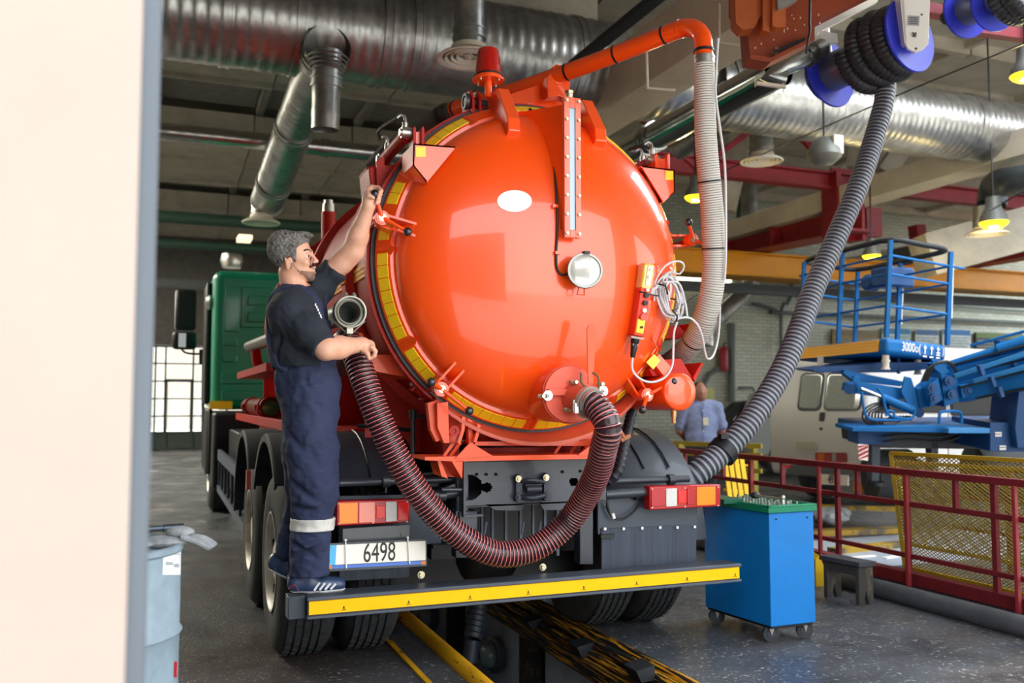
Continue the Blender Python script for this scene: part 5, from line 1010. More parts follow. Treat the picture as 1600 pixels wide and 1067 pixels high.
# ================================================================== TOOL CABINET, DRUM, STOOL
c0, c1, c2 = G(1205, 980, .1), G(1276, 972, .1), G(1102, 948, .1)
u = (c1-c0).normalized(); w_ = (c2-c0); w_ = (w_-u*w_.dot(u)); Wd = w_.length; w_.normalize(); Ud = (c1-c0).length
w_ = V((-u.y, u.x, 0)); w_ = (c2-c0).normalized(); Wd = (c2-c0).length; Ud = .33
CABN = thing('tool_cabinet', c0+u*Ud/2+w_*Wd/2-V((0, 0, .1)), 'bright blue wheeled steel tool cabinet standing right of the truck', 'cabinet')
TCB = mat('cabinet_blue', '0476c2', .42, coat=.1, var=.04, vscale=8); zt_ = .775
def cb(u0, u1, w0, w1, z0, z1, m, nm, bev=.003):
    b = MB(); p = [c0+u*a+w_*c for a, c in ((u0, w0), (u1, w0), (u1, w1), (u0, w1))]; z = V((0, 0, 1)); b.hexa([V((q.x, q.y, z0)) for q in p]+[V((q.x, q.y, z1)) for q in p]); return obj(nm, b, m, CABN, bev=bev, smooth=False)
cb(0, Ud, 0, Wd, .1, zt_, TCB, 'body', .006); cb(.01, Ud-.01, .01, Wd-.01, .085, .1, BLACK, 'base')
for a in (.05, Ud-.05): b = MB(); q = c0+u*a; q = V((q.x, q.y, zt_-.04)); b.cyl(q-V((0, .004, 0)), q+V((0, .01, 0)), .006, n=10); obj('screw_hole', b, BLACK, CABN)
for k in range(5):
    b = MB(); q = c0+w_*(Wd*(.1+.2*k)); q = V((q.x, q.y, zt_+.0)); b.cyl(q, q+V((0, 0, .004)), .005, n=8); obj('rivet', b, WHITE, CABN)
for a, c in ((.04, .05), (Ud-.04, .05), (.04, Wd-.06), (Ud-.04, Wd-.06)):
    q = c0+u*a+w_*c; q = V((q.x, q.y, .05)); b = MB(); x = (u*-.4+w_*-.9).normalized()
    b.cyl(q-x*.014, q+x*.014, .05, n=24); cw = obj('caster_wheel', b, RUBBER, CABN)
    b = MB(); b.cyl(q-x*.017, q+x*.017, .028, n=16); obj('caster_hub', b, mat('hub_dark', '3b3e42', .4, metal=.3), cw)
    b = MB()
    for s in (-1, 1): b.prism([q+x*.02*s+V((0, 0, -.01)), q+x*.02*s+V((.02, 0, .04)), q+x*.02*s+V((-.02, 0, .04))], x*.003)
    b.box(q+V((0, 0, .04)), (.05, .05, .008)); obj('caster_fork', b, STEEL, cw)
TG = mat('tray_green', '0a7d58', .35, coat=.3)
th_ = thing('socket_tray', V((c0.x, c0.y, zt_)), 'open green tray full of sockets lying on the blue cabinet', 'tool tray')
def tb(u0, u1, w0, w1, z0, z1, z2, z3, m, nm, par=None):
    b = MB(); p = [c0+u*a+w_*c for a, c in ((u0, w0), (u1, w0), (u1, w1), (u0, w1))]; b.hexa([V((q.x, q.y, z)) for q, z in zip(p, (z0, z0, z1, z1))]+[V((q.x, q.y, z)) for q, z in zip(p, (z2, z2, z3, z3))]); return obj(nm, b, m, par or th_, bev=.003, smooth=False)
tb(-.02, Ud+.01, -.02, Wd*1.0, zt_, zt_+.0, zt_+.03, zt_+.03, TG, 'tray')
tb(-.02, .0, -.02, Wd, zt_+.03, zt_+.03, zt_+.045, zt_+.045, TG, 'tray_rim'); tb(Ud-.01, Ud+.01, -.02, Wd, zt_+.03, zt_+.03, zt_+.045, zt_+.045, TG, 'tray_rim'); tb(-.02, Ud+.01, -.02, .0, zt_+.03, zt_+.03, zt_+.045, zt_+.045, TG, 'tray_rim')
tb(-.12, .02, .25, Wd+.02, zt_+.03, zt_+.03, zt_+.06, zt_+.07, mat('tray_green_dark', '07543f', .4), 'lid_half')
m = MB(); m.cyl((0, 0, 0), (0, 0, .03), .011, n=12); m.cyl((0, 0, .03), (0, 0, .031), .006, n=8); sk = mesh_of(m, 'socket', STEEL)
rnd = random.Random(5); SKN = 0
for i in range(9):
    for j in range(4):
        q = c0+u*(.05+.07*j)+w_*(.06+.055*i); s = rnd.uniform(.7, 1.25); o = piece(sk, 'socket', Matrix.Translation((q.x, q.y, zt_+.03)) @ Matrix.Diagonal((s, s, rnd.uniform(.5, .9), 1)))
        tag(o, 'chrome socket standing in the green tray', 'socket', 'sockets in the green tray')
b = MB(); q = c0+u*.12+w_*.02; q = V((q.x, q.y, zt_+.045)); b.cyl(q, q+V((0, 0, .035)), .012, n=14); b.tube([q+V((0, 0, .03)), q+V((-.05, .2, .035))], .008, 8); b.sph(q+V((0, 0, .04)), .016, 12); obj('ratchet', b, STEEL, label='chrome ratchet lying across the sockets at the tray front', cat='ratchet')
b = MB(); q = c0+u*.2+w_*.35; b.sph(V((q.x, q.y, zt_+.065)), .028, 12, (1.3, 1, .8)); obj('black_knob', b, BLACK, label='small black knob on top of the socket tray', cat='knob')
# steel drum
p = G(287, 1067, 0); dc = XP(262, 848, -.02); dc = V((-.055, 3.6, 0))
e = XP(0, 0, 1) if False else None
d_ = thing('steel_drum', (-.05, 3.55, 0), 'dented grey steel drum standing behind the door edge', 'drum')
DM = mat('drum_grey', '8496a0', .55, var=.14, vscale=7, bump=.25, bscale=6)
cxd, cyd, rd_ = -.195, 3.8, .29
b = MB(); b.lathe([(0, .01), (.28, .01), (.295, .0), (.295, .02), (.287, .03), (.287, .27), (.298, .285), (.287, .30), (.287, .55), (.298, .565), (.287, .58), (.287, .865), (.297, .875), (.297, .895), (.287, .90), (.283, .88), (.28, .86), (0, .86)], (cxd, cyd, 0), (0, 0, 1), 56); obj('shell', b, DM, d_)
def curved(x0, x1, y0, y1, r, m, nm):
    b = MB(); pts = []; NS_ = 10
    for px in [x0+(x1-x0)*i/NS_ for i in range(NS_+1)]:
        q = ray(px, 900); q.z = 0; o = V((0-cxd, 0-cyd, 0)); A = q.dot(q); B = 2*q.dot(o); C_ = o.dot(o)-r*r; t = (-B-math.sqrt(max(0, B*B-4*A*C_)))/(2*A); hit = q*t
        for py in (y0, y1): z = CAM.z+ray(px, py).z*t; pts.append(V((hit.x, hit.y, z)))
    b.add(pts, [(2*i, 2*i+1, 2*i+3, 2*i+2) for i in range(NS_)]); return obj(nm, b, m, d_)
curved(254, 282, 860, 898, .2885, mat('paper_label', 'e8ebec', .6), 'paper_label')
for k, (xa, xb, ya) in enumerate(((262, 280, 866), (258, 270, 878), (271, 279, 881))): curved(xa, xb, ya, ya+1.2+(k > 0)*4, .2895, mat('label_ink', '9aa0a4', .7), 'label_text')
curved(276, 280, 1031, 1055, .289, mat('red_mark', 'c0182a', .5), 'red_mark')
# gloves and bar on the drum
GV = mat('dirty_glove', '8d9092', .9, var=.25, vscale=25)
b = MB(); gp = V((cxd+.22, cyd-.05, .905))
b.sph(gp, .06, 14, (1.5, .9, .45)); b.sph(gp+V((-.1, -.02, .0)), .06, 12, (1.3, .9, .3)); b.sph(gp+V((.06, .0, .035)), .045, 12, (1.2, .8, .5))
for k in range(4): b.tube(spline([gp+V((.06, -.03+.02*k, .02)), gp+V((.12+.01*k, -.03+.022*k, .0)), gp+V((.17+.008*k, -.03+.022*k, -.03))], .02), .012, 8)
obj('work_glove', b, GV, label='grey work glove draped over the drum rim', cat='glove')
b = MB(); b.tube([V((cxd-.1, cyd+.2, .915)), V((cxd+.26, cyd+.28, .915))], .012, 8); b.cyl(V((cxd+.22, cyd+.27, .915)), V((cxd+.3, cyd+.285, .915)), .016, n=12); obj('steel_bar', b, mat('dark_bar', '4c545c', .4, metal=.6), label='dark steel bar lying across the drum top', cat='bar')
# stool
st = thing('wooden_stool', (4.70, 5.25, 0), 'low worn black wooden stool near the red railing', 'stool')
SW = mat('worn_dark_wood', '3a3733', .7, col2='8a7a5c', thr=(.55, .8), vscale=9, vstretch=(1, 1, .4)); SWT = mat('stool_top_black', '3c3e42', .6, var=.2)
s0, s1 = V((4.60, 5.42, 0)), V((4.64, 5.14, 0)); sd = (s1-s0).normalized(); sn = V((-sd.y, sd.x, 0))*-1; sn = V((.98, .2, 0))
def sb(pts, ext, m, nm, **k): b = MB(); b.prism(pts, ext); return obj(nm, b, m, st, smooth=False, **k)
zz = .27; wv = V((.125, -.005, 0)); o = s0-sd*.03; q = s1+sd*.05
b = MB(); b.hexa([V((p.x, p.y, zz)) for p in (o-wv*.1, q-wv*.1, q+wv*1.1, o+wv*1.1)]+[V((p.x, p.y, zz+.035)) for p in (o-wv*.1, q-wv*.1, q+wv*1.1, o+wv*1.1)]); obj('seat', b, SWT, st, bev=.004, smooth=False)
for base in (s0, s1):
    l = base; sb([l, l+wv*.3, l+wv*.5+V((0, 0, .1)), l+wv*.7, l+wv, l+wv+V((0, 0, zz)), l+V((0, 0, zz))], sd*.03, SW, 'leg')
b = MB(); b.hexa([s0+V((0, 0, .2))+wv*.05, s1+V((0, 0, .2))+wv*.05, s1+V((0, 0, .2))+wv*.15, s0+V((0, 0, .2))+wv*.15]+[x+V((0, 0, .07)) for x in (s0+V((0, 0, .2))+wv*.05, s1+V((0, 0, .2))+wv*.05, s1+V((0, 0, .2))+wv*.15, s0+V((0, 0, .2))+wv*.15)]); obj('apron', b, SW, st, smooth=False)
# ================================================================== RAILINGS AND GUARDS
def vplane(px, py, P0, d):
    n = V((d.y, -d.x, 0)); q = ray(px, py); return CAM+q*((P0-CAM).dot(n)/q.dot(n))
RX = 5.35
RA = thing('red_railing', (RX, 6, 0), 'dark red steel railing running beside the blue cabinet and stool', 'railing')
def bar(nm, lo, hi, m, par): b = MB(); b.bb(lo, hi); return obj(nm, b, m, par, smooth=False, bev=.003)
bar('top_rail', (RX-.03, 3.2, .875), (RX+.03, 13, .925), DKRED, RA); bar('rail', (RX-.015, 3.2, .64), (RX+.015, 13, .68), DKRED, RA); bar('rail', (RX-.015, 3.2, .25), (RX+.015, 13, .285), DKRED, RA)
bar('bottom_beam', (RX-.01, 3.2, .05), (RX+.09, 13, .14), DKRED, RA)
for y in (3.85, 4.59, 5.37, 6.13, 7.33, 8.5, 9.7, 11): bar('post', (RX, y-.02, .05), (RX+.035, y+.02, .9), DKRED, RA)
for px in (1280, 1416, 1585, 1174): q = XP(px, 800, RX-.05); bar('stanchion', (RX-.06, q.y-.014, -.0), (RX-.03, q.y+.014, .88), mat('lighter_rail_red', '9c3236', .5), RA)
for px in (1223, 1340, 1493, 1131, 1090): q = XP(px, 760, RX); bar('short_upright', (RX-.02, q.y-.015, .66), (RX+.02, q.y+.015, .9), DKRED, RA)
R2_ = thing('red_railing', (6.5, 6, 0), 'second thinner red railing behind the mesh panels', 'railing')
for z in (.86, .6, .33): bar('rail', (6.5, 3.6, z), (6.53, 6.0, z+.03), DKRED, R2_)
for y in (3.8, 5.4): bar('post', (6.49, y, 0), (6.54, y+.05, .88), DKRED, R2_)
KB = mat('kerb_grey', '4c4d4f', .7, var=.2, vscale=5, bump=.3, bscale=10)
b = MB(); b.tube([(4.99, 2.4, .055), (4.99, 4, .055), (4.99, 5.9, .055), (5.0, 8.5, .055)], .07, 16); obj('round_kerb', b, KB, label='thick grey pipe kerb lying along the floor before the railing', cat='kerb')
b = MB(); b.bb((5.13, 2.4, -.1), (5.32, 13, .05)); obj('channel_beam', b, mat('dark_channel', '2a2c2f', .6, var=.2), label='dark steel channel at the foot of the red railing', cat='beam', smooth=False)
YM = mat('mesh_yellow', '94801e', .6, var=.15, vscale=14)
def mesh_panel(tl, tr, br, bl, lb, pitch=.042, double=True):
    t = thing('mesh_guard', (tl+tr+br+bl)/4, lb, 'mesh panel'); f4 = [tl, tr, br, bl]
    ny = (tr-tl).cross(bl-tl).normalized()
    for i in range(4):
        b = MB(); b.bar(f4[i], f4[(i+1) % 4], .035, .03); obj('frame_bar', b, YTAPE if 0 else mat('frame_yellow', 'b3961c', .5, var=.1), t, smooth=False)
    W_, H_ = (tr-tl).length, (bl-tl).length; b = MB(); N = int((W_+H_*1.7)/pitch)
    def P(u, v): return tl.lerp(tr, u/W_).lerp(bl.lerp(br, u/W_), v/H_)
    for s in (0, 1):
        for k in range(N):
            c = k*pitch; L_ = H_*1.7; u0, v0 = c, 0; u1, v1 = c-L_, H_
            if u0 > W_: v0 = (u0-W_)/1.7; u0 = W_
            if u1 < 0: v1 = v0+(u0-0)/1.7 if v0 else c/1.7; u1 = 0; v1 = min(v1, H_)
            if v0 >= H_: continue
            if s: u0, u1 = W_-u0, W_-u1
            a, c2_ = P(u0, v0), P(u1, v1)
            if (a-c2_).length > .01: b.bar(a, c2_, .0065, .004, up=ny)
    obj('wire_mesh', b, YM, t, kind='stuff', smooth=False)
mesh_panel(D(1392, 708, 7.3), D(1680, 724, 5.9), D(1680, 948, 5.85), D(1414, 886, 7.2), 'near yellow expanded-mesh guard leaning behind the red railing')
mesh_panel(D(1400, 722, 7.9), D(1700, 740, 6.5), D(1700, 900, 6.5), D(1420, 850, 7.9), 'rear yellow mesh guard just behind the near one', pitch=.06)
b = MB()
yg = thing('yellow_slat_guard', D(1150, 760, 9.2), 'leaning yellow slatted guard right of the truck mudguard', 'guard')
for k in range(4):
    b = MB(); a = D(1131+k*9, 711, 9.2); c = D(1142+k*9, 785, 9.0); b.bar(a, c, .045, .02); obj('slat', b, YTAPE, yg, smooth=False)
for yy in (725, 765): b = MB(); b.bar(D(1130, yy, 9.23), D(1172, yy+2, 9.23), .03, .02); obj('cross_bar', b, YTAPE, yg, smooth=False)
OLY = mat('olive_yellow', '8f8423', .55, var=.15)
ob_ = thing('yellow_barrier', D(1110, 700, 10), 'dull yellow horizontal barrier in front of the man in the shirt', 'barrier')
for (y0, y1) in ((692, 697), (707, 712), (730, 736)): b = MB(); b.bar(D(1040, y0, 10.2), D(1190, y1, 9.6), .06, .05); obj('rail', b, OLY, ob_, smooth=False)
for x in (1062, 1178): b = MB(); q = D(x, 694, 10); b.bb((q.x-.03, q.y-.03, 0), (q.x+.03, q.y+.03, q.z)); obj('post', b, OLY, ob_, smooth=False)
for k, (pts, z, w, lb) in enumerate([(((1240, 834), (1420, 828)), .02, .18, 'nearest yellow floor beam behind the railing'), (((1300, 862), (1420, 850)), .02, .12, 'short yellow floor beam by the mesh panel'), (((1200, 790), (1400, 796)), .02, .08, 'dull yellow floor beam below the white van')]):
    a, c = G(*pts[0], z), G(*pts[1], z); b = MB(); b.bar(a, c, w, .07); obj('floor_beam', b, mat('beam_yellow', 'a8881c', .5, col2='5b5140', thr=(.5, .62), vscale=5), label=lb, cat='beam', smooth=False)
b = MB(); b.bar(D(1334, 761, 10.8), D(1400, 768, 10.4), .05, .1); b.bar(D(1334, 754, 10.8), D(1400, 761, 10.4), .03, .04); obj('yellow_bar', b, mat('vivid_yellow', 'e3a412', .4), label='bright yellow double bar below the white van plate', cat='bar', smooth=False)
b = MB(); q = G(1300, 822, 0); rnd = random.Random(9)
for k in range(9): b.sph(q+V((rnd.uniform(-.2, .25), rnd.uniform(-.15, .15), .09+rnd.uniform(0, .08))), .12, 8, (1.2, .8, rnd.uniform(.5, .9)))
obj('plastic_sack', b, mat('sack_grey', '8d9397', .35, bump=1, bscale=9, var=.3, vscale=10), label='crumpled grey plastic sack on the floor behind the railing', cat='sack')
b = MB(); b.prism([D(x, y, 7.0) for x, y in ((1274, 874), (1280, 868), (1287, 884), (1291, 904), (1291, 922), (1275, 918))], _f*.2); obj('wheel_chock', b, YTAPE, label='yellow steel stop between blue cabinet and stool', cat='wheel stop', smooth=False)
LFL = mat('pale_floor_paint', '9aa3ad', .4, var=.1)
b = MB(); b.bb((6.0, 6.2, 0), (8.6, 7.6, .004)); obj('floor_2', b, LFL, kind='structure', smooth=False)
for k, (x0, x1) in enumerate(((1322, 1366), (1382, 1404))): b = MB(); b.bar(G(x0, 872, .008), G(x1, 868, .008), .05, .012); obj('white_mark', b, WHITE, label=['longer', 'shorter'][k]+' white painted floor dash behind the railing', cat='marking', smooth=False)
# ================================================================== BOOM LIFT
LD = mat('lift_blue_dark', '0f4478', .55); LOFT = (0, 0, 0)
N_, L_, R_ = D(1385, 527, 9.5), D(1244, 543, 10.9), D(1480, 539, 9.9)
BL = thing('boom_lift', V((G(1500, 780, 0).x, G(1500, 780, 0).y, 0)), 'blue hydraulic boom lift with work basket before the white van', 'boom lift')
upv = (V((0, 0, 1))+_r*.07).normalized(); a_, b_ = L_-N_, R_-N_
def BK(a, c, h): return N_+a_*a+b_*c+upv*h
def BO(nm, b, m, par=BL, **k): return obj(nm, b, m, par, **k)
b = MB(); b.hexa([BK(0, 0, -.18), BK(0, 1, -.18), BK(1, 1, -.16), BK(1, 0, -.16), BK(0, 0, 0), BK(0, 1, 0), BK(1, 1, 0), BK(1, 0, 0)]); BSK = BO('basket_floor', b, BLUE, bev=.05, seg=3)
for k in range(4):
    b = MB(); o = -a_.cross(V((0, 0, 1))).normalized(); o = o if o.dot(_f) < 0 else -o; f0, f1 = .07, 1.0; h0 = -.015-.033*k
    b.hexa([BK(f0, 0, h0-.03)+o*.002, BK(f1, 0, h0-.03)+o*.002, BK(f1, 0, h0)+o*.002, BK(f0, 0, h0)+o*.002, BK(f0, 0, h0-.03)+o*.012, BK(f1, 0, h0-.03)+o*.012, BK(f1, 0, h0)+o*.012, BK(f0, 0, h0)+o*.012]); BO('yellow_stripe', b, mat('stripe_yellow', 'ffb81c', .45), BSK, smooth=False)
for (x, y) in ((0, 0), (.5, 0), (.95, 0), (0, 1), (.5, 1), (.98, 1)):
    b = MB(); b.bar(BK(x, y, 0), BK(x, y, 1.04), .055, .04); BO('post', b, BLUE, BSK, smooth=False)
BT = mat('black_foam_rail', '1c1f22', .6)
b = MB(); b.tube(spline([BK(*q, 1.06) for q in ((.1, 0), (.5, 0), (.86, 0), (1, .14), (1, .5), (1, .86), (.86, 1), (.5, 1), (.1, 1), (0, .86), (0, .5), (0, .14), (.1, 0))], .05), .03, 10); BO('top_rail', b, BT, BSK)
for h in (.88, .68, .34):
    for (p, q) in (((0, 0), (1, 0)), ((0, 0), (0, 1 if h != .88 else 1.25)), ((0, 1), (1, 1)), ((1, 0), (1, 1))):
        b = MB(); b.tube([BK(*p, h), BK(*q, h)], .014, 8); BO('mid_rail', b, BLUE, BSK)
b = MB(); b.box(BK(.55, .95, .86), (.42, .28, .24)); b.cyl(BK(.75, .8, .84), BK(.75, 1.0, .84), .1); BO('control_console', b, LD, BSK, bev=.03)
for (x, y) in ((.0, 1.02), (.5, 1.03)): b = MB(); b.tube([BK(x, y, .95), BK(x, y+.03, .9), BK(x-.01, y+.02, .3)], .008, 6); BO('hanging_cord', b, WHITE, BSK)
ndir = b_.normalized(); nz = upv; o = b_.cross(upv).normalized(); o = o if o.dot(_f) < 0 else -o
q = BK(0, .52, -.075)+o*.006; textobj('3000o(', .135, basis(BK(0, .40, -.08)+o*.004, ndir, nz), WHITE, 'load_text', BSK, sx=.75)
for k in range(3):
    c = BK(0, .62+.11*k, -.08)+o*.008; b = MB(); b.bar(c-nz*.05, c+nz*.045, .014, .004, up=o); b.bar(c+nz*.02-ndir*.025, c+nz*.02+ndir*.025, .014, .004, up=o)
    if k == 2: b.bar(c-nz*.02-ndir*.03, c-nz*.02+ndir*.03, .012, .004, up=o); b.bar(c-nz*.045-ndir*.03, c-nz*.045+ndir*.03, .012, .004, up=o)
    BO('load_symbol', b, WHITE, BSK, smooth=False)
    b = MB(); c = c-nz*.075; b.bar(c-ndir*.03, c+ndir*.03, .014, .004, up=o); BO('small_text', b, WHITE, BSK, smooth=False)
textobj(')', .12, basis(BK(0, .93, -.075)+o*.004, ndir, nz), WHITE, 'load_text', BSK, sx=.75)
def BD_(nm, pts, d, t, m=BLUE, bev=.006): b = MB(); a = [D(x, y, d) for x, y in pts]; b.prism(a, _f*t); return BO(nm, b, m, bev=bev, smooth=False)
def BB(nm, p, q, w, h=None, m=BLUE, bev=.008): b = MB(); b.bar(D(*p), D(*q), w, h); return BO(nm, b, m, bev=bev, smooth=False)
def BC(nm, p, q, r, m=BLUE): b = MB(); b.cyl(D(*p), D(*q), r, n=18); return BO(nm, b, m)
CW_ = mat('cream_post', 'd8d2c2', .4)
for (x, y0, y1, d) in ((1282, 556, 584, 10.4), (1384, 548, 576, 9.6), (1434, 556, 584, 9.9)):
    b = MB(); b.cyl(D(x, y0, d), D(x, y1, d), .035, n=16); b.cyl(D(x, (y0+y1)/2, d), D(x, (y0+y1)/2+3, d), .045, n=16); b.cyl(D(x, y1-1, d), D(x, y1+1, d), .05, n=6); BO('load_cell', b, CW_)
BD_('under_frame', [(1270, 578), (1376, 566), (1478, 566), (1478, 574), (1400, 582), (1280, 582)], 9.8, .7, LD)
b = MB(); b.tube([D(1403, 545, 9.9), D(1404, 583, 9.8)], .02, 8); BO('tie_rod', b, LD)
BD_('link_arm', [(1320, 578), (1330, 580), (1412, 596), (1408, 604), (1335, 596), (1318, 584)], 9.7, .12)
BD_('link_arm', [(1325, 598), (1340, 596), (1424, 608), (1428, 622), (1400, 624), (1342, 616), (1322, 610)], 9.5, .15); b = MB(); b.cyl(D(1327, 608, 9.45), D(1327, 608, 9.75), .055, n=20); BO('pivot_pin', b, LD)
BD_('link_plate', [(1414, 588), (1424, 590), (1442, 645), (1436, 650), (1426, 648), (1408, 612)], 9.42, .03)
BD_('link_plate', [(1334, 588), (1344, 586), (1340, 616), (1330, 612)], 9.5, .05)
BC('rod', (1345, 607, 9.45), (1382, 622, 9.45), .018, STEEL); BC('tilt_cylinder', (1378, 621, 9.45), (1428, 642, 9.4), .045); b = MB(); b.cyl(D(1436, 645, 9.36), D(1436, 645, 9.7), .05, n=18); b.cyl(D(1436, 645, 9.35), D(1436, 645, 9.37), .03, n=12); BO('pivot_pin', b, LD)
for pts in ([(1346, 612), (1350, 640), (1356, 652), (1372, 656), (1422, 654), (1430, 640)], [(1370, 606), (1378, 616), (1384, 640), (1392, 650), (1424, 656)], [(1384, 650), (1388, 642), (1396, 644), (1398, 654)]):
    b = MB(); b.tube(spline([D(x, y, 9.3) for x, y in pts], .03), .014, 8); BO('guard_hoop', b, BLUE)
rnd = random.Random(3)
for k in range(7):
    x0 = 1352+k*5; b = MB(); b.tube(spline([D(1400-k*3, 625-k, 9.5), D(x0+10, 632+k*2, 9.45), D(x0-4, 645, 9.42), D(x0, 660+k, 9.4), D(x0+22, 664-k, 9.42), D(x0+40, 650, 9.5)], .04), .011, 6); BO('hydraulic_line', b, BLACK)
b = MB(); b.bar(D(1428, 622, 9.5), D(1452, 618, 9.5), .2, .22); BO('knuckle', b, BLUE, bev=.02, smooth=False)
BD_('knuckle_block', [(1448, 606), (1466, 590), (1474, 624), (1454, 636)], 9.3, .28); BD_('knuckle_block', [(1470, 584), (1496, 590), (1500, 626), (1476, 636)], 9.3, .3); BD_('knuckle_block', [(1500, 602), (1528, 594), (1532, 616), (1504, 622)], 9.25, .28)
for (x, y) in ((1455, 606), (1459, 622), (1482, 595), (1486, 616), (1512, 610), (1544, 604)): b = MB(); q = D(x, y, 9.27); b.cyl(q, q-_f*.035, .05, n=18); b.cyl(q-_f*.035, q-_f*.055, .028, n=6); BO('pivot_bolt', b, LD)
BB('boom_section', (1470, 600, 9.6), (1680, 548, 8.8), .26, .24); BB('boom_section', (1500, 614, 9.4), (1700, 566, 8.6), .22, .2); BB('boom_flange', (1492, 588, 9.25), (1680, 528, 8.6), .05, .05, mat('lift_blue_light', '2f80bd', .5)); BB('boom_flange', (1522, 596, 9.15), (1680, 552, 8.5), .05, .05, mat('lift_blue_light', '2f80bd', .5)); BB('boom_flange', (1560, 613, 9.1), (1690, 574, 8.5), .04, .04, mat('lift_blue_light', '2f80bd', .5))
BC('lift_cylinder', (1478, 574, 9.5), (1570, 545, 9.2), .055); BC('lift_cylinder', (1560, 548, 9.2), (1690, 505, 8.8), .07); BB('boom_top', (1516, 540, 9.4), (1690, 494, 8.8), .03, .03); BD_('cylinder_clevis', [(1562, 532), (1574, 532), (1592, 548), (1566, 556)], 9.2, .12)
BD_('cylinder_clevis', [(1462, 568), (1480, 564), (1492, 584), (1472, 592)], 9.45, .2); BD_('hook_plate', [(1456, 562), (1470, 560), (1478, 572), (1484, 582), (1472, 586), (1460, 576)], 9.3, .04)
BD_('deck', [(1332, 668), (1482, 664), (1547, 668), (1547, 674), (1480, 676), (1332, 674)], 9.2, .5, BLUE); BD_('deck_lip', [(1482, 669), (1547, 669), (1547, 677), (1482, 677)], 9.05, .1, mat('lift_blue_light', '2f80bd', .5))
BD_('deck_body', [(1340, 660), (1592, 658), (1592, 668), (1340, 669)], 9.75, .6, LD); BD_('side_cabinet', [(1547, 660), (1605, 660), (1605, 706), (1547, 705)], 9.1, .8, LD)
BD_('undercarriage', [(1340, 674), (1550, 676), (1550, 702), (1375, 700), (1342, 692)], 9.8, .5, BLACK); BD_('side_beam', [(1340, 672), (1392, 674), (1392, 694), (1341, 694)], 9.5, .3, LD)
BD_('outrigger', [(1362, 694), (1376, 694), (1374, 752), (1362, 752)], 9.8, .14, mat('outrigger_grey', '39424c', .5)); BD_('outrigger', [(1454, 680), (1467, 680), (1466, 740), (1456, 740)], 9.8, .14, mat('outrigger_grey', '39424c', .5)); b = MB(); b.cyl(D(1368, 752, 9.8), D(1368, 758, 9.8), .1); BO('outrigger_foot', b, BLACK)
for y in (682, 690): b = MB(); b.tube(spline([D(1500, y-8, 9.4), D(1470, y, 9.4), D(1420, y-4, 9.4), D(1380, y, 9.4)], .1), .015, 6); BO('hydraulic_line', b, BLACK)
b = MB(); b.cyl(D(1360, 742, 10.3), D(1420, 742, 10.3), .3); BO('tyre', b, RUBBER); b = MB(); b.cyl(D(1520, 738, 10.3), D(1590, 738, 10.3), .32); BO('tyre', b, RUBBER)
b = MB(); b.tube(spline([D(1468, 662, 9.2), D(1468, 648, 9.2), D(1473, 643, 9.2), D(1497, 643, 9.2), D(1502, 648, 9.2), D(1502, 662, 9.2)], .03), .016, 8); BO('grab_hoop', b, BLUE)
BD_('turret', [(1592, 612), (1640, 606), (1640, 700), (1590, 700), (1586, 668)], 9.0, .5, LD)
for (x, y) in ((1555, 675), (1562, 696)): BD_('warning_label', [(x, y), (x+10, y), (x+10, y+7), (x, y+7)], 9.09, .005, WHITE, 0); BD_('label_text', [(x+1, y+2.5), (x+9, y+2.5), (x+9, y+4), (x+1, y+4)], 9.085, .005, mat('label_line', '5a5a60', .5), 0)
BD_('warning_board', [(1341, 694), (1357, 695), (1356, 720), (1342, 718)], 9.2, .02, WHITE, 0)
for k in range(4): y = 694+k*7; BD_('red_stripe', [(1341.5, min(y+6, 718)), (1341.5, min(y+2.5, 718)), (1356.5, max(695, y-5)), (1356.5, max(695, y-1.5))], 9.19, .01, mat('stripe_red', 'a8202a', .5), 0)
for k, (p, q, r) in enumerate((((1474, 592, 9.3), (1690, 540, 8.6), .012), ((1500, 606, 9.2), (1690, 558, 8.5), .012), ((1490, 570, 9.35), (1690, 516, 8.7), .014), ((1524, 622, 9.2), (1690, 590, 8.5), .014))): b = MB(); b.tube([D(*p), D(*q)], r, 6); BO('hydraulic_line', b, BLACK)
for k, (x, y) in enumerate(((1530, 570), (1580, 556), (1548, 588), (1592, 576), (1560, 604))): b = MB(); b.bar(D(x, y, 9.0), D(x+5, y+16, 9.0), .05, .04); BO('boom_strap', b, LD, smooth=False)
for k in range(3): b = MB(); b.tube(spline([D(1440+k*4, 596, 9.3), D(1452+k*5, 574-k*3, 9.3), D(1478+k*4, 566, 9.3), D(1496, 580+k*4, 9.3)], .04), .012, 6); BO('hydraulic_line', b, BLACK)
# ================================================================== VAN AND CARS
RR, RL_ = D(1352, 700, 11.6), D(1238, 700, 12.9); RR.z = 0; RL_.z = 0
sd_ = V((_r*2.86+_f*1.4).xy).normalized(); sd_ = V((sd_.x, sd_.y, 0)); wd_ = (RL_-RR); wd_ = V((-sd_.y, sd_.x, 0)); VW = 1.8; RLc = RR+wd_*VW
VN = thing('white_van', RR+sd_*2.4+wd_*.9, 'white passenger van with curtained rear windows behind the blue lift', 'van')
VWH = mat('van_white', 'c9c9c4', .35, coat=.3); VG = mat('van_glass', '20282b', .1, coat=1); CUR = mat('curtain_grey', '8e958c', .8, var=.25, vscale=30, vstretch=(6, 6, .3))
prof = [(.04, .38), (0, .6), (0.0, 1.2), (.12, 1.95), (.3, 2.12), (.6, 2.18), (4.0, 2.18), (4.5, 2.05), (5.0, 1.3), (5.6, 1.05), (5.65, .4)]
b = MB(); b.prism([RR+sd_*s+V((0, 0, z)) for s, z in prof], wd_*VW); o = obj('body', b, VWH, VN, bev=.06, smooth=True, seg=3)
def rearp(px, py): return vplane(px, py, RR, wd_)
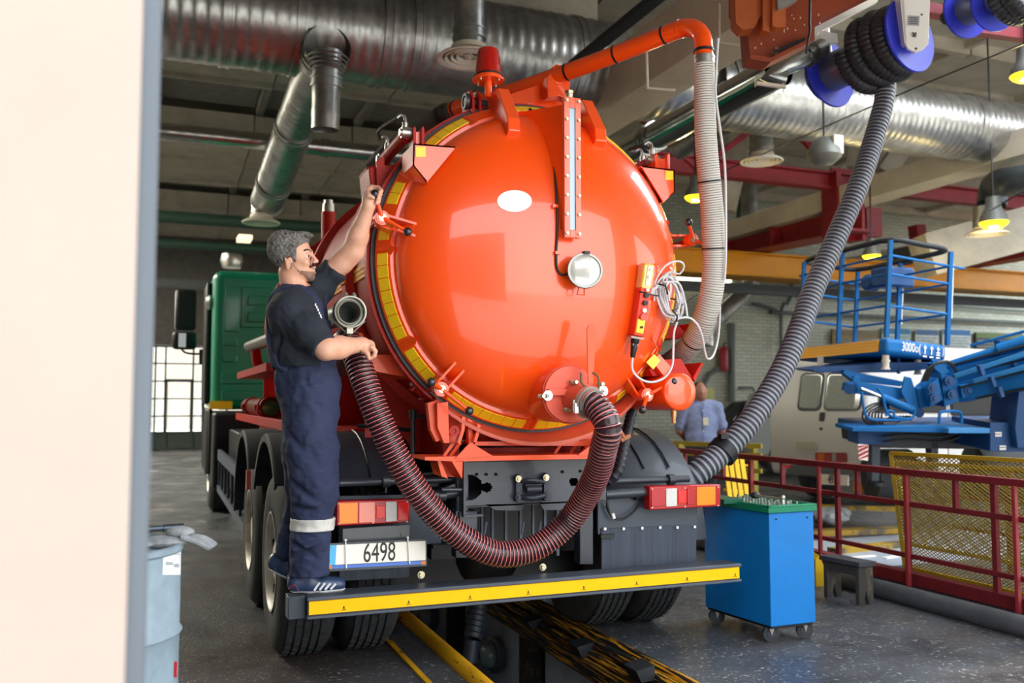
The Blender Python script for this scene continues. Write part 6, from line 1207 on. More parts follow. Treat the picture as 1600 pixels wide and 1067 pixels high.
def RPN(nm, pts, m, off, t=.02, par=VN, slope=0):
    b = MB(); a = []
    for x, y in pts:
        q = rearp(x, y); s = max(0, (q.z-1.2)/.75*.12); a.append(q+sd_*(s-off))
    b.prism(a, sd_*t); return obj(nm, b, m, par, smooth=False)
def rr_(x0, y0, x1, y1, c): return [(x0+c, y0), (x1-c, y0), (x1-c*.3, y0+c*.3), (x1, y0+c), (x1, y1-c), (x1-c*.3, y1-c*.3), (x1-c, y1), (x0+c, y1), (x0+c*.3, y1-c*.3), (x0, y1-c), (x0, y0+c), (x0+c*.3, y0+c*.3)]
for (x0, x1) in ((1246, 1279), (1287, 1341)):
    RPN('window_seal', rr_(x0-2, 582, x1+2, 642, 7), BLACK, .01); RPN('rear_window', rr_(x0, 585, x1, 639, 6), mat('dusty_window', '4f5a58', .15, coat=1), .016); RPN('curtain', rr_(x0+2, 586, x1-(8 if x0 > 1280 else 2), 637, 5), CUR, .02, .006)
RPN('door_gap', [(1279.5, 575), (1281, 575), (1281, 712), (1279.5, 712)], BLACK, .004); RPN('door_handle', rr_(1282, 644, 1288, 658, 1), BLACK, .03); RPN('lock', rr_(1282, 668, 1285, 672, 1), BLACK, .02)
RPN('lamp_trim', rr_(1246, 690, 1277, 703, 2), mat('trim_cream', 'b5b3a0', .4), .03); RPN('tail_lamp', rr_(1276, 707, 1323, 722, 1), mat('dim_red_lens', '8e1c1c', .25, coat=.6), .03); RPN('tail_lamp_amber', rr_(1280, 708, 1290, 720, 1), mat('dim_amber', 'c45a12', .3), .034); RPN('tail_lamp_clear', rr_(1303, 708, 1309, 720, 1), mat('dim_clear', '9a9490', .3), .034)
RPN('bumper', [(1236, 726), (1352, 728), (1352, 744), (1236, 740)], mat('van_bumper', '5d6163', .6), .08, .1); RPN('red_reflector', rr_(1234, 726, 1242, 731, 1), RB, .09)
RPN('number_plate', [(1288, 740), (1335, 742), (1335, 758), (1288, 756)], PW, .12, .02); RPN('plate_band', [(1287, 740), (1293, 740), (1293, 756), (1287, 756)], mat('plate_cyan', '58b4e0', .4), .125, .01)
q = rearp(1311, 749)-sd_*.127; textobj('497', .17, basis(q, -wd_, (0, 0, 1)), mat('digit_dark', '2a262a', .5), 'plate_digits', VN, sx=.55, ext=.002)
def sidep(px, py): return vplane(px, py, RR, sd_)
def SPN(nm, pts, m, off, t=.02, sm=False): b = MB(); b.prism([sidep(x, y)-wd_*off for x, y in pts], wd_*t); return obj(nm, b, m, VN, smooth=sm)
SPN('window_seal', rr_(1484, 612, 1582, 650, 6), BLACK, .012); SPN('side_window', rr_(1487, 615, 1579, 647, 5), VG, .018); SPN('window_seal', rr_(1372, 606, 1478, 645, 6), BLACK, .012); SPN('side_window', rr_(1375, 609, 1475, 642, 5), VG, .018)
SPN('door_gap', [(1481, 600), (1482, 600), (1482, 740), (1481, 740)], BLACK, .004)
for s in (.9, 4.4):
    for wq in (0.0, VW-.2): b = MB(); c = RR+sd_*s+wd_*wq+V((0, 0, .34)); b.cyl(c-wd_*.02, c+wd_*.2, .34, n=28); obj('tyre', b, RUBBER, VN)
def car(p0, sdv, wdv, W_, prof, glass, m, nm, lb, wh, wr=.33):
    t = thing(nm, p0+sdv*1.8+wdv*W_/2, lb, 'car'); b = MB(); b.prism([p0+sdv*s+V((0, 0, z)) for s, z in prof], wdv*W_); obj('body', b, m, t, bev=.08, seg=3, smooth=True)
    for g in glass:
        b = MB(); b.prism([p0+sdv*s+V((0, 0, z))-wdv*.01 for s, z in g], wdv*(W_+.02)); obj('side_window', b, VG, t, bev=.02)
    for s in wh:
        for q in (-.01, W_-.19):
            c = p0+sdv*s+wdv*q+V((0, 0, wr)); b = MB(); b.cyl(c, c+wdv*.2, wr, n=28); wq = obj('tyre', b, RUBBER, t)
            b = MB(); b.cyl(c-wdv*.005, c+wdv*.01, wr*.6, n=20); obj('wheel_cover', b, mat('cover_grey', '6d7174', .4, metal=.5), wq)
    return t
p0 = D(1168, 745, 17); p0.z = 0; sv = V((_r.x, _r.y, 0)); sv = (sv*1.0+V((_f.x, _f.y, 0)).normalized()*-.12).normalized(); wv_ = V((-sv.y, sv.x, 0))
CRG = mat('suv_grey_green', '8b9291', .35, coat=.4)
cr = car(p0, sv, wv_, 1.75, [(.1, .35), (0, .6), (.0, 1.05), (.12, 1.15), (.3, 1.6), (.6, 1.68), (2.4, 1.66), (3.0, 1.15), (4.0, 1.0), (4.1, .4)], [[(.38, 1.12), (.48, 1.52), (.9, 1.56), (.9, 1.1)], [(1.0, 1.1), (1.0, 1.56), (1.9, 1.56), (1.9, 1.1)]], CRG, 'grey_car', 'grey off-road car parked between the exhaust hose and the van', (.75, 3.2), .36)
b = MB(); b.box(p0+V((0, 0, .95))-wv_*.0+sv*.02, (.12, .12, .4)); obj('tail_lamp', b, mat('dim_red_lens', '8e1c1c', .25, coat=.6), cr, bev=.02)
b = MB(); b.box(p0+V((0, 0, .8))+sv*1.0-wv_*.01, (.16, .03, .16)); obj('fuel_flap', b, CRG, cr, bev=.01)
p0 = D(1108, 740, 19.2); p0.z = 0
car(p0, sv, wv_, 1.7, [(.1, .35), (0, .6), (.0, .95), (.5, 1.4), (.9, 1.46), (2.0, 1.44), (2.6, 1.0), (3.6, .9), (3.7, .4)], [[(.5, 1.0), (.7, 1.34), (1.3, 1.36), (1.3, .98)]], mat('dark_car_paint', '1e2428', .3, coat=.5), 'dark_car', 'dark car standing behind the man in the shirt', (.7, 3.0))
# ================================================================== PEOPLE
class SDF:
    def __init__(s, lo, hi, vox):
        s.lo = np.array(lo, np.float32); s.v = vox; s.n = np.maximum(((np.array(hi)-s.lo)/vox).astype(int)+1, 4)
        s.ax = [s.lo[i]+vox*np.arange(s.n[i], dtype=np.float32) for i in range(3)]; s.D = np.full(s.n, .5, np.float32)
    def sl(s, lo, hi):
        r = []
        for i in range(3):
            a = int(max(0, math.floor((lo[i]-s.lo[i])/s.v))); b = int(min(s.n[i], math.ceil((hi[i]-s.lo[i])/s.v)+1)); r.append(slice(a, max(a, b)))
        return tuple(r)
    def grid(s, w=None):
        ax = s.ax if w is None else [s.ax[i][w[i]] for i in range(3)]
        return np.meshgrid(*ax, indexing='ij', sparse=True)
    def dist(s, pr, w):
        X, Y, Z = s.grid(w)
        if pr[0] == 'cap':
            a, b, ra, rb = pr[1:5]; d = np.array(b)-np.array(a); L2 = float(d@d)+1e-9
            t = np.clip(((X-a[0])*d[0]+(Y-a[1])*d[1]+(Z-a[2])*d[2])/L2, 0, 1)
            return np.sqrt((X-a[0]-t*d[0])**2+(Y-a[1]-t*d[1])**2+(Z-a[2]-t*d[2])**2)-(ra+(rb-ra)*t)
        c, R, A = pr[1], pr[2], pr[3]
        q = [((X-c[0])*A[i][0]+(Y-c[1])*A[i][1]+(Z-c[2])*A[i][2])/R[i] for i in range(3)]
        k0 = np.sqrt(q[0]**2+q[1]**2+q[2]**2); return (k0-1)*min(R)*.55+(k0-1)*max(R)*.0+(k0-1)*sum(R)/3*.45
    def add(s, prims, grow=0.0):
        for pr in prims:
            k = pr[-2]; op = pr[-1]; m = k+.03+max(0, grow)
            if pr[0] == 'cap': a, b, r = np.array(pr[1]), np.array(pr[2]), max(pr[3], pr[4])+m; lo = np.minimum(a, b)-r; hi = np.maximum(a, b)+r
            else: r = max(pr[2])*1.3+m; lo = np.array(pr[1])-r; hi = np.array(pr[1])+r
            w = s.sl(lo, hi)
            if any(q.start >= q.stop for q in w): continue
            d = s.dist(pr, w)-grow; D_ = s.D[w]
            if op == '+':
                h = np.maximum(k-np.abs(D_-d), 0)/max(k, 1e-6); s.D[w] = np.minimum(D_, d)-h*h*k*.25
            else:
                h = np.maximum(k-np.abs(D_+d), 0)/max(k, 1e-6); s.D[w] = np.maximum(D_, -d)+h*h*k*.25
        return s
    def clip(s, p, n):
        X, Y, Z = s.grid(); s.D = np.maximum(s.D, (X-p[0])*n[0]+(Y-p[1])*n[1]+(Z-p[2])*n[2]); return s
    def noise(s, amp, fr, seed=0, st=(1, 1, 1)):
        X, Y, Z = s.grid(); r = random.Random(seed); N = 0
        for k in range(5):
            f_ = fr*(1+.6*k); a = [r.uniform(-1, 1)*st[i] for i in range(3)]; l = math.sqrt(sum(q*q for q in a))+1e-6; a = [q/l for q in a]
            c = [r.uniform(-1, 1) for i in range(3)]
            N = N+np.sin(f_*(X*a[0]+Y*a[1]+Z*a[2])+r.uniform(0, 6)+1.3*np.sin(f_*.6*(X*c[0]+Y*c[1]+Z*c[2])))/(1+.5*k)
        s.D += amp*N; return s
    def mesh(s):
        D_ = s.D; ins = D_ < 0; n = np.array(D_.shape)-1
        cs = [(i, j, k) for i in (0, 1) for j in (0, 1) for k in (0, 1)]
        cnt = np.zeros(n, np.int8)
        for (i, j, k) in cs: cnt += ins[i:n[0]+i, j:n[1]+j, k:n[2]+k]
        act = (cnt > 0) & (cnt < 8); idx = np.argwhere(act); vid = np.full(n, -1, np.int32); vid[act] = np.arange(len(idx))
        acc = np.zeros((len(idx), 3)); w = np.zeros(len(idx))
        for a in cs:
            for ax in range(3):
                if a[ax]: continue
                b = list(a); b[ax] = 1; da = D_[idx[:, 0]+a[0], idx[:, 1]+a[1], idx[:, 2]+a[2]]; db = D_[idx[:, 0]+b[0], idx[:, 1]+b[1], idx[:, 2]+b[2]]
                m = (da < 0) != (db < 0); t = np.where(m, da/np.where(m, da-db, 1), 0); p = np.array(a, float)[None, :].repeat(len(idx), 0); p[:, ax] += t; acc[m] += p[m]; w[m] += 1
        vs = (idx+acc/w[:, None])*s.v+s.lo; F_ = []
        for ax in range(3):
            o = [i for i in range(3) if i != ax]; s0 = [slice(1, n[i]) for i in range(3)]; s0[ax] = slice(0, n[ax])
            s1 = list(s0); s1[ax] = slice(1, n[ax]+1); A = ins[tuple(s0)]; B_ = ins[tuple(s1)]; e = np.argwhere(A != B_); e[:, o[0]] += 1; e[:, o[1]] += 1
            if not len(e): continue
            fl = ins[e[:, 0], e[:, 1], e[:, 2]]
            def q(d0, d1): g = e.copy(); g[:, o[0]] -= d0; g[:, o[1]] -= d1; return vid[g[:, 0], g[:, 1], g[:, 2]]
            f_ = np.stack([q(1, 1), q(0, 1), q(0, 0), q(1, 0)], 1)
            if ax == 1: fl = ~fl
            f_[~fl] = f_[~fl][:, ::-1]; F_.append(f_)
        return vs, np.concatenate(F_)
def sobj(name, s, m, parent, relax=1, **k):
    vs, fs = s.mesh(); off = np.array(OFF[parent]); me = bpy.data.meshes.new(name)
    me.vertices.add(len(vs)); me.vertices.foreach_set('co', (vs-off).astype(np.float32).ravel())
    me.loops.add(len(fs)*4); me.polygons.add(len(fs)); me.loops.foreach_set('vertex_index', fs.astype(np.int32).ravel()); me.polygons.foreach_set('loop_start', np.arange(0, len(fs)*4, 4, dtype=np.int32))
    me.update(calc_edges=True); me.validate(); me.polygons.foreach_set('use_smooth', [True]*len(me.polygons)); me.materials.append(m)
    o = bpy.data.objects.new(name, me); SC.collection.objects.link(o); o.parent = parent; OFF[o] = V(off)
    if relax: r = o.modifiers.new('relax', 'SMOOTH'); r.iterations = relax; r.factor = .5
    return tag(o, k.get('label'))
def skin_mat(name, c, c2):
    m = mat(name, c, .48, col2=c2, vscale=14, thr=(.4, .75), bump=.12, bscale=160); b = m.node_tree.nodes['Principled BSDF']; b.inputs['Subsurface Weight'].default_value = .15; b.inputs['Subsurface Radius'].default_value = (.01, .004, .002); return m
SKIN = skin_mat('skin', 'e6b297', 'd69a7e')
FD_ = (_r*.985+V((_f.x, _f.y, 0))*.1).normalized(); FD_ = V((FD_.x, FD_.y, 0)).normalized(); SD_ = V((-FD_.y, FD_.x, 0)); UP = V((0, 0, 1))
AX = [tuple(FD_), tuple(SD_), tuple(UP)]
def axr(deg): a = math.radians(deg); f = FD_*math.cos(a)+UP*math.sin(a); u = UP*math.cos(a)-FD_*math.sin(a); return [tuple(f), tuple(SD_), tuple(u)]
def cap(a, b, ra, rb=None, k=.02, op='+'): return ('cap', tuple(a), tuple(b), ra, ra if rb is None else rb, k, op)
def ell(c, R, k=.02, op='+', deg=0): return ('ell', tuple(c), R, axr(deg), k, op)
W1 = thing('person', G(487, 918, .5), 'grey-haired man in navy overalls standing on the step, reaching up to the lid clamp', 'person')
HD = 4.40
def H(px, py, s=0.0): return D(px, py, HD)+SD_*s
head = [ell(H(451, 391), (.092, .074, .083), .02), ell(H(466, 396), (.058, .064, .068), .03), ell(H(468, 420), (.054, .052, .045), .03), ell(H(484, 433), (.022, .026, .019), .02), ell(H(478, 424), (.034, .036, .03), .02),
        cap(H(486, 396), H(494.5, 408), .0065, .0105, .012), cap(H(491, 410, -.011), H(491, 410, .011), .0075, .0075, .008), cap(H(483, 394.5, -.028), H(485, 393.5, 0), .0085, .008, .012), cap(H(483, 394.5, .028), H(485, 393.5, 0), .0085, .008, .012),
        ell(H(478, 411, -.036), (.02, .018, .017), .02), ell(H(478, 411, .036), (.02, .018, .017), .02),
        ell(H(483.5, 401, -.03), (.012, .015, .009), .008, '-'), ell(H(483.5, 401, .03), (.012, .015, .009), .008, '-'),
        cap(H(489.5, 418.5, -.016), H(491.5, 417.5, 0), .0055, .006, .008), cap(H(489.5, 418.5, .016), H(491.5, 417.5, 0), .0055, .006, .008), cap(H(488.5, 425.5, -.015), H(490.5, 425.5, 0), .006, .007, .008), cap(H(488.5, 425.5, .015), H(490.5, 425.5, 0), .006, .007, .008),
        ell(H(491, 421.8), (.010, .017, .0035), .004, '-')]
for s in (-1, 1):
    head += [ell(H(455, 415, s*.079), (.0175, .009, .031), .006, deg=-12), ell(H(456.5, 413.5, s*.090), (.0095, .007, .017), .005, '-', deg=-12), cap(H(449.8, 408, s*.085), H(453, 424, s*.080), .0045, .004, .004)]
neck = [cap(H(452, 426), H(458, 462), .052, .058, .02), cap(H(468, 436), H(470, 466), .026, .036, .02)]
NS, NE, NW = D(452, 487, 4.24), D(509, 545, 4.15), D(565, 538, 4.34)
FS, FE, FW = D(492, 452, 4.53), D(552, 391, 4.50), D(576, 320, 4.41)
arms = [cap(NS, NE, .06, .048, .03), cap(NE, NE.lerp(NW, .35)+V((0, 0, -.002)), .050, .051, .03), cap(NE.lerp(NW, .35), NW, .051, .033, .03), cap(FS, FE, .058, .052, .03), cap(FE.lerp(FS, .25)+V((0, 0, -.014)), FE+V((.0, 0, -.012)), .046, .042, .03), cap(FE, FE.lerp(FW, .3), .049, .049, .03), cap(FE.lerp(FW, .3), FW, .049, .030, .03)]
# right hand resting over the hose
hn = []
hn += [cap(NW, D(577, 540, 4.37), .031, .029, .02), cap(D(570, 541, 4.33), D(580, 543, 4.335), .024, .02, .02), cap(D(572, 541, 4.41), D(580, 541, 4.41), .022, .018, .02)]
for i in range(4):
    dd = 4.315+.027*i; k1 = D(581, 541+(.8*abs(i-1.5)), dd); k2 = D(587-.6*abs(i-1), 549, dd+.004); k3 = D(585-.8*i, 556, dd+.006); k4 = D(579-.8*i, 560+(i == 1), dd+.006)
    hn += [cap(k1, k2, .0115, .0105, .006), cap(k2, k3, .0105, .0095, .004), cap(k3, k4, .0095, .0085, .004)]
hn += [cap(D(568, 546, 4.30), D(574, 552, 4.29), .015, .012, .01), cap(D(574, 552, 4.29), D(577, 560, 4.295), .0115, .0095, .005)]
# left hand closed on the ball knob
kb = YP(586, 303, 4.29); db = (kb-CAM).dot(_f)
hn += [cap(FW, D(576, 309, db+.0), .029, .027, .02), cap(D(575, 311, db+.012), D(577, 299, db+.03), .024, .02, .02)]
for i in range(4):
    y = 296+5.6*i; k0 = D(575+.6*i, y+.5, db+.025); k1 = D(581, y-4+1.2*i*.6, db+.042); k2 = D(591-1.1*i, y-3+.5*i, db+.030); k3 = D(596-1.4*i, y+2, db+.004); k4 = D(593-1.6*i, y+4.5, db-.016)
    hn += [cap(k0, k1, .012, .0115, .006), cap(k1, k2, .0115, .0105, .003), cap(k2, k3, .0105, .0098, .003), cap(k3, k4, .0098, .0088, .003)]
hn += [cap(D(573, 312, db-.01), D(577, 306, db-.03), .015, .0125, .01), cap(D(577, 306, db-.03), D(583, 309, db-.036), .012, .0098, .004)]
tor = [ell(D(466, 500, 4.39), (.130, .175, .150), .04), ell(D(472, 548, 4.39), (.135, .15, .15), .05), cap(NS, FS, .06, .06, .05)]
s = SDF(np.minimum.reduce([np.array(p) for p in (D(410, 600, 4.1), D(410, 280, 4.7), D(610, 600, 4.1), D(610, 280, 4.7))]), np.maximum.reduce([np.array(p) for p in (D(410, 600, 4.1), D(410, 280, 4.7), D(610, 600, 4.1), D(610, 280, 4.7))]), .0042)
s.add(tor).add(arms).add(neck).add(head).add(hn); sobj('body', s, SKIN, W1, 1)
EYE = mat('eye_white', 'd8cfc8', .2); IR = mat('eye_dark', '2a1d16', .2); HAIR = mat('grey_hair', '4e4a48', .7, col2='98948e', thr=(.35, .7), vscale=70, vstretch=(1, 1, 1), bump=.8, bscale=110); BEARD = mat('stubble_brown', 'b08a74', .8, col2='6d564b', thr=(.35, .68), vscale=150); DB = mat('dark_brow', '3a2e2a', .8)
BEARD.node_tree.nodes['Principled BSDF'].inputs['Alpha'].default_value = .6
for sg in (-1, 1):
    b = MB(); b.sph(H(480.3, 401.6, sg*.029), .0108, 14); e_ = obj('eye', b, EYE, W1); b = MB(); b.sph(H(483.2, 401.8, sg*.031), .0055, 10); obj('iris', b, IR, e_)
    b = MB(); b.tube(spline([H(477.5, 398.8, sg*.040), H(482.5, 397.6, sg*.034), H(486, 399.2, sg*.022)], .01), .0042, 8); obj('eyelid', b, SKIN, e_)
    b = MB(); b.tube(spline([H(475.5, 395, sg*.050), H(481, 392, sg*.040), H(486.5, 393.6, sg*.016)], .006), .0045, 6, rf=None); obj('eyebrow', b, DB, W1)
b = MB(); b.sph(H(489, 422, 0), .012, 10, (1, 1.2, .35)); obj('teeth', b, mat('teeth', 'e8dfd4', .3), W1)
hs = SDF(np.array(H(455, 400))-.16, np.array(H(455, 400))+.16, .0032)
hs.add(head[:2], .0105).add([ell(H(466, 368), (.062, .055, .018), .02, deg=8), ell(H(481, 369.5), (.026, .045, .010), .01, deg=14), ell(H(440, 380), (.055, .066, .06), .03)])
X, Y_, Z = hs.grid(); o0 = H(0, 0); h0 = np.array(H(458, 402)); fx = ((X-h0[0])*FD_.x+(Y_-h0[1])*FD_.y)/.00314+458; uy = 402-(Z-h0[2])/.00314
# hairline measured across the side of the head
r1 = np.maximum(fx-489, (uy-375)+(fx-486)*.25*-1)*.003
line = np.maximum(uy-(374+np.clip(486-fx, 0, 22)*.85), fx-490)*.003
side = np.maximum(fx-466, uy-412)*.003; back = np.maximum(fx-446+np.clip(uy-405, 0, 30)*.35, uy-432)*.003
reg = np.minimum(np.minimum(line, side), back)
ear = np.sqrt(((fx-455)/8)**2+((uy-416)/12)**2)-1; reg = np.maximum(reg, -ear*.02)
hs.D = np.maximum(hs.D, reg); hs.noise(.0009, 330, 3); hs.noise(.0006, 700, 5); sobj('hair', hs, HAIR, W1, 1)
def beard(name, fn, off, m, seed):
    q = SDF(np.array(H(475, 425))-.09, np.array(H(475, 425))+.09, .0028); q.add(head, off); X, Y_, Z = q.grid(); fx = ((X-h0[0])*FD_.x+(Y_-h0[1])*FD_.y)/.00314+458; uy = 402-(Z-h0[2])/.00314; sy = (X-h0[0])*SD_.x+(Y_-h0[1])*SD_.y
    q.D = np.maximum(q.D, fn(fx, uy, sy)*.003); q.noise(.0004, 500, seed); sobj(name, q, m, W1, 0)
beard('beard', lambda x, y, s_: np.maximum(np.maximum((425-np.clip(470-x, 0, 12)*1.1)-y, 457-x), y-449), .0016, BEARD, 1)
beard('moustache', lambda x, y, s_: np.maximum(np.maximum(np.abs(y-(415.5+(490-x)*.45))-2.2, 480-x), np.abs(s_)/.003-11), .0034, DB, 2)
beard('goatee', lambda x, y, s_: np.maximum(np.maximum(429-y, 481-x), np.abs(s_)/.003-9), .0034, mat('goatee_brown', '5c483f', .85, col2='8b7568', vscale=160), 4)
# shirt
SH = mat('dark_tshirt', '262c36', .85, bump=.3, bscale=300, var=.08, vscale=4); NV = mat('navy_overall', '2b3350', .8, bump=.35, bscale=260, var=.16, vscale=5)
def grid_for(pts, vox, pad=.05):
    a = np.array([tuple(p) for p in pts]); return SDF(a.min(0)-pad, a.max(0)+pad, vox)
dn0 = (NE-NS).normalized()
torso = [ell(D(464, 492, 4.39), (.142, .185, .135), .05), ell(D(467, 530, 4.385), (.155, .185, .16), .06), ell(D(474, 560, 4.38), (.148, .17, .13), .05), cap(NS+V((0, 0, -.01)), FS+V((0, 0, -.01)), .082, .078, .05), cap(D(450, 462, 4.34), NS, .05, .075, .05), cap(D(466, 458, 4.45), FS, .05, .07, .05)]
sleeves = [cap(NS, NS.lerp(NE, .6), .084, .074, .05), cap(NS.lerp(NE, .5), NE+dn0*.05, .074, .064, .03)]
fs2 = [cap(FS+V((0, 0, -.01)), FS.lerp(FE, .56), .074, .071, .04)]
s = grid_for([D(405, 590, 4.0), D(405, 410, 4.0), D(545, 590, 4.0), D(545, 590, 4.7), D(540, 390, 4.7)], .006, .03)
s.add(torso).add(sleeves); dn = (NE-NS).normalized(); hn_ = dn
# cut the near sleeve at its hem, only in front of the torso
X, Y_, Z = s.grid(); pc = NS.lerp(NE, .96); pl_ = (X-pc.x)*hn_.x+(Y_-pc.y)*hn_.y+(Z-pc.z)*hn_.z
tl = SDF(s.lo, s.lo+(s.n-1)*s.v+.0001, s.v); tl.n = s.n; tl.ax = s.ax; tl.D = np.full(s.n, .5, np.float32); tl.add(torso); s.D = np.maximum(s.D, np.minimum(pl_, tl.D+0)) if False else np.where(tl.D < .004, s.D, np.maximum(s.D, pl_))
tl.D = np.full(s.n, .5, np.float32); tl.add(fs2); fdn = (FE-FS).normalized(); fc = FS.lerp(FE, .54); tl.D = np.maximum(tl.D, (X-fc.x)*fdn.x+(Y_-fc.y)*fdn.y+(Z-fc.z)*fdn.z)
h_ = np.maximum(.04-np.abs(s.D-tl.D), 0)/.04; s.D = np.minimum(s.D, tl.D)-h_*h_*.01
s.add([ell(D(461, 442, 4.40), (.078, .078, .052), .01, '-', deg=-22)])
folds = [cap(D(485, 540, 4.14), D(445, 575, 4.2), .012, .006, .03), cap(D(500, 505, 4.2), D(470, 560, 4.18), .012, .006, .03), cap(D(440, 520, 4.2), D(428, 570, 4.25), .01, .008, .03), cap(D(505, 490, 4.3), D(495, 545, 4.2), .01, .006, .03), cap(D(498, 470, 4.45), D(512, 500, 4.42), .012, .006, .03)]
s.noise(.0028, 32, 8, (1, 1, .5)); s.noise(.0012, 75, 11); s.add([x[:-2]+(.02, '-') for x in folds]); s.D = np.maximum(s.D, (Z < D(0, 575, 4.39).z)*.02-.01) if False else s.D
s.clip(D(470, 574, 4.39), (0, 0, -1)); sobj('t_shirt', s, SH, W1, 2, label='dark charcoal t-shirt')
b = MB()
for k, (x, y) in enumerate(((493, 476), (495, 480), (497, 484), (499, 489), (501, 493), (502, 497))): b.box(D(x, y, 4.235), (.006, .004, .012))
obj('chest_print', b, WHITE, W1, smooth=False)
# overalls
LG1 = [D(484, 622, 4.38), D(486, 700, 4.36), D(493, 768, 4.37), D(487, 830, 4.40), D(482, 896, 4.43)]; rr1 = [.145, .126, .112, .093, .098]
LG2 = [D(478, 625, 4.50), D(476, 705, 4.54), D(476, 772, 4.58), D(458, 830, 4.56), D(450, 858, 4.55)]; rr2 = [.125, .11, .093, .07, .06]
def legp(L, R): return [cap(L[i], L[i+1], R[i], R[i+1], .03) for i in range(4)]
pants = [ell(D(478, 582, 4.39), (.150, .168, .10), .05), ell(D(482, 615, 4.41), (.146, .175, .13), .05)]+legp(LG1, rr1)+legp(LG2, rr2)
s = grid_for([D(405, 555, 4.1), D(405, 910, 4.1), D(550, 555, 4.8), D(550, 910, 4.8)], .0068, .02); s.add(pants)
wr = [cap(D(440, 600, 4.25), D(470, 592, 4.2), .01, .005, .02), cap(D(448, 590, 4.22), D(460, 610, 4.2), .008, .005, .02), cap(D(468, 585, 4.2), D(474, 612, 4.19), .008, .005, .02), cap(D(492, 700, 4.2), D(526, 690, 4.25), .012, .006, .03), cap(D(458, 755, 4.28), D(500, 790, 4.24), .016, .006, .03), cap(D(530, 745, 4.3), D(490, 775, 4.22), .014, .006, .03), cap(D(455, 790, 4.3), D(500, 800, 4.26), .014, .006, .02), cap(D(450, 870, 4.35), D(500, 855, 4.32), .014, .006, .03), cap(D(460, 850, 4.33), D(505, 880, 4.33), .012, .006, .03), cap(D(440, 660, 4.3), D(470, 700, 4.22), .012, .006, .03), cap(D(500, 600, 4.22), D(492, 640, 4.2), .008, .004, .01), cap(D(492, 640, 4.2), D(488, 645, 4.2), .006, .004, .01), cap(D(458, 640, 4.22), D(478, 750, 4.2), .008, .004, .02)]
s.noise(.004, 24, 21, (1, 1, .6)); s.noise(.002, 60, 5); s.add([x[:-2]+(.025, '-') for x in wr])
X, Y_, Z = s.grid(); z1_ = D(480, 898, 4.43).z; s.D = np.maximum(s.D, z1_-Z); s.D = np.maximum(s.D, Z-D(475, 560, 4.39).z)
OVR = sobj('overalls', s, NV, W1, 2, label='navy blue overalls')
st = grid_for([D(405, 600, 4.1), D(405, 430, 4.1), D(545, 600, 4.75), D(545, 430, 4.75)], .006, .02); st.add(torso, .006); st.noise(.0028, 32, 8, (1, 1, .5))
X, Y_, Z = st.grid(); p0_ = np.array(D(458, 402, 4.39)); fx = ((X-p0_[0])*FD_.x+(Y_-p0_[1])*FD_.y)/.00314+458; uy = 402-(Z-p0_[2])/.00314; sy = (X-p0_[0])*SD_.x+(Y_-p0_[1])*SD_.y
strap = np.abs(np.abs(sy-.0)-.085)-.022; bibf = np.maximum(505-fx, 500-uy)*.003; bibf = np.maximum(bibf, np.abs(sy)-.12); bibb = np.maximum(fx-432, 545-uy)*.003; bibb = np.maximum(bibb, np.abs(sy)-.12)
st.D = np.maximum(st.D, np.minimum(np.minimum(strap, bibf), bibb)); st.add([ell(D(461, 442, 4.40), (.075, .075, .05), .01, '-', deg=-22)]); sobj('shoulder_straps', st, NV, OVR, 1)
bd = grid_for([D(440, 800, 4.2), D(545, 835, 4.65)], .005, .05); bd.add(legp(LG1, rr1), .007); X, Y_, Z = bd.grid(); p0_ = np.array(D(490, 818, 4.39)); bd.noise(.002, 40, 5); bd.D = np.maximum(bd.D, np.abs(Z-p0_[2]+.02*((X-p0_[0])))-.030); sobj('reflective_band', bd, mat('silver_band', 'd9d6cf', .45, var=.12, vscale=20), OVR, 1)
# shoes
NAVS = mat('shoe_navy', '2c3d5c', .45, coat=.2); SOLE = mat('shoe_sole', 'd9d9d6', .5)
def shoe(h, t, sd, lb, tilt=0, SC_=1.0):
    s = grid_for([h, t, h+V((0, 0, .1)), t+V((0, 0, .1))], .004, .06); ax = (t-h).normalized(); up = ax.cross(SD_).normalized(); up = up if up.z > 0 else -up
    def q(a, u_, w_): return h+ax*a*SC_+up*u_*SC_+SD_*w_*SC_
    pr = [cap(q(.03, .035, 0), q(.10, .038, 0), .040, .042, .02), cap(q(.10, .030, 0), q(.235, .022, .008), .042, .032, .02), cap(q(.03, .06, 0), q(.09, .07, 0), .036, .040, .02), cap(q(.17, .02, .005), q(.245, .016, .01), .042, .026, .02)]
    s.add(pr); s.clip(q(0, -.004, 0), tuple(-up)); s.add([cap(q(.02, .13, 0), q(.10, .13, 0), .035, .04, .01, '-')]); o = sobj('shoe', s, NAVS, W1, 1)
    s2 = grid_for([h, t], .0035, .06); s2.add(pr, .004); s2.clip(q(0, -.014, 0), tuple(-up)); s2.clip(q(0, .0, 0), tuple(up)); sobj('sole', s2, SOLE, o, 1)
    for k in range(4):
        b = MB(); a = q(.125+.026*k, .006, -.0475+.002*k); c = q(.15+.026*k, .042-.004*k, -.040+.003*k); b.bar(a, c, .010, .006, up=tuple(SD_)); obj('side_stripe', b, mat('stripe_pale', 'c8c8c8', .5), o, smooth=False)
    b = MB(); b.tube(spline([q(.11, .045, -.038), q(.15, .05, -.02), q(.19, .042, 0)], .01), .002, 5); b.tube(spline([q(.0, .02, -.035), q(.03, .04, -.041), q(.05, .01, -.046)], .01), .0022, 5); obj('shoe_piping', b, mat('piping_red', '8e3040', .6), o)
    return o
hz = G(452, 924, .512); tz = G(536, 919, .512); shoe(hz, tz, 0, ''); hz = D(419, 886, 4.57); tz = D(472, 909, 4.55); shoe(hz, hz+(tz-hz).normalized()*.27, 0, '', SC_=.9)
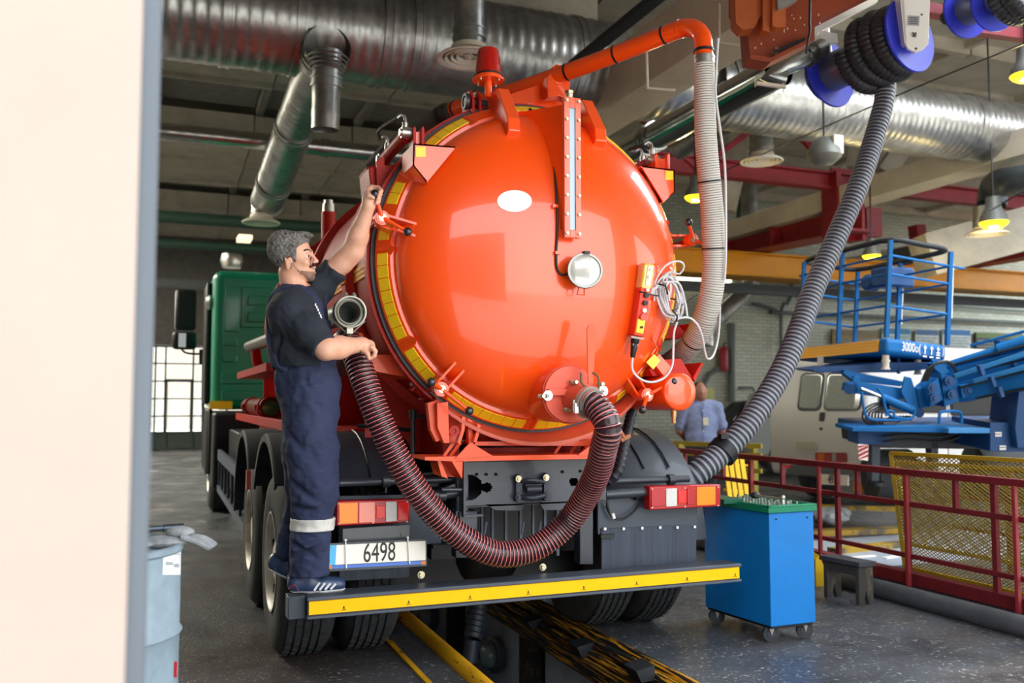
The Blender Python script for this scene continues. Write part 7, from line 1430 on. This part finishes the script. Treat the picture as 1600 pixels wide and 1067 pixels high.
# man in the background
BM = thing('person', G(1094, 810, 0), 'man in a light blue short-sleeved shirt with a badge, standing behind the air tank', 'person'); Z0 = D(1094, 612, 10.8)
base = V((Z0.x, Z0.y, 0)); BM.location = base; OFF[BM] = base.copy(); AXB = [tuple(_r), tuple(V((-_r.y, _r.x, 0))), (0, 0, 1)]; rx = _r; fy = V((-_r.y, _r.x, 0))
def Bp(x, y, z): return base+rx*x+fy*y+V((0, 0, z))
def el2(c, R, k=.03, op='+'): return ('ell', tuple(c), R, AXB, k, op)
s = SDF(np.array(base)-np.array([.45, .45, 0]), np.array(base)+np.array([.45, .45, 1.78]), .011)
s.add([el2(Bp(.0, 0, 1.56), (.078, .095, .115)), el2(Bp(-.0, -.05, 1.52), (.06, .06, .075)), el2(Bp(0, -.105, 1.54), (.014, .02, .02), .01), el2(Bp(-.08, .0, 1.55), (.014, .02, .032), .01), el2(Bp(.08, .0, 1.55), (.014, .02, .032), .01), cap(Bp(0, 0, 1.42), Bp(0, 0, 1.5), .06), el2(Bp(0, 0, 1.2), (.18, .11, .24)),
       cap(Bp(-.19, 0, 1.36), Bp(-.25, .03, 1.08), .05, .042), cap(Bp(-.25, .03, 1.08), Bp(-.1, .17, .93), .042, .03), cap(Bp(.19, 0, 1.36), Bp(.26, .03, 1.08), .05, .042), cap(Bp(.26, .03, 1.08), Bp(.1, .17, .93), .042, .03), cap(Bp(-.09, .18, .92), Bp(.09, .18, .92), .035, .035),
       cap(Bp(-.09, 0, .9), Bp(-.1, 0, .1), .08, .045), cap(Bp(.09, 0, .9), Bp(.1, 0, .1), .08, .045)]); sobj('body', s, skin_mat('tanned_skin', 'a8745e', '935f4c'), BM, 1)
s = SDF(np.array(base)+np.array([-.45, -.45, .8]), np.array(base)+np.array([.45, .45, 1.55]), .011)
s.add([el2(Bp(0, 0, 1.2), (.205, .135, .27), .05), el2(Bp(0, 0, 1.0), (.19, .135, .2), .05), cap(Bp(-.18, 0, 1.37), Bp(.18, 0, 1.37), .075, .075, .05), cap(Bp(-.19, 0, 1.36), Bp(-.245, .02, 1.14), .075, .07, .03), cap(Bp(.19, 0, 1.36), Bp(.255, .02, 1.14), .075, .07, .03)]); s.noise(.004, 30, 4); s.clip(Bp(0, 0, .88), (0, 0, -1)); s.add([el2(Bp(0, -.02, 1.49), (.07, .075, .05), .01, '-')]); sobj('shirt', s, mat('pale_blue_shirt', '8391b5', .8, var=.08), BM, 1)
s = SDF(np.array(base)+np.array([-.4, -.4, 0.05]), np.array(base)+np.array([.4, .4, 1.0]), .012)
s.add([el2(Bp(0, 0, .9), (.18, .13, .12), .04), cap(Bp(-.09, 0, .85), Bp(-.1, 0, .08), .105, .075), cap(Bp(.09, 0, .85), Bp(.1, 0, .08), .105, .075)]); sobj('trousers', s, mat('dark_trousers', '2a2e38', .8), BM, 1)
b = MB(); b.sph(Bp(0, .02, 1.60), .095, 14, (.9, 1.0, .85)); b.v = [v for v in b.v]; obj('hair', b, mat('dark_hair', '2b2523', .8), BM)
for x in (-.1, .1): b = MB(); b.box(Bp(x, -.04, .045), (.1, .28, .09), Matrix((rx, fy, V((0, 0, 1)))).transposed()); obj('shoe', b, BLACK, BM, bev=.03)
b = MB(); b.box(Bp(.03, -.145, 1.2), (.06, .01, .09), Matrix((rx, fy, V((0, 0, 1)))).transposed()); obj('id_badge', b, mat('badge_cream', 'd8d6b0', .4), BM); b = MB(); b.bar(Bp(0, -.137, 1.42), Bp(.0, -.14, .9), .012, .006); obj('button_placket', b, mat('placket', '6f7da3', .8), BM)
for k in range(3): b = MB(); b.cyl(Bp(-.0, -.143, 1.33-.12*k), Bp(-.0, -.147, 1.33-.12*k), .008, n=8); obj('button', b, WHITE, BM)
